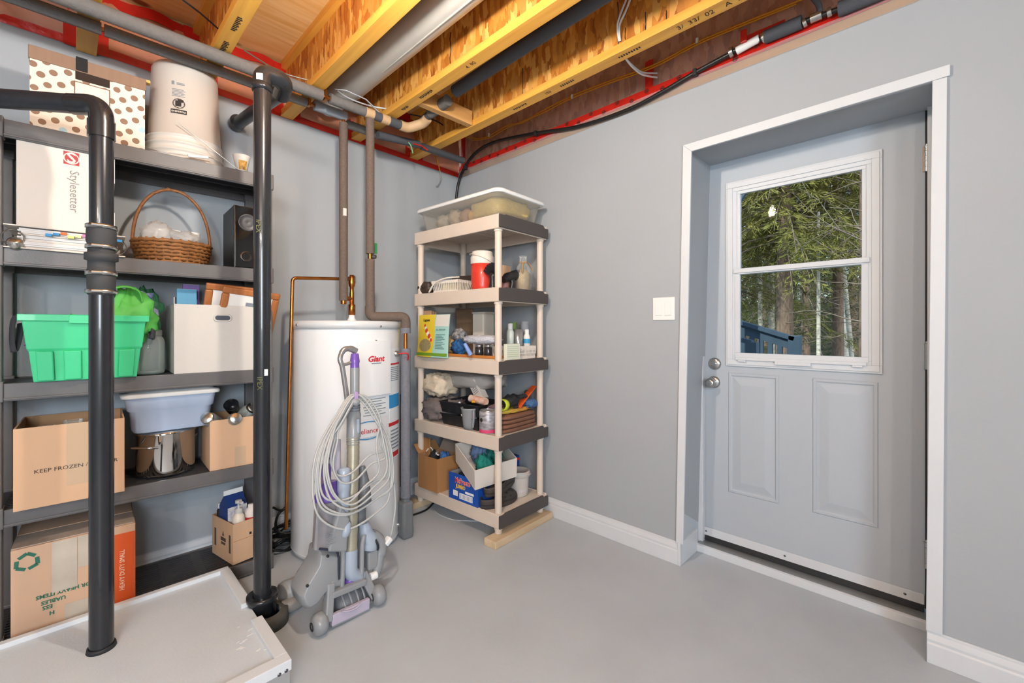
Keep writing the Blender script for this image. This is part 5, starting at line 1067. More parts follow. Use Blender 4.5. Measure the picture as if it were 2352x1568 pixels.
xo = SL(255, 1400, yb)[0]-xl; decal(t, 'orange_panel', xo, w_-.001, .002, h_-.03, -.0002, mat('orange_print', '#d2561f', .6))
xs, zs = SL(281, 1300, yb); text('lettering', 'HEAVY DUTY SMALL', .021, face((xs-xl, -.0012, .135), (0, 0, 1), (-1, 0, 0)), mat('cream_print', '#ead9c4', .7), t, sx=.82)
xs, zs = SL(62, 1283, yb); xs -= xl; zs = min(zs-z0, h_-.05); M_gpr = mat('green_print', '#2d6a55', .7)
for k in range(3):
    a_ = math.pi/2+k*2*math.pi/3; c_ = Vector((xs, -.0008, zs)); p1_ = c_+Vector((math.cos(a_), 0, math.sin(a_)))*.030; a2_ = a_-.9; a3_ = a_+.9
    p2_ = c_+Vector((math.cos(a2_), 0, math.sin(a2_)))*.026; p3_ = c_+Vector((math.cos(a3_), 0, math.sin(a3_)))*.026
    b = B(); b.bar(p3_, p1_, .0008, .011, up=(0, 0, 1)); b.bar(p1_, p2_, .0008, .011, up=(0, 0, 1)); obj('recycling_arrow', b, M_gpr, t)
for (px, py, tx) in ((118, 1374, 'OR HEAVY ITEMS'), (118, 1386, 'UABLES'), (108, 1397, 'ESS'), (116, 1408, 'H')):
    xs, zs = SL({'OR HEAVY ITEMS': 82, 'UABLES': 94, 'ESS': 97, 'H': 113}[tx], py, yb)
    text('lettering', tx, .0185, face((xs-xl, -.0008, zs-z0), (-1, 0, 0), (0, 0, -1)), M_gpr, t, bold=.0006, sx=1.0, align='RIGHT')
M_ctape = mat('clear_box_tape', '#c3b8a8', .15, coat=.5, var=.2, scale=10)
decal(t, 'packing_tape', w_*.30, w_*.50, h_*.40, h_-.002, -.0011, M_ctape); decal(t, 'packing_tape', w_*.505, w_*.64, h_*.62, h_-.002, -.0013, M_ctape); decal(t, 'packing_tape', w_*.40, w_*.66, .004, h_*.22, -.0011, M_ctape); decal(t, 'packing_tape', w_*.6, w_*.72, .004, .16, -.0014, M_btape)
yb = .03; qv = P(535, 1298, z=z0)-SO; xl, yb = qv.dot(EX), qv.dot(EY)
t = sthing('bottle_carton', 'small tan carton with dark side emblem holding bottles on the bottom shelf', 'box', xl-.0, yb, z0, rz=math.radians(0)); w_ = .13; h_ = SL(537, 1205, yb)[1]-z0
t.rotation_euler[2] = RZ+math.radians(13)
open_box(t, 0, w_, 0, .21, 0, h_, M_card2, M_cardin, .004, 'box_body')
b = B(); b.box(.002, w_-.002, -.0008, 0, h_*.56, h_*.57); obj('fold_line', b, M_cardin, t)
b = B(); b.box(w_*.55, w_*.62, -.001, 0, h_*.62, h_*.68); obj('hand_slot', b, M_ink, t)
mat('faded_black_print', '#574639', .8)
b = B(); b.add([(-.0007, .105, h_*.60), (-.0007, .085, h_*.60), (-.0007, .095, h_*.74)], [(0, 1, 2)]); b.box(-.0008, 0, .07, .12, h_*.47, h_*.56); b.box(-.0008, 0, .075, .115, h_*.38, h_*.44); obj('side_emblem', b, MATS['faded_black_print'], t)
for yy in (.03, .175): b = B(); b.box(-.0008, 0, yy-.008, yy+.008, h_*.25, h_*.7); obj('side_mark', b, MATS['faded_black_print'], t)
def inbox(name, label, cat, x, y): M = wm(t); p = M @ Vector((x, y, .0045)); return thing(name, label, cat, p, t.rotation_euler[2])
c = inbox('milk_carton', 'dark blue and white gable top milk carton among the bottles', 'carton', .052, .115); hc = .285
b = B(); b.box(-.042, .042, -.042, .042, 0, hc-.05); obj('carton_body', b, mat('carton_print', '#e2ded8', .6, var=.5, scale=45, col2='#8d95ad'), c)
b = B(); b.add([(-.042, -.042, hc-.05), (.042, -.042, hc-.05), (.042, .042, hc-.05), (-.042, .042, hc-.05), (-.042, 0, hc), (.042, 0, hc)], [(0, 1, 5, 4), (2, 3, 4, 5), (1, 2, 5), (3, 0, 4)]); b.box(-.0426, -.042, -.042, .042, .06, hc-.05); k = obj('gable', b, mat('carton_blue', '#1f3b78', .5), c)
b = B(); b.box(-.042, .042, -.0015, .0015, hc-.001, hc+.022); obj('top_seal', b, M_plate, k)
c = inbox('pump_bottle', 'cream pump bottle with orange label beside the milk carton', 'bottle', .042, .040)
b = B(); b.lathe([(0, 0), (.027, 0), (.028, .17), (.023, .20), (.012, .215)], n=18); b2 = obj('bottle', b, mat('cream_plastic', '#e3d6c4', .4), c)
b = B(); b.lathe([(.0286, .09), (.0289, .165)], n=10, a0=-2.6, a1=-.6); obj('orange_label', b, mat('orange_lab', '#c9702a', .5), b2)
b = B(); b.lathe([(.016, .212), (.016, .232), (.005, .235), (.005, .258), (.014, .26), (.014, .272), (0, .272)], n=14); b.box(-.005, .005, -.036, .0, .261, .271); obj('pump', b, clear('pump_clear', '#f0ece6', .4, .1), c)
c = inbox('spray_can', 'white spray can with red band beside the pump bottle', 'can', .099, .042)
b = B(); b.lathe([(0, 0), (.027, 0), (.027, .20), (.022, .215), (.014, .218), (.014, .235), (0, .235)], n=20); k = obj('can', b, mat('can_white', '#d9cfc8', .35), c); b = B(); b.lathe([(.0276, .14), (.0278, .18)], n=20); obj('red_band', b, M_red, k)
c = inbox('black_bottle', 'black bottle with white cap beside the milk carton', 'bottle', .030, .180)
b = B(); b.lathe([(0, 0), (.021, 0), (.021, .2), (.014, .212), (0, .212)], n=18); k = obj('bottle', b, M_ink, c); b = B(); b.lathe([(.016, .21), (.016, .232), (0, .233)], n=16); obj('cap', b, M_plate, k)
# cable heap on the floor behind the overflow pipe
ch = thing('cable_heap', 'tangled heap of black cables on the floor beside the shelving unit', 'cables', P(648, 1250, z=0)); rnd = random.Random(4); c0 = P(648, 1225, y=-.16)
for i in range(9):
    b = B(); pts = []; o0 = Vector((c0.x+rnd.uniform(-.03, .03), -.16+rnd.uniform(-.03, .03), .02+.012*i)); R0 = rnd.uniform(.04, .075)
    for k in range(22): a_ = 2*math.pi*k/22; pts.append(o0+Vector((math.cos(a_)*R0*1.1, math.sin(a_)*R0*.8, .012*math.sin(a_*2+i)-.006)))
    b.tube(pts, .0055, 6, closed=True); obj('cable_coil', b, M_pex, ch, world=True)
b = B(); b.tube(spline([P(627, 1165, y=-.16), P(645, 1172, y=-.16), P(655, 1165, y=-.16)], 6), .006, 6); obj('cable_end', b, M_pex, ch, world=True)
b = B(); q = [P(658, 1165, y=-.16), P(640, 1180, y=-.16), P(633, 1205, y=-.16), P(640, 1225, y=-.16), P(655, 1232, y=-.16)]; b.tube(spline(q, 6), .006, 6); obj('cable_loop', b, M_pex, ch, world=True)
# ================================================================== beige shelving unit in the corner
BR = math.radians(3.3); BO = Vector((-.475, -.94, 0)); BX = Vector((math.cos(BR), math.sin(BR), 0)); BY = Vector((-math.sin(BR), math.cos(BR), 0))
def _pl(px, py, n, q):
    r = ray(px, py); t = (q-CAM).dot(n)/r.dot(n); p = CAM+r*t-BO; return p.dot(BX), p.dot(BY), p.z
def BL(px, py, x=0.): a = _pl(px, py, BX, BO+BX*x); return a[1], a[2]          # plane parallel to the long side: (y, z)
def BE(px, py, y=0.): a = _pl(px, py, BY, BO+BY*y); return a[0], a[2]          # plane parallel to the short end: (x, z)
def BW(x, y, z): return BO+BX*x+BY*y+Vector((0, 0, z))
def bthing(name, label, cat, x, y, z, rz=0., group=None, rot=None):
    t = thing(name, label, cat, BW(x, y, z), BR+rz, group)
    if rot: t.rotation_euler = (rot[0], rot[1], BR+rz)
    return t
BZ = [1.766, 1.372, .976, .568, .151]; BLn, BDp = .745, .43; LH = .078
M_bei = mat('beige_resin', '#d9cabb', .45, var=.04, scale=10); M_cap = mat('dark_brown_cap', '#4a4341', .4)
bu = thing('shelving_unit', 'beige plastic five tier shelving unit with dark end caps in the corner', 'shelf', BW(0, 0, .04), BR)
def bo(name, b, m, par=None, **k): b.v = [v-Vector((0, 0, .04)) for v in b.v] if par is None else b.v; return obj(name, b, m, par or bu, **k)
for z in BZ:
    zz = z-.04; b = B(); b.box(0, .010, .0, BLn, zz-LH, zz); b.box(BDp-.010, BDp, 0, BLn, zz-LH, zz); b.box(.01, BDp-.01, BLn-.01, BLn, zz-LH, zz); b.box(.01, BDp-.01, .0, .01, zz-LH, zz-.006)
    sh = obj('shelf', b, M_bei, bu, bev=.005)
    d = B(); y = .03
    while y < BLn-.03:
        d.box(.01, BDp-.01, y, y+.0165, zz-.014, zz-.004); y += .022
    d.box(.01, BDp-.01, .008, .06, zz-.012, zz-.0035); d.box(.01, BDp-.01, BLn-.06, BLn-.008, zz-.012, zz-.0035); d.box(.008, .07, .01, BLn-.01, zz-.0125, zz-.0037); d.box(BDp-.07, BDp-.008, .01, BLn-.01, zz-.0125, zz-.0037); d.box(BDp/2-.03, BDp/2+.03, .01, BLn-.01, zz-.0127, zz-.0039); d.box(.01, BDp-.01, BLn/2-.02, BLn/2+.02, zz-.02, zz-.0042)
    obj('deck', d, M_bei, sh)
    c = B(); c.prism([(-.002, zz-LH+.004), (BDp+.002, zz-LH+.004), (BDp+.002, zz-.014), (BDp-.035, zz-.014), (BDp-.05, zz+.001), (.05, zz+.001), (.035, zz-.004), (-.002, zz-.004)], 'y', -.012, -.0005); obj('end_cap', c, M_cap, sh, bev=.004)
for (x, y) in ((.03, .03), (BDp-.03, .03), (.03, BLn-.03), (BDp-.03, BLn-.03)):
    b = B(); b.cyl((x, y, 0), (x, y, BZ[0]-.04-.01), .0195, n=20); post = obj('post', b, M_bei, bu)
    for z in BZ:
        b = B(); b.cyl((x, y, z-.04-LH-.012), (x, y, z-.04-LH+.002), .0235, n=18); obj('post_collar', b, M_bei, post)
# timber skids
M_2x4 = wood('skid_timber', '#d9c2a2', '#bda27d', (2, 22, 22), .7)
for i, (yy, lb) in enumerate(((-.035, 'timber skid under the near end of the beige shelf'), (.70, 'timber skid under the far end of the beige shelf'))):
    s_ = bthing('timber_skid', lb, 'timber', -.06, yy, 0); b = B(); b.box(0, BDp+.075, 0, .085, 0, .039); obj('board', b, M_2x4, s_, bev=.003)
def z_at(tier): return BZ[tier]-.0032
def lath(c, name, prof, m, n=24, at=(0, 0, 0), axis=None): b = B(); b.lathe(prof, at, n, axis=axis); return obj(name, b, m, c)
# --- tote on top
z0 = BZ[0]+.001; zt_ = BL(1150, 428, 0.)[1]; h_ = zt_-z0
t = bthing('storage_tote', 'clear plastic storage tote with white lid on top of the beige shelf', 'tote', .21, .365, z0)
ex, ey = .20, .345
def rr2(wx, wy, z, r=.04, n=5):
    o_ = []
    for (cx, cy, a0) in ((wx-r, -wy+r, -math.pi/2), (wx-r, wy-r, 0), (-wx+r, wy-r, math.pi/2), (-wx+r, -wy+r, math.pi)):
        for k in range(n+1): a_ = a0+math.pi/2*k/n; o_.append((cx+r*math.cos(a_), cy+r*math.sin(a_), z))
    return o_
M_tote = clear('clear_tote', '#f3efe6', .13, .06)
b = B(); loft(b, [rr2(ex-.03, ey-.03, .001), rr2(ex-.024, ey-.024, .008), rr2(ex-.004, ey-.004, h_-.02), rr2(ex+.004, ey+.004, h_-.018), rr2(ex+.004, ey+.004, h_-.012)], cap1=False); obj('tote_body', b, M_tote, t)
b = B(); loft(b, [rr2(ex+.010, ey+.02, h_-.016), rr2(ex+.014, ey+.024, h_-.012), rr2(ex+.014, ey+.024, h_-.002), rr2(ex+.008, ey+.018, h_+.006), rr2(ex-.02, ey-.01, h_+.008)]); obj('lid', b, M_plate, t)
M_sponge = mat('yellow_foam', '#e6cf7e', .9, var=.15, scale=30, bump=.6, bscale=90)
c = bthing('foam_block', 'yellow crumbly foam block inside the clear tote', 'foam', .20, .17, z0+.009); b = B(); b.blob((0, 0, h_*.46), (.15, .13, h_*.40), 14, .12, 4, pw=.45, seed=2); obj('foam', b, M_sponge, c)
for i, (x, y, r, cc, lb) in enumerate(((.12, .36, (.05, .06, .05), '#c9a074', 'tan dried flower bundle inside the clear tote'), (.10, .45, (.05, .05, .055), '#d7c6b0', 'cream plush lump inside the clear tote'), (.11, .57, (.05, .06, .05), '#dcd3c4', 'off white cloth roll at the far end inside the clear tote'), (.10, .29, (.04, .035, .035), '#dfae5a', 'small round golden bulb inside the clear tote'), (.32, .40, (.06, .14, .05), '#bcb7b0', 'grey fabric bundle at the back inside the clear tote'))):
    c = bthing('craft_item', lb, 'craft item', x, y, z0+.009); b = B(); b.blob((0, 0, r[2]), r, 12, .3, 3, seed=i*4+3, flatb=-r[2]); obj('lump', b, mat('craft%d' % i, cc, .85, var=.2, scale=25), c)
# --- second tier
z0 = z_at(1)
yc, _ = BL(1105, 660, .10); rJ = .066; hJ = BL(1105, 573, .05)[1]-z0
t = bthing('drink_cooler', 'red drink cooler jug with white lid and carry handle', 'jug', .11, yc, z0)
lath(t, 'jug_body', [(0, 0), (rJ-.006, 0), (rJ, .006), (rJ-.004, .03), (rJ, .06), (rJ, hJ*.68), (rJ*.9, hJ*.70), (0, hJ*.70)], mat('red_plastic', '#d13a2a', .35, coat=.2), 36)
lath(t, 'jug_lid', [(rJ+.001, hJ*.68), (rJ+.003, hJ*.70), (rJ+.003, hJ*.86), (rJ-.004, hJ*.9), (rJ*.92, hJ*.985), (rJ*.88, hJ), (0, hJ)], mat('white_cooler_lid', '#e3dad0', .4), 36)
b = B(); b.tube([(-(rJ+.006)*math.cos(a_), -(rJ+.006)*math.sin(a_), hJ*.80+.03*math.cos(a_+.6)) for a_ in [-.9+2.6*k/16 for k in range(17)]], .0045, 8, flat=.6); obj('carry_handle', b, MATS['white_cooler_lid'], t)
yc, _ = BL(1035, 660, .07); M_bsk = mat('white_basket_plastic', '#e2dacf', .45)
def slat_basket(t, w, d, h, ny, nx, fl=.012, m=None, bw=.005):
    m = m or M_bsk
    b = B(); b.box(-w/2, w/2, -d/2, d/2, 0, .004); obj('base', b, m, t)
    b = B(); f2 = fl
    b.ring(-w/2-f2, w/2+f2, 0, .012, .003, 0, .001) if False else None
    for (z, th) in ((.004, .012), (h-.018, .018)):
        u = z/h; a_ = w/2+f2*u; c_ = d/2+f2*u
        b.box(-a_, a_, -c_, -c_+.003, z, z+th); b.box(-a_, a_, c_-.003, c_, z, z+th); b.box(-a_, -a_+.003, -c_, c_, z, z+th); b.box(a_-.003, a_, -c_, c_, z, z+th)
    obj('basket_frame', b, m, t)
    for i in range(ny):
        y = -d/2+d*(i+.5)/ny; k_ = 1+2*f2/d
        for s_ in (-1, 1): b = B(); b.bar((s_*w/2, y, .01), (s_*(w/2+f2*.9), y*k_, h-.01), bw, .0022, up=(1, 0, 0)); obj('slat', b, m, t)
    for i in range(nx):
        x = -w/2+w*(i+.5)/nx; k_ = 1+2*f2/w
        for s_ in (-1, 1): b = B(); b.bar((x, s_*d/2, .01), (x*k_, s_*(d/2+f2*.9), h-.01), .0022, bw, up=(0, 1, 0)) if False else b.bar((x, s_*d/2, .01), (x*k_, s_*(d/2+f2*.9), h-.01), bw, .0022, up=(0, 1, 0)); obj('slat', b, m, t)
t = bthing('plastic_basket', 'small white slatted plastic basket with folding handle beside the red cooler', 'basket', .10, yc+.01, z0, rz=math.radians(8)); slat_basket(t, .14, .20, .075, 15, 10)
b = B(); b.tube(spline([(-.085, .10, .03), (-.10, .11, .005), (-.10, .06, .06), (-.09, -.02, .085), (-.06, -.10, .09)], 6), .0045, 8); obj('folding_handle', b, M_bsk, t)
c = bthing('file_folder', 'dark brown folder leaning above the white slatted basket', 'folder', .22, yc+.10, z0+.006, rot=(math.radians(-28), 0), rz=math.radians(-70)); b = B(); b.box(-.08, .08, 0, .03, 0, .15); obj('folder_body', b, mat('dark_brown_leather', '#40342e', .6), c, bev=.004)
b = B(); b.box(-.07, .07, .006, .024, .15, .152); obj('pages', b, MATS['paper_warm'], c)
c = bthing('receipt_pad', 'cream paper pad lying in the white slatted basket', 'paper', .10, yc-.02, z0+.012, rz=.3); b = B(); b.box(-.05, .05, -.06, .06, .0, .062); obj('sheets', b, mat('cream_paper', '#d9cfae', .8), c)
yq, _ = BL(980, 668, .05); t = bthing('knee_pad', 'brown black moulded knee pad at the far end of the second tier', 'knee pad', .05, yq+.01, z0); b = B(); b.blob((0, 0, .04), (.035, .07, .045), 12, .25, 3, seed=6, flatb=-.04); obj('pad', b, mat('dark_brown_plastic', '#43362f', .45), t)
for dy in (-.02, .025): lath(t, 'stud', [(0, .006), (.008, .005), (.010, 0)], M_ink, 12, at=(-.036, dy, .045), axis=(-1, 0, 0))
yq, _ = BL(1137, 660, .12); t = bthing('fan_attachment', 'black plastic fan shaped attachment standing beside the cooler', 'attachment', .06, .055+.03, z0)
q = BL(1132, 620, .05); 
for k in range(9):
    a_ = math.radians(30+k*15); b = B(); d = Vector((0, math.cos(a_), math.sin(a_))); b.bar(Vector((0, .02, .075))+d*.015, Vector((0, .02, .075))+d*.075, .014, .004, up=(1, 0, 0)); obj('blade', b, mat('black_plastic', '#232326', .35), t)
b = B(); b.lathe([(0, .01), (.018, .008), (.020, -.008), (0, -.008)], (0, .02, .075), 18, axis=(-1, 0, 0)); b.tube([(0, .02, .075), (.0, .015, .035), (.0, .015, 0)], [.014, .02, .026], 14); obj('hub', b, MATS['black_plastic'], t)
xq, _ = BE(1180, 640, .08); t = bthing('hair_dryer', 'black hair dryer lying on the second tier behind the near post', 'hair dryer', xq, .10, z0+.075, rot=(0, 0)); 
b = B(); b.tube(spline([(-.07, .0, -.015), (-.03, 0, .005), (.03, 0, .02), (.075, .0, .035)], 4), [.020]*3+[.026]*4+[.03]*4+[.026, .022], 18); obj('barrel', b, MATS['black_plastic'], t)
b = B(); b.tube(spline([(.0, 0, .0), (.0, -.01, -.03), (-.01, -.01, -.074)], 5), [.018]*5+[.015]*6, 12); obj('grip', b, MATS['black_plastic'], t)
xq, _ = BE(1203, 660, .07); hb = BE(1203, 588, .07)[1]-z0; t = bthing('glass_bottle', 'clear glass bottle with raffia bow and beige filling', 'bottle', xq, .075, z0)
lath(t, 'glass', [(0, .001), (.042, .001), (.046, .01), (.046, hb*.55), (.036, hb*.72), (.022, hb*.80), (.022, hb*.97), (.026, hb)], M_glassj, 28)
lath(t, 'filling', [(0, .004), (.040, .004), (.042, hb*.5), (.02, hb*.62), (0, hb*.62)], mat('beige_filling', '#c9ab82', .9, var=.3, scale=40), 22)
b = B(); b.lathe([(.024, hb*.80), (.027, hb*.815), (.024, hb*.83)], (0, 0, 0), 18); b.tube(spline([(-.02, -.02, hb*.81), (-.04, -.03, hb*.7), (-.045, -.03, hb*.5)], 4), .004, 6); b.tube(spline([(.015, -.024, hb*.81), (.035, -.03, hb*.72), (.05, -.03, hb*.6)], 4), .006, 6, flat=.4); obj('raffia_bow', b, mat('raffia', '#b98f58', .8), t)
t = bthing('pink_bottle', 'small pink bottle between the hair dryer and the glass bottle', 'bottle', xq-.075, .15, z0); lath(t, 'bottle', [(0, 0), (.022, 0), (.023, .05), (.018, .075), (.009, .085), (.009, .10), (0, .10)], mat('pink_plastic', '#c98d86', .4), 18)
t = bthing('card_box', 'tan cardboard sleeve standing behind the glass bottle', 'box', xq-.05, .19, z0); b = B(); b.box(0, .07, 0, .04, 0, .165); obj('sleeve', b, M_card2, t, bev=.002)
# --- third tier
z0 = z_at(2)
for i in range(3): t = bthing('envelope', 'brown padded envelope standing at the far end of the third tier', 'envelope', .05+.022*i, BLn-.055+.004*i, z0+.0, group='brown envelopes on the third tier'); b = B(); b.box(0, .012, -.10+.05, .045, 0, BL(950, 714, .03)[1]-z0-.004*i); obj('envelope_body', b, M_card, t, bev=.002)
ya, zt_ = BL(955, 723, -.012); yb_, _ = BL(1027, 723, -.012)
t = bthing('food_pouch', 'pond fish food pouch half yellow half teal with a koi picture', 'pouch', -.004, (ya+yb_)/2, z0, rot=(0, math.radians(4))); w_ = ya-yb_; h_ = zt_-z0
M_yel = mat('yellow_pouch', '#e9cc2f', .3, coat=.3)
def pouch(b, w, h, th, n=14, m=12):
    for s_ in (-1, 1): b.grid(lambda u, v: (s_*th*math.sin(math.pi*u)**.6*(1-v)**.5 if 0 < u < 1 else 0, (.5-u)*w*(1-.04*math.sin(v*3)), v*h), n, m)
b = B(); pouch(b, w_, h_, .022); obj('pouch_body', b, mat('teal_foil', '#a5cfc9', .3), t)
def pd(u, v, off=.0012): return Vector((-.022*max(0, math.sin(math.pi*u))**.6*(1-v)**.5-off, (.5-u)*w_*(1-.04*math.sin(v*3)), v*h_))
b = B(); b.grid(lambda u, v: pd(.005+.555*u+.05*math.sin(v*3.2)*u, .002+.995*v, .001), 16, 14); obj('yellow_panel', b, M_yel, t)
b = B(); b.grid(lambda u, v: pd(.60+.39*u, .72+.27*v, .001), 8, 4); obj('white_panel', b, mat('pouch_white', '#dcd9d2', .35), t)
b = B(); b.grid(lambda u, v: pd(.02+.96*u, .03+.07*v, .0022), 14, 2); obj('green_band', b, mat('pouch_green', '#6f9a2f', .4), t)
b = B(); b.grid(lambda u, v: pd(.32+.21*math.sqrt(u)*math.cos(2*math.pi*v), .27+.15*math.sqrt(u)*math.sin(2*math.pi*v), .003), 4, 24); obj('round_window', b, mat('pellet_brown', '#a3946c', .7, var=.3, scale=90), t)
M_koi = mat('koi_red', '#d5432f', .4)
for (u, v, a, cc) in ((.27, .74, .028, M_koi), (.30, .68, .034, M_plate), (.34, .62, .042, M_koi), (.39, .55, .044, M_plate), (.45, .49, .045, M_koi), (.49, .43, .036, M_plate), (.52, .40, .034, M_koi)):
    b = B(); b.grid(lambda p, q: pd(u+a*1.1*p*math.cos(2*math.pi*q), v+a*1.3*p*math.sin(2*math.pi*q), .0042 if cc is M_koi else .0036), 2, 12); obj('koi_patch', b, cc, t)
text('lettering', 'Laguna', .024, None, M_ink, t, wrap=lambda p: pd(.30-p.x*-1/w_, .87+p.y/h_, .003+p.z), bold=.0005)
text('lettering', 'ALL SEASON', .015, None, mat('teal_print', '#4f7d7d', .6), t, wrap=lambda p: pd(.78+p.x/w_, .64+p.y/h_, .003+p.z))
for k in range(10): b = B(); b.grid(lambda u, v: pd(.66+(.26-.04*(k % 3))*u, .20+.036*k+.012*v, .0025), 5, 1); obj('print_line', b, MATS['teal_print'], t)
ya, zt_ = BL(975, 712, .30); yb_, _ = BL(1071, 735, .30); ya = min(ya, .70); t = bthing('cutting_board', 'worn brown wooden board leaning at the back of the third tier', 'board', .33, (ya+yb_)/2, z0); b = B(); b.box(-.01, .01, -(ya-yb_)/2-.03, (ya-yb_)/2, 0, zt_-z0); obj('board', b, wood('worn_board', '#9c7f64', '#7a5f49', (20, 3, 20), .6), t, bev=.005)
yq, zt_ = BL(1110, 716, .25); t = bthing('canister', 'plain white square canister at the back of the third tier', 'canister', .27, yq+.02, z0); b = B(); b.box(-.05, .05, -.05, .05, 0, zt_-z0-.01); obj('canister_body', b, mat('off_white_plastic', '#d9d1c6', .5), t, bev=.008); b = B(); b.box(-.052, .052, -.052, .052, zt_-z0-.012, zt_-z0); obj('canister_lid', b, MATS['off_white_plastic'], t, bev=.004)
# tray with things
ya, _ = BL(1012, 822, .02); yb_, _ = BL(1139, 822, .02); t = bthing('wooden_tray', 'flat orange wood framed tray along the front of the third tier', 'tray', .13, (ya+yb_)/2, z0); L_ = (ya-yb_)
b = B(); b.box(-.11, .11, -L_/2, L_/2, 0, .010); obj('tray_base', b, mat('cream_board', '#e3d6c2', .6), t); b = B()
b.box(-.115, -.100, -L_/2, L_/2, .010, .026); b.box(.10, .115, -L_/2, L_/2, .010, .026); b.box(-.1, .1, -L_/2, -L_/2+.015, .010, .026); b.box(-.1, .1, L_/2-.015, L_/2, .010, .026); obj('tray_rim', b, mat('orange_wood', '#c27a3a', .45), t, bev=.002)
zt3 = z0+.011
for i, px in enumerate((1098, 1113)):
    yq, zq = BL(px, 812, .06); t = bthing('spice_jar', 'small dark filled glass jar with metal lid in the wooden tray', 'jar', .07+.02*i, yq, zt3, group='dark jars in the wooden tray'); lath(t, 'glass', [(0, 0), (.022, 0), (.024, .006), (.024, .055), (.02, .062)], mat('dark_jar', '#2f2a2e', .1, coat=.6), 22); lath(t, 'lid', [(.021, .06), (.022, .062), (.022, .075), (0, .076)], M_lid, 20)
yq, zq = BL(1055, 795, .08); t = bthing('work_gloves', 'blue and black knitted work gloves heaped in the wooden tray', 'gloves', .09, yq+.01, zt3); b = B(); b.blob((0, 0, .05), (.05, .06, .05), 14, .4, 3, seed=21, fold=.4, flatb=-.05); obj('blue_glove', b, mat('blue_knit', '#2f6fae', .9, var=.5, scale=50, col2='#1a2c48'), t); b = B(); b.blob((.02, .02, .12), (.045, .055, .045), 12, .4, 3, seed=23, fold=.4); obj('black_glove', b, mat('navy_knit', '#1f2b44', .9, var=.6, scale=45, col2='#b8b4ae'), t)
t = bthing('paper_bag', 'crumpled brown paper bag beside the work gloves', 'bag', .10, yq+.085, z0+.0265); b = B(); b.blob((0, 0, .05), (.04, .035, .055), 12, .3, 3, seed=31, flatb=-.05); obj('bag', b, mat('kraft_paper', '#b8925f', .85), t)
ya, zq = BL(1062, 775, .05); yb_, _ = BL(1139, 775, .05); t = bthing('mop_pad', 'fluffy grey white mop pad lying across the jars', 'mop', .075, (ya+yb_)/2, z0+.0895); b = B(); b.blob((0, 0, .024), (.045, (ya-yb_)/2, .024), 18, .22, 14, seed=8, pw=.7); obj('pad', b, mat('fluffy_grey', '#cfd0d8', .95, bump=.8, bscale=120), t)
t = bthing('brush_handle', 'light blue plastic brush handle sticking out of the wooden tray', 'handle', -.015, BL(1083, 800, -.01)[0], z0+.027, rot=(math.radians(-25), math.radians(-15))); b = B(); b.tube([(0, -.0, .0), (0, .0, .03), (0, .0, .075)], [.013, .012, .010], 12); obj('handle', b, mat('periwinkle_plastic', '#7f9bd6', .4), t)
xq, _ = BE(1205, 820, .02); t = bthing('plastic_basket', 'small white mesh basket near the dark end cap of the third tier', 'basket', xq-.01, .09, z0); slat_basket(t, .24, .12, .075, 9, 19, .006, bw=.007)
b = B(); b.box(-.123, .123, -.0645, -.062, .030, .036); b.box(-.123, .123, -.0645, -.062, .05, .055); obj('mesh_rail', b, M_bsk, t)
for i, (px, pyt, yy, r, cc, lb, zz0) in enumerate(((1172, 742, .12, .022, '#cfd8cf', 'pale translucent bottle standing in the mesh basket', .004), (1190, 756, .11, .030, '#a9a7a6', 'silver grey canister standing in the mesh basket', .004), (1210, 756, .075, .020, '#e6e3df', 'white bottle with blue band standing in the mesh basket', .004), (1205, 738, .16, .026, '#b9bcc2', 'clear tumbler standing behind the mesh basket', 0), (1178, 740, .18, .026, '#7d9a5e', 'green cup standing behind the mesh basket', 0))):
    xq2, zt_ = BE(px, pyt, yy); h_ = max(.06, zt_-z0-zz0); t = bthing('bottle' if 'bottle' in lb else 'canister', lb, 'bottle' if 'bottle' in lb else 'container', xq2, yy, z0+zz0)
    k = lath(t, 'vessel', [(0, 0), (r, 0), (r, h_*.74), (r*.7, h_*.82), (r*.62, h_*.84)] if i in (0, 2) else [(0, 0), (r*.9, 0), (r, h_), (r*.93, h_), (r*.8, .01), (0, .01)], mat('vessel%d' % i, cc, .3, metal=.6 if i == 1 else 0.), 22)
    if i in (0, 2): lath(t, 'cap', [(r*.64, h_*.83), (r*.66, h_*.99), (0, h_)], M_plate, 18)
    if i == 2: lath(t, 'blue_band', [(r+.0006, h_*.5), (r+.0006, h_*.66)], mat('band_blue', '#3f9fd0', .4), 20)
ya, zt_ = BE(1166, 790, -.0); xa, xb_ = BE(1165, 810, .0)[0], BE(1196, 810, .0)[0]; t = bthing('paper_carton', 'small cream and pale green paper carton at the shelf edge', 'box', xa, .004, z0); b = B(); b.box(0, xb_-xa, 0, .022, 0, zt_-z0); obj('carton', b, mat('pale_carton', '#dfe0cc', .6), t, bev=.001)
for k in range(6): b = B(); b.box(.006, xb_-xa-.012, -.0006, 0, .02+k*.011, .023+k*.011); obj('print_line', b, mat('pale_green_print', '#b5c3a0', .7), t)
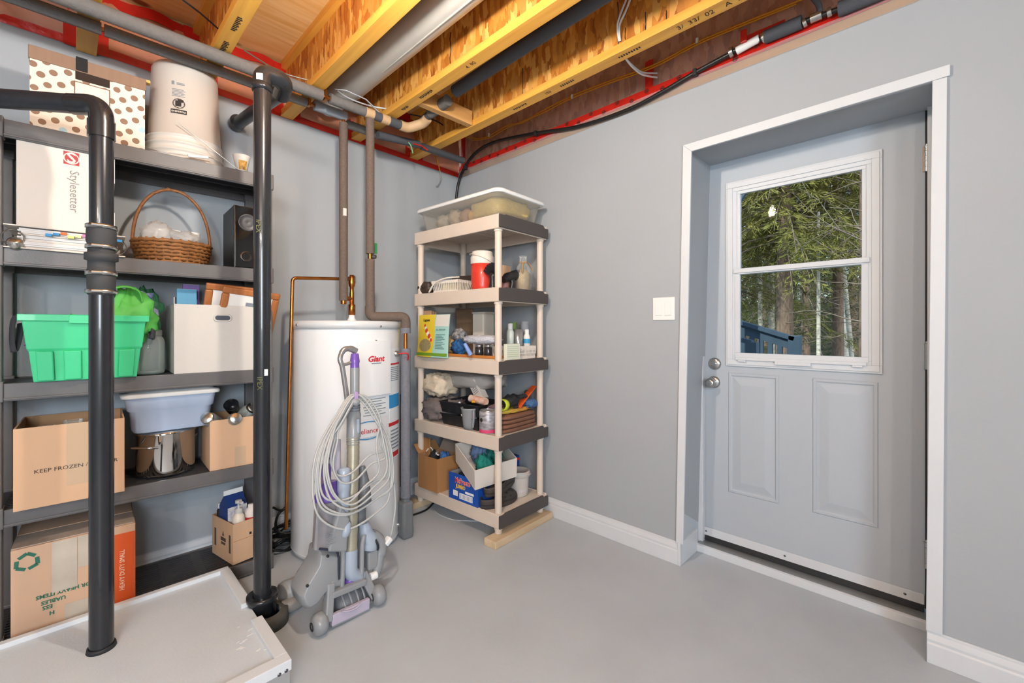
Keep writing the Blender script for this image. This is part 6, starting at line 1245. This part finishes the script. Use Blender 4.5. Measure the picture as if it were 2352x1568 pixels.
# --- fourth tier
z0 = z_at(3)
def cloth(name, label, x, y, z, r, m, seed, amp=.25, fold=.5, fr=3., parts='cloth'):
    c = bthing(name, label, 'cloth' if 'pillow' not in name else 'pillow', x, y, z); b = B(); b.blob((0, 0, r[2]), r, 20, amp, fr, seed=seed, fold=fold, flatb=-r[2]*.98, pw=.7); obj(parts, b, m, c); return c
M_gcl = mat('taupe_cloth', '#766d6b', .9, bump=.3, bscale=60); M_ccl = mat('cream_cloth', '#d9c9b2', .9, bump=.3, bscale=60)
cloth('folded_cloth', 'taupe grey bedsheet bundle at the far end of the fourth tier', .13, .60, z0, (.125, .13, .075), M_gcl, 3, .22, .22)
cloth('folded_cloth', 'cream cotton bundle on top of the taupe bedsheet', .12, .62, z0+.15, (.10, .11, .075), M_ccl, 7, .2, .25, 2.6)
cloth('pillow', 'grey pillow pushed in above the paint trays', .24, .42, z0+.205, (.13, .22, .055), mat('grey_pillow', '#aaa5a1', .9), 11, .12, .12, 2., 'pillow_body')
M_tray = mat('paint_splashed_black', '#26262a', .45, var=.8, scale=22, col2='#1a1a1c')
for i, (zz, a, lb) in enumerate(((.0, .0, 'black paint tray at the bottom of the tray pile'), (.075, .06, 'paint splashed black tray stacked on the other tray'))):
    t = bthing('paint_tray', lb, 'paint tray', .16, .36+.01*i, z0+zz+.02*0, rz=a); open_box(t, -.12, .10, -.16, .14, 0, .068, M_tray, None, .004, 'tray', top=(.012, .012)); b = B(); b.box(-.136, .116, -.176, -.165, .062, .068); b.box(-.136, -.128, -.176, .156, .062, .068); obj('tray_rim', b, M_tray, t)
t = bthing('putty_knife', 'orange handled scraper lying in the upper paint tray', 'scraper', .08, .27, z0+.15, rz=.5); b = B(); b.box(-.02, .06, -.012, .012, 0, .014); obj('handle', b, mat('orange_handle', '#dd9a24', .4), t, bev=.004); b = B(); b.box(.06, .12, -.018, .018, .004, .006); obj('blade', b, M_steel, t)
yq, zt_ = BL(1066, 938, -.0); t = bthing('grey_pitcher', 'grey plastic paint pitcher with spout at the shelf edge', 'pitcher', .045, yq, z0); h_ = zt_-z0; M_gp = mat('grey_pail', '#8a8c8f', .45)
b = B(); b.lathe([(0, 0), (.034, 0), (.040, .03), (.050, h_-.01), (.054, h_), (.048, h_), (.038, .03), (.032, .006), (0, .006)], n=30); obj('pitcher_body', b, M_gp, t)
b = B(); b.tube([(-.02, -.052, h_-.01), (-.022, -.056, h_*.6), (-.02, -.045, .02)], .008, 8); obj('handle_rib', b, M_gp, t)
t = bthing('paint_brush', 'white handled paint brush standing in the grey pitcher', 'brush', .040, yq+.02, z0+.0075, rot=(math.radians(-32), math.radians(5))); b = B(); b.bar((0, 0, .02), (0, 0, h_+.035), .022, .010, up=(1, 0, 0)); obj('brush_handle', b, M_plate, t, bev=.003); b = B(); b.bar((0, 0, -.0), (0, 0, .02), .022, .010, up=(1, 0, 0)); obj('bristles', b, mat('bristle', '#b59b70', .9), t)
yq, zt_ = BL(1106, 945, -.0); t = bthing('paint_can', 'grey labelled paint can with a pink stripe at its base', 'paint can', .05, yq, z0); h_ = zt_-z0
lath(t, 'can_body', [(0, 0), (.046, 0), (.048, .004), (.048, h_-.004), (.045, h_), (.040, h_-.006), (0, h_-.008)], mat('can_label', '#77757c', .4, metal=.3, var=.5, scale=25, stretch=(1, 1, 3), col2='#c5c1c4'), 32)
lath(t, 'pink_stripe', [(.0484, .006), (.0487, .008), (.0487, .022), (.0484, .024)], mat('hot_pink', '#d2456f', .4), 32); lath(t, 'can_rim', [(.044, h_-.002), (.047, h_+.003), (.044, h_+.004)], M_lid, 32)
b = B(); b.lathe([(0, .001), (.010, .001), (.011, 0)], (-.048, .004, h_*.62), 16, axis=(-1, 0, 0)); obj('black_spot', b, M_ink, t)
yq, _ = BL(1095, 950, .04); t = bthing('roller_sleeve', 'white paint roller sleeve with red flecks lying on the pitcher and can', 'roller', .10, BL(1100, 936, .1)[0], z0+h_+.012); b = B(); b.cyl((0, -.06, .022), (.0, .07, .03), .022, n=18); obj('sleeve', b, mat('fleece_sleeve', '#e3d5c5', .95, var=.4, scale=30, col2='#d99a86', bump=.5, bscale=90), t)
t = bthing('roller_box', 'slim white printed carton leaning across the paint supplies', 'box', .15, BL(1108, 940, .15)[0], z0+h_+.03, rot=(math.radians(-36), 0)); b = B(); b.box(-.02, .03, -.03, .03, 0, .14); obj('carton', b, M_wcard, t, bev=.002)
for k in range(5): b = B(); b.box(-.0206, -.02, -.02, .02, .05+k*.012, .054+k*.012); obj('print_line', b, M_grey, t)
cloth('folded_cloth', 'small dark patterned rag wedged behind the paint can', .17, .18, z0, (.08, .06, .07), mat('patterned_rag', '#4d5a8c', .9, var=.8, scale=30, col2='#a87a52'), 17, .3, .4)
M_brn = mat('brown_towel', '#8a5f4a', .9, var=.3, scale=6, stretch=(1, 1, 14))
for k in range(4): t = bthing('folded_towel', 'brown striped towel in the folded stack at the shelf end', 'towel', .22, .095, z0+.024*k, group='folded brown towels', rz=.03*(k % 2)); b = B(); b.blob((0, 0, .0125), (.165-.004*k, .075, .0125), 12, .05, 5, pw=.45, seed=k); obj('towel', b, M_brn, t)
zt4 = z0+.097
cloth('cloth_rag', 'orange and yellow rag lying on the brown towels', .22, .10, zt4, (.14, .06, .014), mat('orange_rag', '#d98a3a', .9, var=.5, scale=14, col2='#c7b64a'), 5, .2, .3)
t = bthing('rubber_gloves', 'black and neon yellow work gloves on the rag pile', 'gloves', .17, .085, zt4+.026)
b = B(); b.blob((.02, 0, .045), (.075, .045, .035), 12, .3, 3, seed=41, fold=.3); obj('black_palm', b, mat('black_knit', '#2b2a2c', .9), t)
for k in range(4): b = B(); b.tube(spline([(.06, -.03+.02*k, .06), (.11, -.03+.018*k, .065-.006*k), (.145, -.025+.016*k, .05-.008*k)], 4), [.012]*6+[.010, .009, .006], 10); obj('finger', b, MATS['black_knit'], t)
b = B(); b.lathe([(.030, 0), (.034, .02), (.033, .05), (.028, .05), (.026, 0)], (-.03, -.005, .028), 20, axis=(-1, -.3, .1)); obj('neon_cuff', b, mat('neon_yellow', '#c9d63c', .7), t)
t = bthing('hand_trowel', 'orange tapering plastic trowel leaning on the gloves', 'trowel', .315, .065, zt4+.026, rz=.1); b = B(); b.add([(-.09, -.02, .0), (-.09, .03, .0), (.09, -.015, .105), (.09, .02, .105), (-.09, -.02, .012), (-.09, .03, .012), (.09, -.015, .112), (.09, .02, .112)], [(0, 1, 3, 2), (4, 6, 7, 5), (0, 2, 6, 4), (1, 5, 7, 3), (0, 4, 5, 1), (2, 3, 7, 6)]); obj('blade', b, mat('orange_plastic', '#dd5a24', .4), t, bev=.003)
b = B(); b.tube([(-.1, .0, .008), (-.09, .0, .006), (-.05, .0, .004)] if False else [(-.085, .005, .008), (-.12, .005, .01)], .010, 10); obj('handle', b, M_dark, t)
cloth('folded_cloth', 'small blue cloth tucked beside the orange trowel', .34, .06, zt4+.014, (.045, .04, .026), mat('denim_blue', '#4a6a94', .9), 19, .25, .3)
t = bthing('glass_tumbler', 'dark mottled jar standing behind the orange trowel', 'jar', .395, .12, zt4+.0); lath(t, 'jar_body', [(0, 0), (.022, 0), (.023, .095), (.018, .105), (0, .105)], mat('mottled_jar', '#6b6672', .4, var=.7, scale=60), 18)
# --- bottom tier
z0 = z_at(4)
ya, _ = BL(957, 1110, .0); yb_, _ = BL(1008, 1140, .0); ya = min(ya, .685)
t = bthing('cardboard_box', 'open brown cardboard box with straps spilling at its top', 'box', -.012, (ya+yb_)/2, z0, rz=math.radians(0)); w_ = ya-yb_; h_ = BL(1005, 1055, -.01)[1]-z0
M_brc = mat('brown_cardboard', '#b07f50', .8, var=.08, scale=5)
open_box(t, 0, .17, -w_/2, w_/2, 0, h_, M_brc, M_cardin, .004, 'box_body')
b = B(); b.add([(.0, w_/2, h_), (.17, w_/2, h_), (.17, w_/2+.05, h_+.05), (0, w_/2+.05, h_+.05)], [(0, 1, 2, 3)]); obj('box_flap', b, M_brc, t, solid=.003)
b = B(); b.add([(.17, -w_/2, h_), (.17, w_/2, h_), (.21, w_/2, h_+.07), (.21, -w_/2, h_+.07)], [(0, 1, 2, 3)]); obj('box_flap', b, mat('grey_card', '#94877c', .8), t, solid=.003)
for i, (cc, lb) in enumerate((('#232326', 'black cloth strap bundle inside the brown box'), ('#3f6fae', 'blue cloth bundle inside the brown box'))): c = bthing('strap_bundle', lb, 'strap', .06+.04*i, (ya+yb_)/2+(.03 if i == 0 else -.03), z0+.006); b = B(); b.blob((0, 0, h_*.5), (.045, .04, h_*.5+.01), 12, .2, 3, seed=51+i); obj('bundle', b, mat('bundle%d' % i, cc, .8), c)
c = bthing('white_cord', 'white cord looped over the edge of the brown box', 'cord', .03, (ya+yb_)/2+.02, z0+h_); b = B(); b.tube(spline([(.0, .05, .01), (.02, .03, .035), (.03, .0, .0), (.02, -.05, .005), (.0, -.07, .01), (-.0, -.05, .02), (.03, -.03, .015)], 6), .004, 7); obj('cord', b, M_wcab, c)
t = bthing('cardboard_sleeve', 'narrow flattened cardboard piece standing at the far end of the bottom tier', 'cardboard', .04, BLn-.06, z0); b = B(); b.box(0, .008, -.045, .05, 0, .30); obj('panel', b, M_brc, t)
# blue freezie box
ya, _ = BL(1031, 1140, .0); yb_, _ = BL(1098, 1165, .0); zt_ = BL(1098, 1104, 0)[1]; h_ = zt_-z0
t = bthing('freeze_pop_box', 'blue printed freeze pop carton with red and yellow lettering', 'box', .0, (ya+yb_)/2, z0); w_ = ya-yb_; M_fb = mat('freezie_blue', '#1e50a8', .45)
open_box(t, 0, .25, -w_/2, w_/2, 0, h_, M_fb, mat('box_grey_inside', '#8d8a86', .8), .004, 'box_body')
SF = lambda y, z: face((-.0006, y, z), (0, -1, 0), (0, 0, 1)); EF = lambda x, z: face((x, -w_/2-.0006, z), (1, 0, 0), (0, 0, 1)); M_fy = mat('freezie_yellow', '#f2c02c', .5); M_fr = mat('freezie_red', '#d8332c', .5)
text('lettering', 'McFreeze', .042, SF(.004, h_*.76), M_plate, t, bold=.0022, sx=.78); text('lettering', 'McFreeze', .042, face((-.0014, .004, h_*.76), (0, -1, 0), (0, 0, 1)), M_fr, t, bold=.001, sx=.78)
text('lettering', 'JUMBO', .030, SF(.02, h_*.54), M_fy, t, bold=.0012, sx=.85); b = B(); b.box(-.0012, 0, -w_*.36, -w_*.08, h_*.36, h_*.44); b.box(-.0012, 0, -w_*.44, -w_*.32, h_*.70, h_*.86); obj('small_print', b, M_plate, t)
b = B(); b.box(-.0012, 0, -w_*.32, w_*.12, h_*.10, h_*.32); b.box(-.0012, 0, w_*.18, w_*.34, h_*.16, h_*.36); k = obj('data_panel', b, M_plate, t)
for i in range(9): b = B(); b.box(-.0018, -.0012, -w_*.30+i*w_*.045, -w_*.30+i*w_*.045+.004, h_*.13, h_*.29); obj('print_bar', b, mat('lilac_grey_print', '#8f93b5', .6), k)
text('lettering', 'McFreeze', .042, EF(.13, h_*.80), M_plate, t, bold=.0022, sx=.8); text('lettering', 'McFreeze', .042, face((.13, -w_/2-.0014, h_*.80), (1, 0, 0), (0, 0, 1)), M_fr, t, bold=.001, sx=.8)
for i, (x, y, cc, lb) in enumerate(((.06, .05, '#2c2f36', 'black boxed item inside the blue carton'), (.05, -.02, '#9fb0a4', 'grey green packet inside the blue carton'))): c = bthing('packet', lb, 'packet', x, (ya+yb_)/2+y, z0+.006); b = B(); b.box(-.025, .03, -.025, .025, 0, h_-.012+.012*i); obj('packet_body', b, mat('packet%d' % i, cc, .6), c)
# white tilted box with cloth
t = bthing('tilted_box', 'white cardboard box tipped on top of the blue carton, full of cloth', 'box', .035, .30, z0+h_+.022, rot=(math.radians(0), math.radians(-14)), rz=math.radians(-18)); t.rotation_euler = (math.radians(17), math.radians(-8), BR+math.radians(-22))
open_box(t, -.02, .24, -.19, .10, .0, .125, mat('white_open_box', '#ddd4ca', .7), None, .004, 'box_body')
for i, (x, y, cc, lb) in enumerate(((.08, -.10, '#1f8577', 'teal green cloth bundle in the tipped white box'), (.10, .02, '#6f86ae', 'blue grey cloth bundle in the tipped white box'), (.17, -.04, '#2f8f84', 'second teal bundle at the back of the tipped white box'))):
    M = wm(t); p = M @ Vector((x, y, .006)); c = thing('cloth_bundle', lb, 'cloth', p); c.rotation_euler = t.rotation_euler; b = B(); b.blob((0, 0, .065), (.055, .06, .065), 14, .35, 3, seed=61+i, fold=.4); obj('bundle', b, mat('bundle_%d' % i, cc, .9, var=.3, scale=40), c)
# second blue box behind and the pail
t = bthing('blue_carton', 'dark blue carton half hidden behind the white pail', 'box', .32, .26, z0); b = B(); b.box(-.05, .09, -.06, .08, 0, .20); obj('carton', b, mat('dark_blue_card', '#1f3f86', .5), t, bev=.002); b = B(); b.box(-.0505, .0905, -.0605, .0805, .17, .185); obj('red_stripe', b, M_fr, t)
xq, zt_ = BE(1198, 1080, .10); t = bthing('lidded_pail', 'small white lidded pail with wire handle on the bottom tier', 'pail', xq, .125, z0); h_ = zt_-z0; rp = .064
lath(t, 'pail_body', [(0, 0), (rp-.008, 0), (rp-.006, .004), (rp, h_-.03), (rp, h_-.02)], M_pail, 34)
lath(t, 'pail_lid', [(rp, h_-.036), (rp+.006, h_-.034), (rp+.006, h_-.006), (rp+.002, h_), (rp-.006, h_-.002), (rp-.01, h_-.008), (0, h_-.008)], M_pail, 34)
b = B(); b.tube([((rp+.006)*math.cos(a_), (rp+.006)*math.sin(a_)-.004, h_-.012+.012*math.sin(2*a_)) for a_ in [math.pi+math.pi*k/14 for k in range(15)]], .004, 7); obj('pail_handle', b, M_pail, t)
b = B(); b.lathe([(rp-.0045, .03), (rp-.0018, .10)], n=12, a0=-2.5, a1=-.7); obj('pail_label', b, mat('lilac_label', '#cfc6cf', .6), t)
# clogs
def clog(label, x, y, z, rz_, rot=(0, 0)):
    c = bthing('clog', label, 'shoe', x, y, z, rz=rz_, rot=rot, group=None); M_cl = mat('charcoal_clog', '#3f3936', .65); M_ci = mat('clog_insole', '#6b635c', .8)
    def outl(k, s): 
        pts = []
        for i in range(28):
            a_ = 2*math.pi*i/28; xx = math.cos(a_)*.13; w = .046+.006*math.cos(a_)*1.2; pts.append((xx*s, math.sin(a_)*w*s+(.006*math.cos(a_*2)), k))
        return pts
    b = B(); loft(b, [outl(0, .94), outl(.006, 1.0), outl(.022, 1.02), outl(.026, .97)]); obj('sole', b, M_cl, c)
    b = B(); vs = []; n_, m_ = 14, 10
    def up(u, v):                                     # toe cap shell
        xx = -.01+.135*u; hw = .050*math.sqrt(max(.0, 1-(max(0, u-.35)/.66)**2)); a_ = math.pi*v; hh = .060*math.sqrt(max(0, 1-(max(0, u-.1)/.92)**2.2)); return (xx, -math.cos(a_)*hw, .024+math.sin(a_)*hh)
    b.grid(up, n_, m_); vamp = obj('vamp', b, M_cl, c, solid=-.004)
    for (u, v) in ((.25, .25), (.25, .5), (.25, .75), (.45, .37), (.45, .63), (.62, .3), (.62, .5), (.62, .7), (.1, .15), (.1, .85), (.4, .15), (.4, .85)):
        p = Vector(up(u, v)); e = .01; n1 = (Vector(up(u+e, v))-p).cross(Vector(up(u, v+e))-p).normalized(); n1 = n1 if n1.z > -.2 and (n1.dot(p-Vector((p.x, 0, .024))) > 0) else -n1
        b = B(); b.lathe([(0, .0012), (.0055, .0012), (.006, 0)], p+n1*.0006, 10, axis=n1); obj('vent_hole', b, M_ink, vamp)
    b = B(); b.grid(lambda u, v: (-.01-.12*math.sin(math.pi*u)*1.0 if 0 < u < 1 else -.01, -math.cos(math.pi*u)*.050, .024+.034*v), 16, 3); obj('heel_wall', b, M_cl, c, solid=-.004)
    b = B(); loft(b, [outl(.0262, .86), outl(.029, .84)]); obj('insole', b, M_ci, c)
    return c
clog('charcoal foam clog lying flat at the front of the bottom tier', .125, .108, z0+.0, math.radians(-8))
clog('charcoal foam clog stacked on the other clog, toe towards the pail', .135, .110, z0+.086, math.radians(6), rot=(0, math.radians(-8)))
# things on the floor between heater and beige shelf
t = bthing('cable_loop', 'loose black cable lying on the floor under the beige shelf', 'cable', .0, .55, .0); b = B(); b.tube(spline([(-.28, .18, .006), (-.15, .10, .006), (.0, .08, .006), (.15, .15, .006), (.25, .1, .006)], 6), .006, 7); obj('cable', b, M_pex, t)
t = thing('black_suitcase', 'tall thin black case standing behind the water heater pipe', 'case', P(918, 1178, y=-.10)); t.location = (-.66, -.12, .0)
b = B(); b.box(-.07, .12, 0, .03, .12, .72); obj('panel_body', b, mat('matte_black', '#232124', .6), t, bev=.004); b = B(); b.box(-.06, .06, .0, .03, 0, .12); obj('panel_foot', b, M_card2, t)
# ================================================================== outside the door
M_ground = mat('forest_floor', '#4b4a36', .95, var=.5, scale=3, bump=.4, bscale=12)
M_bark = mat('spruce_bark', '#8c7768', .9, var=.5, scale=9, stretch=(4, 4, 1), bump=.5, bscale=30)
M_birch = mat('birch_bark', '#d9d4c6', .8, var=.45, scale=7, stretch=(1, 1, 5))
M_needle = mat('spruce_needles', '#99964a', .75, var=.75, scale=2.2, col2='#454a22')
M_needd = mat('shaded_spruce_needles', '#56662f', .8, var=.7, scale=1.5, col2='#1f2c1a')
M_twig = mat('bare_twig', '#8d8073', .85, var=.3)
M_rail = mat('blue_grey_stain', '#40566b', .55, var=.2, scale=10)
GZ = -.25
b = B(); b.grid(lambda u, v: (.45+59*u, -32+75*v, GZ+max(0, u*59-9)*.10+.25*max(0, u*59-9)*.1*noise.noise(Vector((u*9, v*9, 0)))), 40, 40); o = struct('ground', b, M_ground); o['label'] = 'leaf strewn forest floor outside the door'
def out(px, py, X): return P(px, py, x=X)
def trunk(b, x, y, r, h, lean=0.): b.tube([(x+lean*t, y+.1*noise.noise(Vector((x, t*2, 0))), GZ+h*t) for t in [i/8 for i in range(9)]], [r*(1-.55*i/8) for i in range(9)], 9)
def clump(b, p, d, s, rnd):
    d = d.normalized(); u = Vector((rnd.uniform(-1, 1), rnd.uniform(-1, 1), rnd.uniform(-1, 1))).cross(d).normalized()
    b.add([p, p+d*s*.45+u*s*.055, p+d*s, p+d*s*.45-u*s*.055], [(0, 1, 2, 3)])
def spray(b, p, d, L, n, rnd, droop=.45):
    """a bough: side twigs drooping from it, each set with small needle clumps"""
    d = Vector(d).normalized(); sd_ = d.cross(Vector((0, 0, 1))).normalized()
    for i in range(n):
        t = .12+.88*(i+rnd.random())/n; s_ = rnd.choice((-1, 1))
        q = p+d*(L*t)+Vector((0, 0, -droop*L*t*t)); w = (.10+L*.22*(1.1-t))*(.6+.6*rnd.random())
        tw = (sd_*s_+d*.7+Vector((0, 0, -.25-.6*rnd.random()))).normalized()
        m = 9+int(w*26)
        for k in range(m):
            e = q+tw*(w*k/m)+Vector((0, 0, -.25*w*(k/m)**2)); clump(b, e, tw+Vector((rnd.uniform(-.8, .8), rnd.uniform(-.8, .8), rnd.uniform(-.7, .5))), .075+.05*rnd.random(), rnd)
def spruce(x, y, h, R, label, z0=.15, nb=110, m=None, seed=1, trunkr=.16):
    rnd = random.Random(seed)
    t = thing('spruce_tree', label, 'tree', (x, y, GZ), group=None)
    b = B(); b.tube([(0, 0, h*i/8) for i in range(9)], [trunkr*(1-.85*i/8) for i in range(9)], 9); obj('trunk', b, M_bark, t)
    f = B(); w = B()
    for i in range(nb):
        u = z0+(1-z0)*(i/nb); z = h*u; L = R*(1-u)**.75*(.75+.5*rnd.random())+.2
        a = rnd.uniform(0, 2*math.pi); d = Vector((math.cos(a), math.sin(a), .08-.25*(1-u)))
        spray(f, Vector((0, 0, z)), d, L, 22, rnd)
        w.tube([Vector((0, 0, z))+d*(L*k/3)+Vector((0, 0, -.5*L*(k/3)**2)) for k in range(4)], [.014, .01, .006, .003], 4)
    o = obj('foliage', f, m or M_needle, t); o['kind'] = 'stuff'; obj('branches', w, M_twig, t)
    return t
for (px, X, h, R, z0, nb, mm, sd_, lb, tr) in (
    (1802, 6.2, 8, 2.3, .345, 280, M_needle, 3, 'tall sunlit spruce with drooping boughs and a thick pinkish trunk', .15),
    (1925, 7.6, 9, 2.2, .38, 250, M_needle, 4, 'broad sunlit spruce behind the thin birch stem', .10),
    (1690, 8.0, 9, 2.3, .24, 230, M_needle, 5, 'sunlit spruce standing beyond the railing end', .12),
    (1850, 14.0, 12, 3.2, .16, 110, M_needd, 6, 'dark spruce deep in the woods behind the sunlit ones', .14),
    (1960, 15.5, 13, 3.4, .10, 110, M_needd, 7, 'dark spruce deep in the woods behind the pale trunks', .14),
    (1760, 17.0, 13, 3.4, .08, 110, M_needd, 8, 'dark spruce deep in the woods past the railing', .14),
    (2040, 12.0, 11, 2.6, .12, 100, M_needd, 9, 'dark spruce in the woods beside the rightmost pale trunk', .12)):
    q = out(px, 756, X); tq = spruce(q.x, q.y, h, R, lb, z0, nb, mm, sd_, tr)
for k in range(14):                                              # the wood goes on behind: copies of the last dark spruce
    q = out(1410+46*k, 756, 21+(k*7 % 5)*1.6); c = copy_tree(tq, label='dark spruce far back in the wood beyond the pale trunks', group='far spruces')
    c.location = (q.x, q.y, GZ+max(0, q.x-9)*.08); c.rotation_euler[2] = k*1.3; c.scale = (1.25, 1.25, 1.15)
# bare trunks
i = 0
for (px, X, r, h, m, lb) in ((1880, 6.0, .032, 3.2, M_birch, 'thin white birch stem in front of the dark woods'),
    (1987, 5.4, .075, 7, M_bark, 'scaly pink brown trunk beside the right edge of the door glass'), (1772, 9, .07, 5, M_birch, 'pale young trunk behind the deck railing'), (1746, 8, .05, 4.5, M_birch, 'slim pale trunk rising behind the railing balusters'),
    (1948, 9.5, .08, 5, M_birch, 'pale leaning trunk in the dark woods'), (1925, 12, .05, 5, M_birch, 'far slender pale stem in the dark woods'), (1962, 11, .06, 5, M_birch, 'far pale stem beside the leaning trunk')):
    q = out(px, 800, X); t = thing('tree_trunk', lb, 'tree', (q.x, q.y, GZ)); b = B(); rnd = random.Random(px)
    ln = .35 if 'leaning' in lb else 0.
    b.tube([(0, ln*k/8, h*k/8) for k in range(9)], [r*(1-.4*k/8) for k in range(9)], 9); obj('trunk', b, m, t)
    w = B()
    for k in range(16):
        z = rnd.uniform(.7, h*.7); a = rnd.uniform(0, 6.28); L = rnd.uniform(.4, 1.3); pts = [Vector((0, 0, z))]
        for j in range(5): a += rnd.uniform(-.35, .35); pts.append(pts[-1]+Vector((math.cos(a), math.sin(a), rnd.uniform(-.35, .15)))*L/5)
        w.tube(pts, [.006, .005, .004, .003, .002, .0015], 4, caps=False)
        for j in (2, 3, 4): w.tube([pts[j], pts[j]+Vector((rnd.uniform(-.2, .2), rnd.uniform(-.2, .2), rnd.uniform(-.15, .1)))], [.003, .0015], 3, caps=False)
    obj('dead_twigs', w, M_twig, t)
# bare bush with long arching pale branches at the upper right of the glass
q = out(2040, 600, 4.6); t = thing('bare_sapling', 'leafless sapling with long pale arching branches', 'tree', (q.x, q.y, GZ)); b = B(); rnd = random.Random(5)
b.tube(spline([(0, 0, 0), (.02, .05, 1.2), (.0, .1, 2.4), (.05, .25, 3.4)], 6), [.022-.0008*k for k in range(19)], 6); obj('stem', b, M_twig, t)
w = B()
for k in range(11):
    z = rnd.uniform(1.4, 3.2); p = Vector((0, .1, z)); pts = [p]; d = Vector((rnd.uniform(-.4, .4), rnd.uniform(.3, 1), rnd.uniform(-.2, .5))).normalized(); L = rnd.uniform(.5, 1.3)
    for j in range(7): d = (d+Vector((rnd.uniform(-.3, .3), rnd.uniform(-.2, .2), rnd.uniform(-.25, .15)))).normalized(); pts.append(pts[-1]+d*L/7)
    w.tube(pts, [.009, .008, .007, .006, .005, .004, .003, .002], 4, caps=False)
    for j in (3, 4, 5, 6): w.tube([pts[j], pts[j]+Vector((rnd.uniform(-.15, .15), rnd.uniform(-.2, .25), rnd.uniform(-.2, .15)))], [.003, .0015], 3, caps=False)
obj('branches', w, M_twig, t)
# porch posts with curved brackets
XP = 2.0
for (px_p, px_a, pya, pyb, sgn, lb) in ((1668, 1750, 520, 428, 1, 'dark blue porch post with curved bracket beside the railing'), (2010, 1945, 425, 365, -1, 'dark blue porch post with curved bracket facing the other one')):
    q = out(px_p, 600, XP); t = thing('porch_post', lb, 'post', (XP, q.y, GZ))
    top = P(px_a, pyb, x=XP).z+.06; b = B(); b.box(-.05, .05, -.05, .05, 0, top-GZ+.25); obj('post', b, M_rail, t, bev=.006)
    ln = abs(P(px_a, pyb, x=XP).y-q.y); zt = top-GZ; zl = P(px_p, pya, x=XP).z-GZ-.12; poly = [(0, zl), (0, zt+.1), (-sgn*(ln+.05), zt+.1), (-sgn*(ln+.05), zt)]
    for k in range(1, 11): a_ = math.pi/2*k/11; poly.append((-sgn*(.05+ln*(1-math.sin(a_))), zl+(zt-zl)*math.cos(a_)))
    b = B(); b.prism(poly, 'x', -.022, .022); obj('curved_bracket', b, M_rail, t)
# deck railing
XR = 2.35
a, c = out(1640, 722, XR), out(1826, 778, XR)
t = thing('deck_railing', 'blue grey wooden deck railing sloping down behind the door glass', 'railing', (XR, a.y, GZ))
b = B(); b.bar(a, c, .09, .035); b.bar(a-Vector((0, 0, .06)), c-Vector((0, 0, .06)), .035, .08); obj('top_rail', b, M_rail, t, world=True)
b = B(); b.bar(a-Vector((0, 0, .9)), c-Vector((0, 0, .9)), .035, .08); obj('bottom_rail', b, M_rail, t, world=True)
for k in range(9):
    p = a.lerp(c, (k+.5)/9); b = B(); b.box(p.x-.018, p.x+.018, p.y-.018, p.y+.018, p.z-.9, p.z-.03); obj('baluster', b, M_rail, t, world=True)
b = B(); b.box(c.x-.045, c.x+.045, c.y-.045, c.y+.045, GZ, c.z+.03); obj('newel_post', b, M_rail, t, world=True, bev=.005)
a2, c2 = out(1640, 766, XR-.5), out(1728, 786, XR-.5)
t = thing('stair_handrail', 'short lower blue grey handrail in front of the deck railing', 'railing', (XR-.5, a2.y, GZ))
b = B(); b.bar(a2, c2, .07, .035); obj('top_rail', b, M_rail, t, world=True)
b = B(); b.box(c2.x-.04, c2.x+.04, c2.y-.04, c2.y+.04, GZ, c2.z+.0); obj('post', b, M_rail, t, world=True)
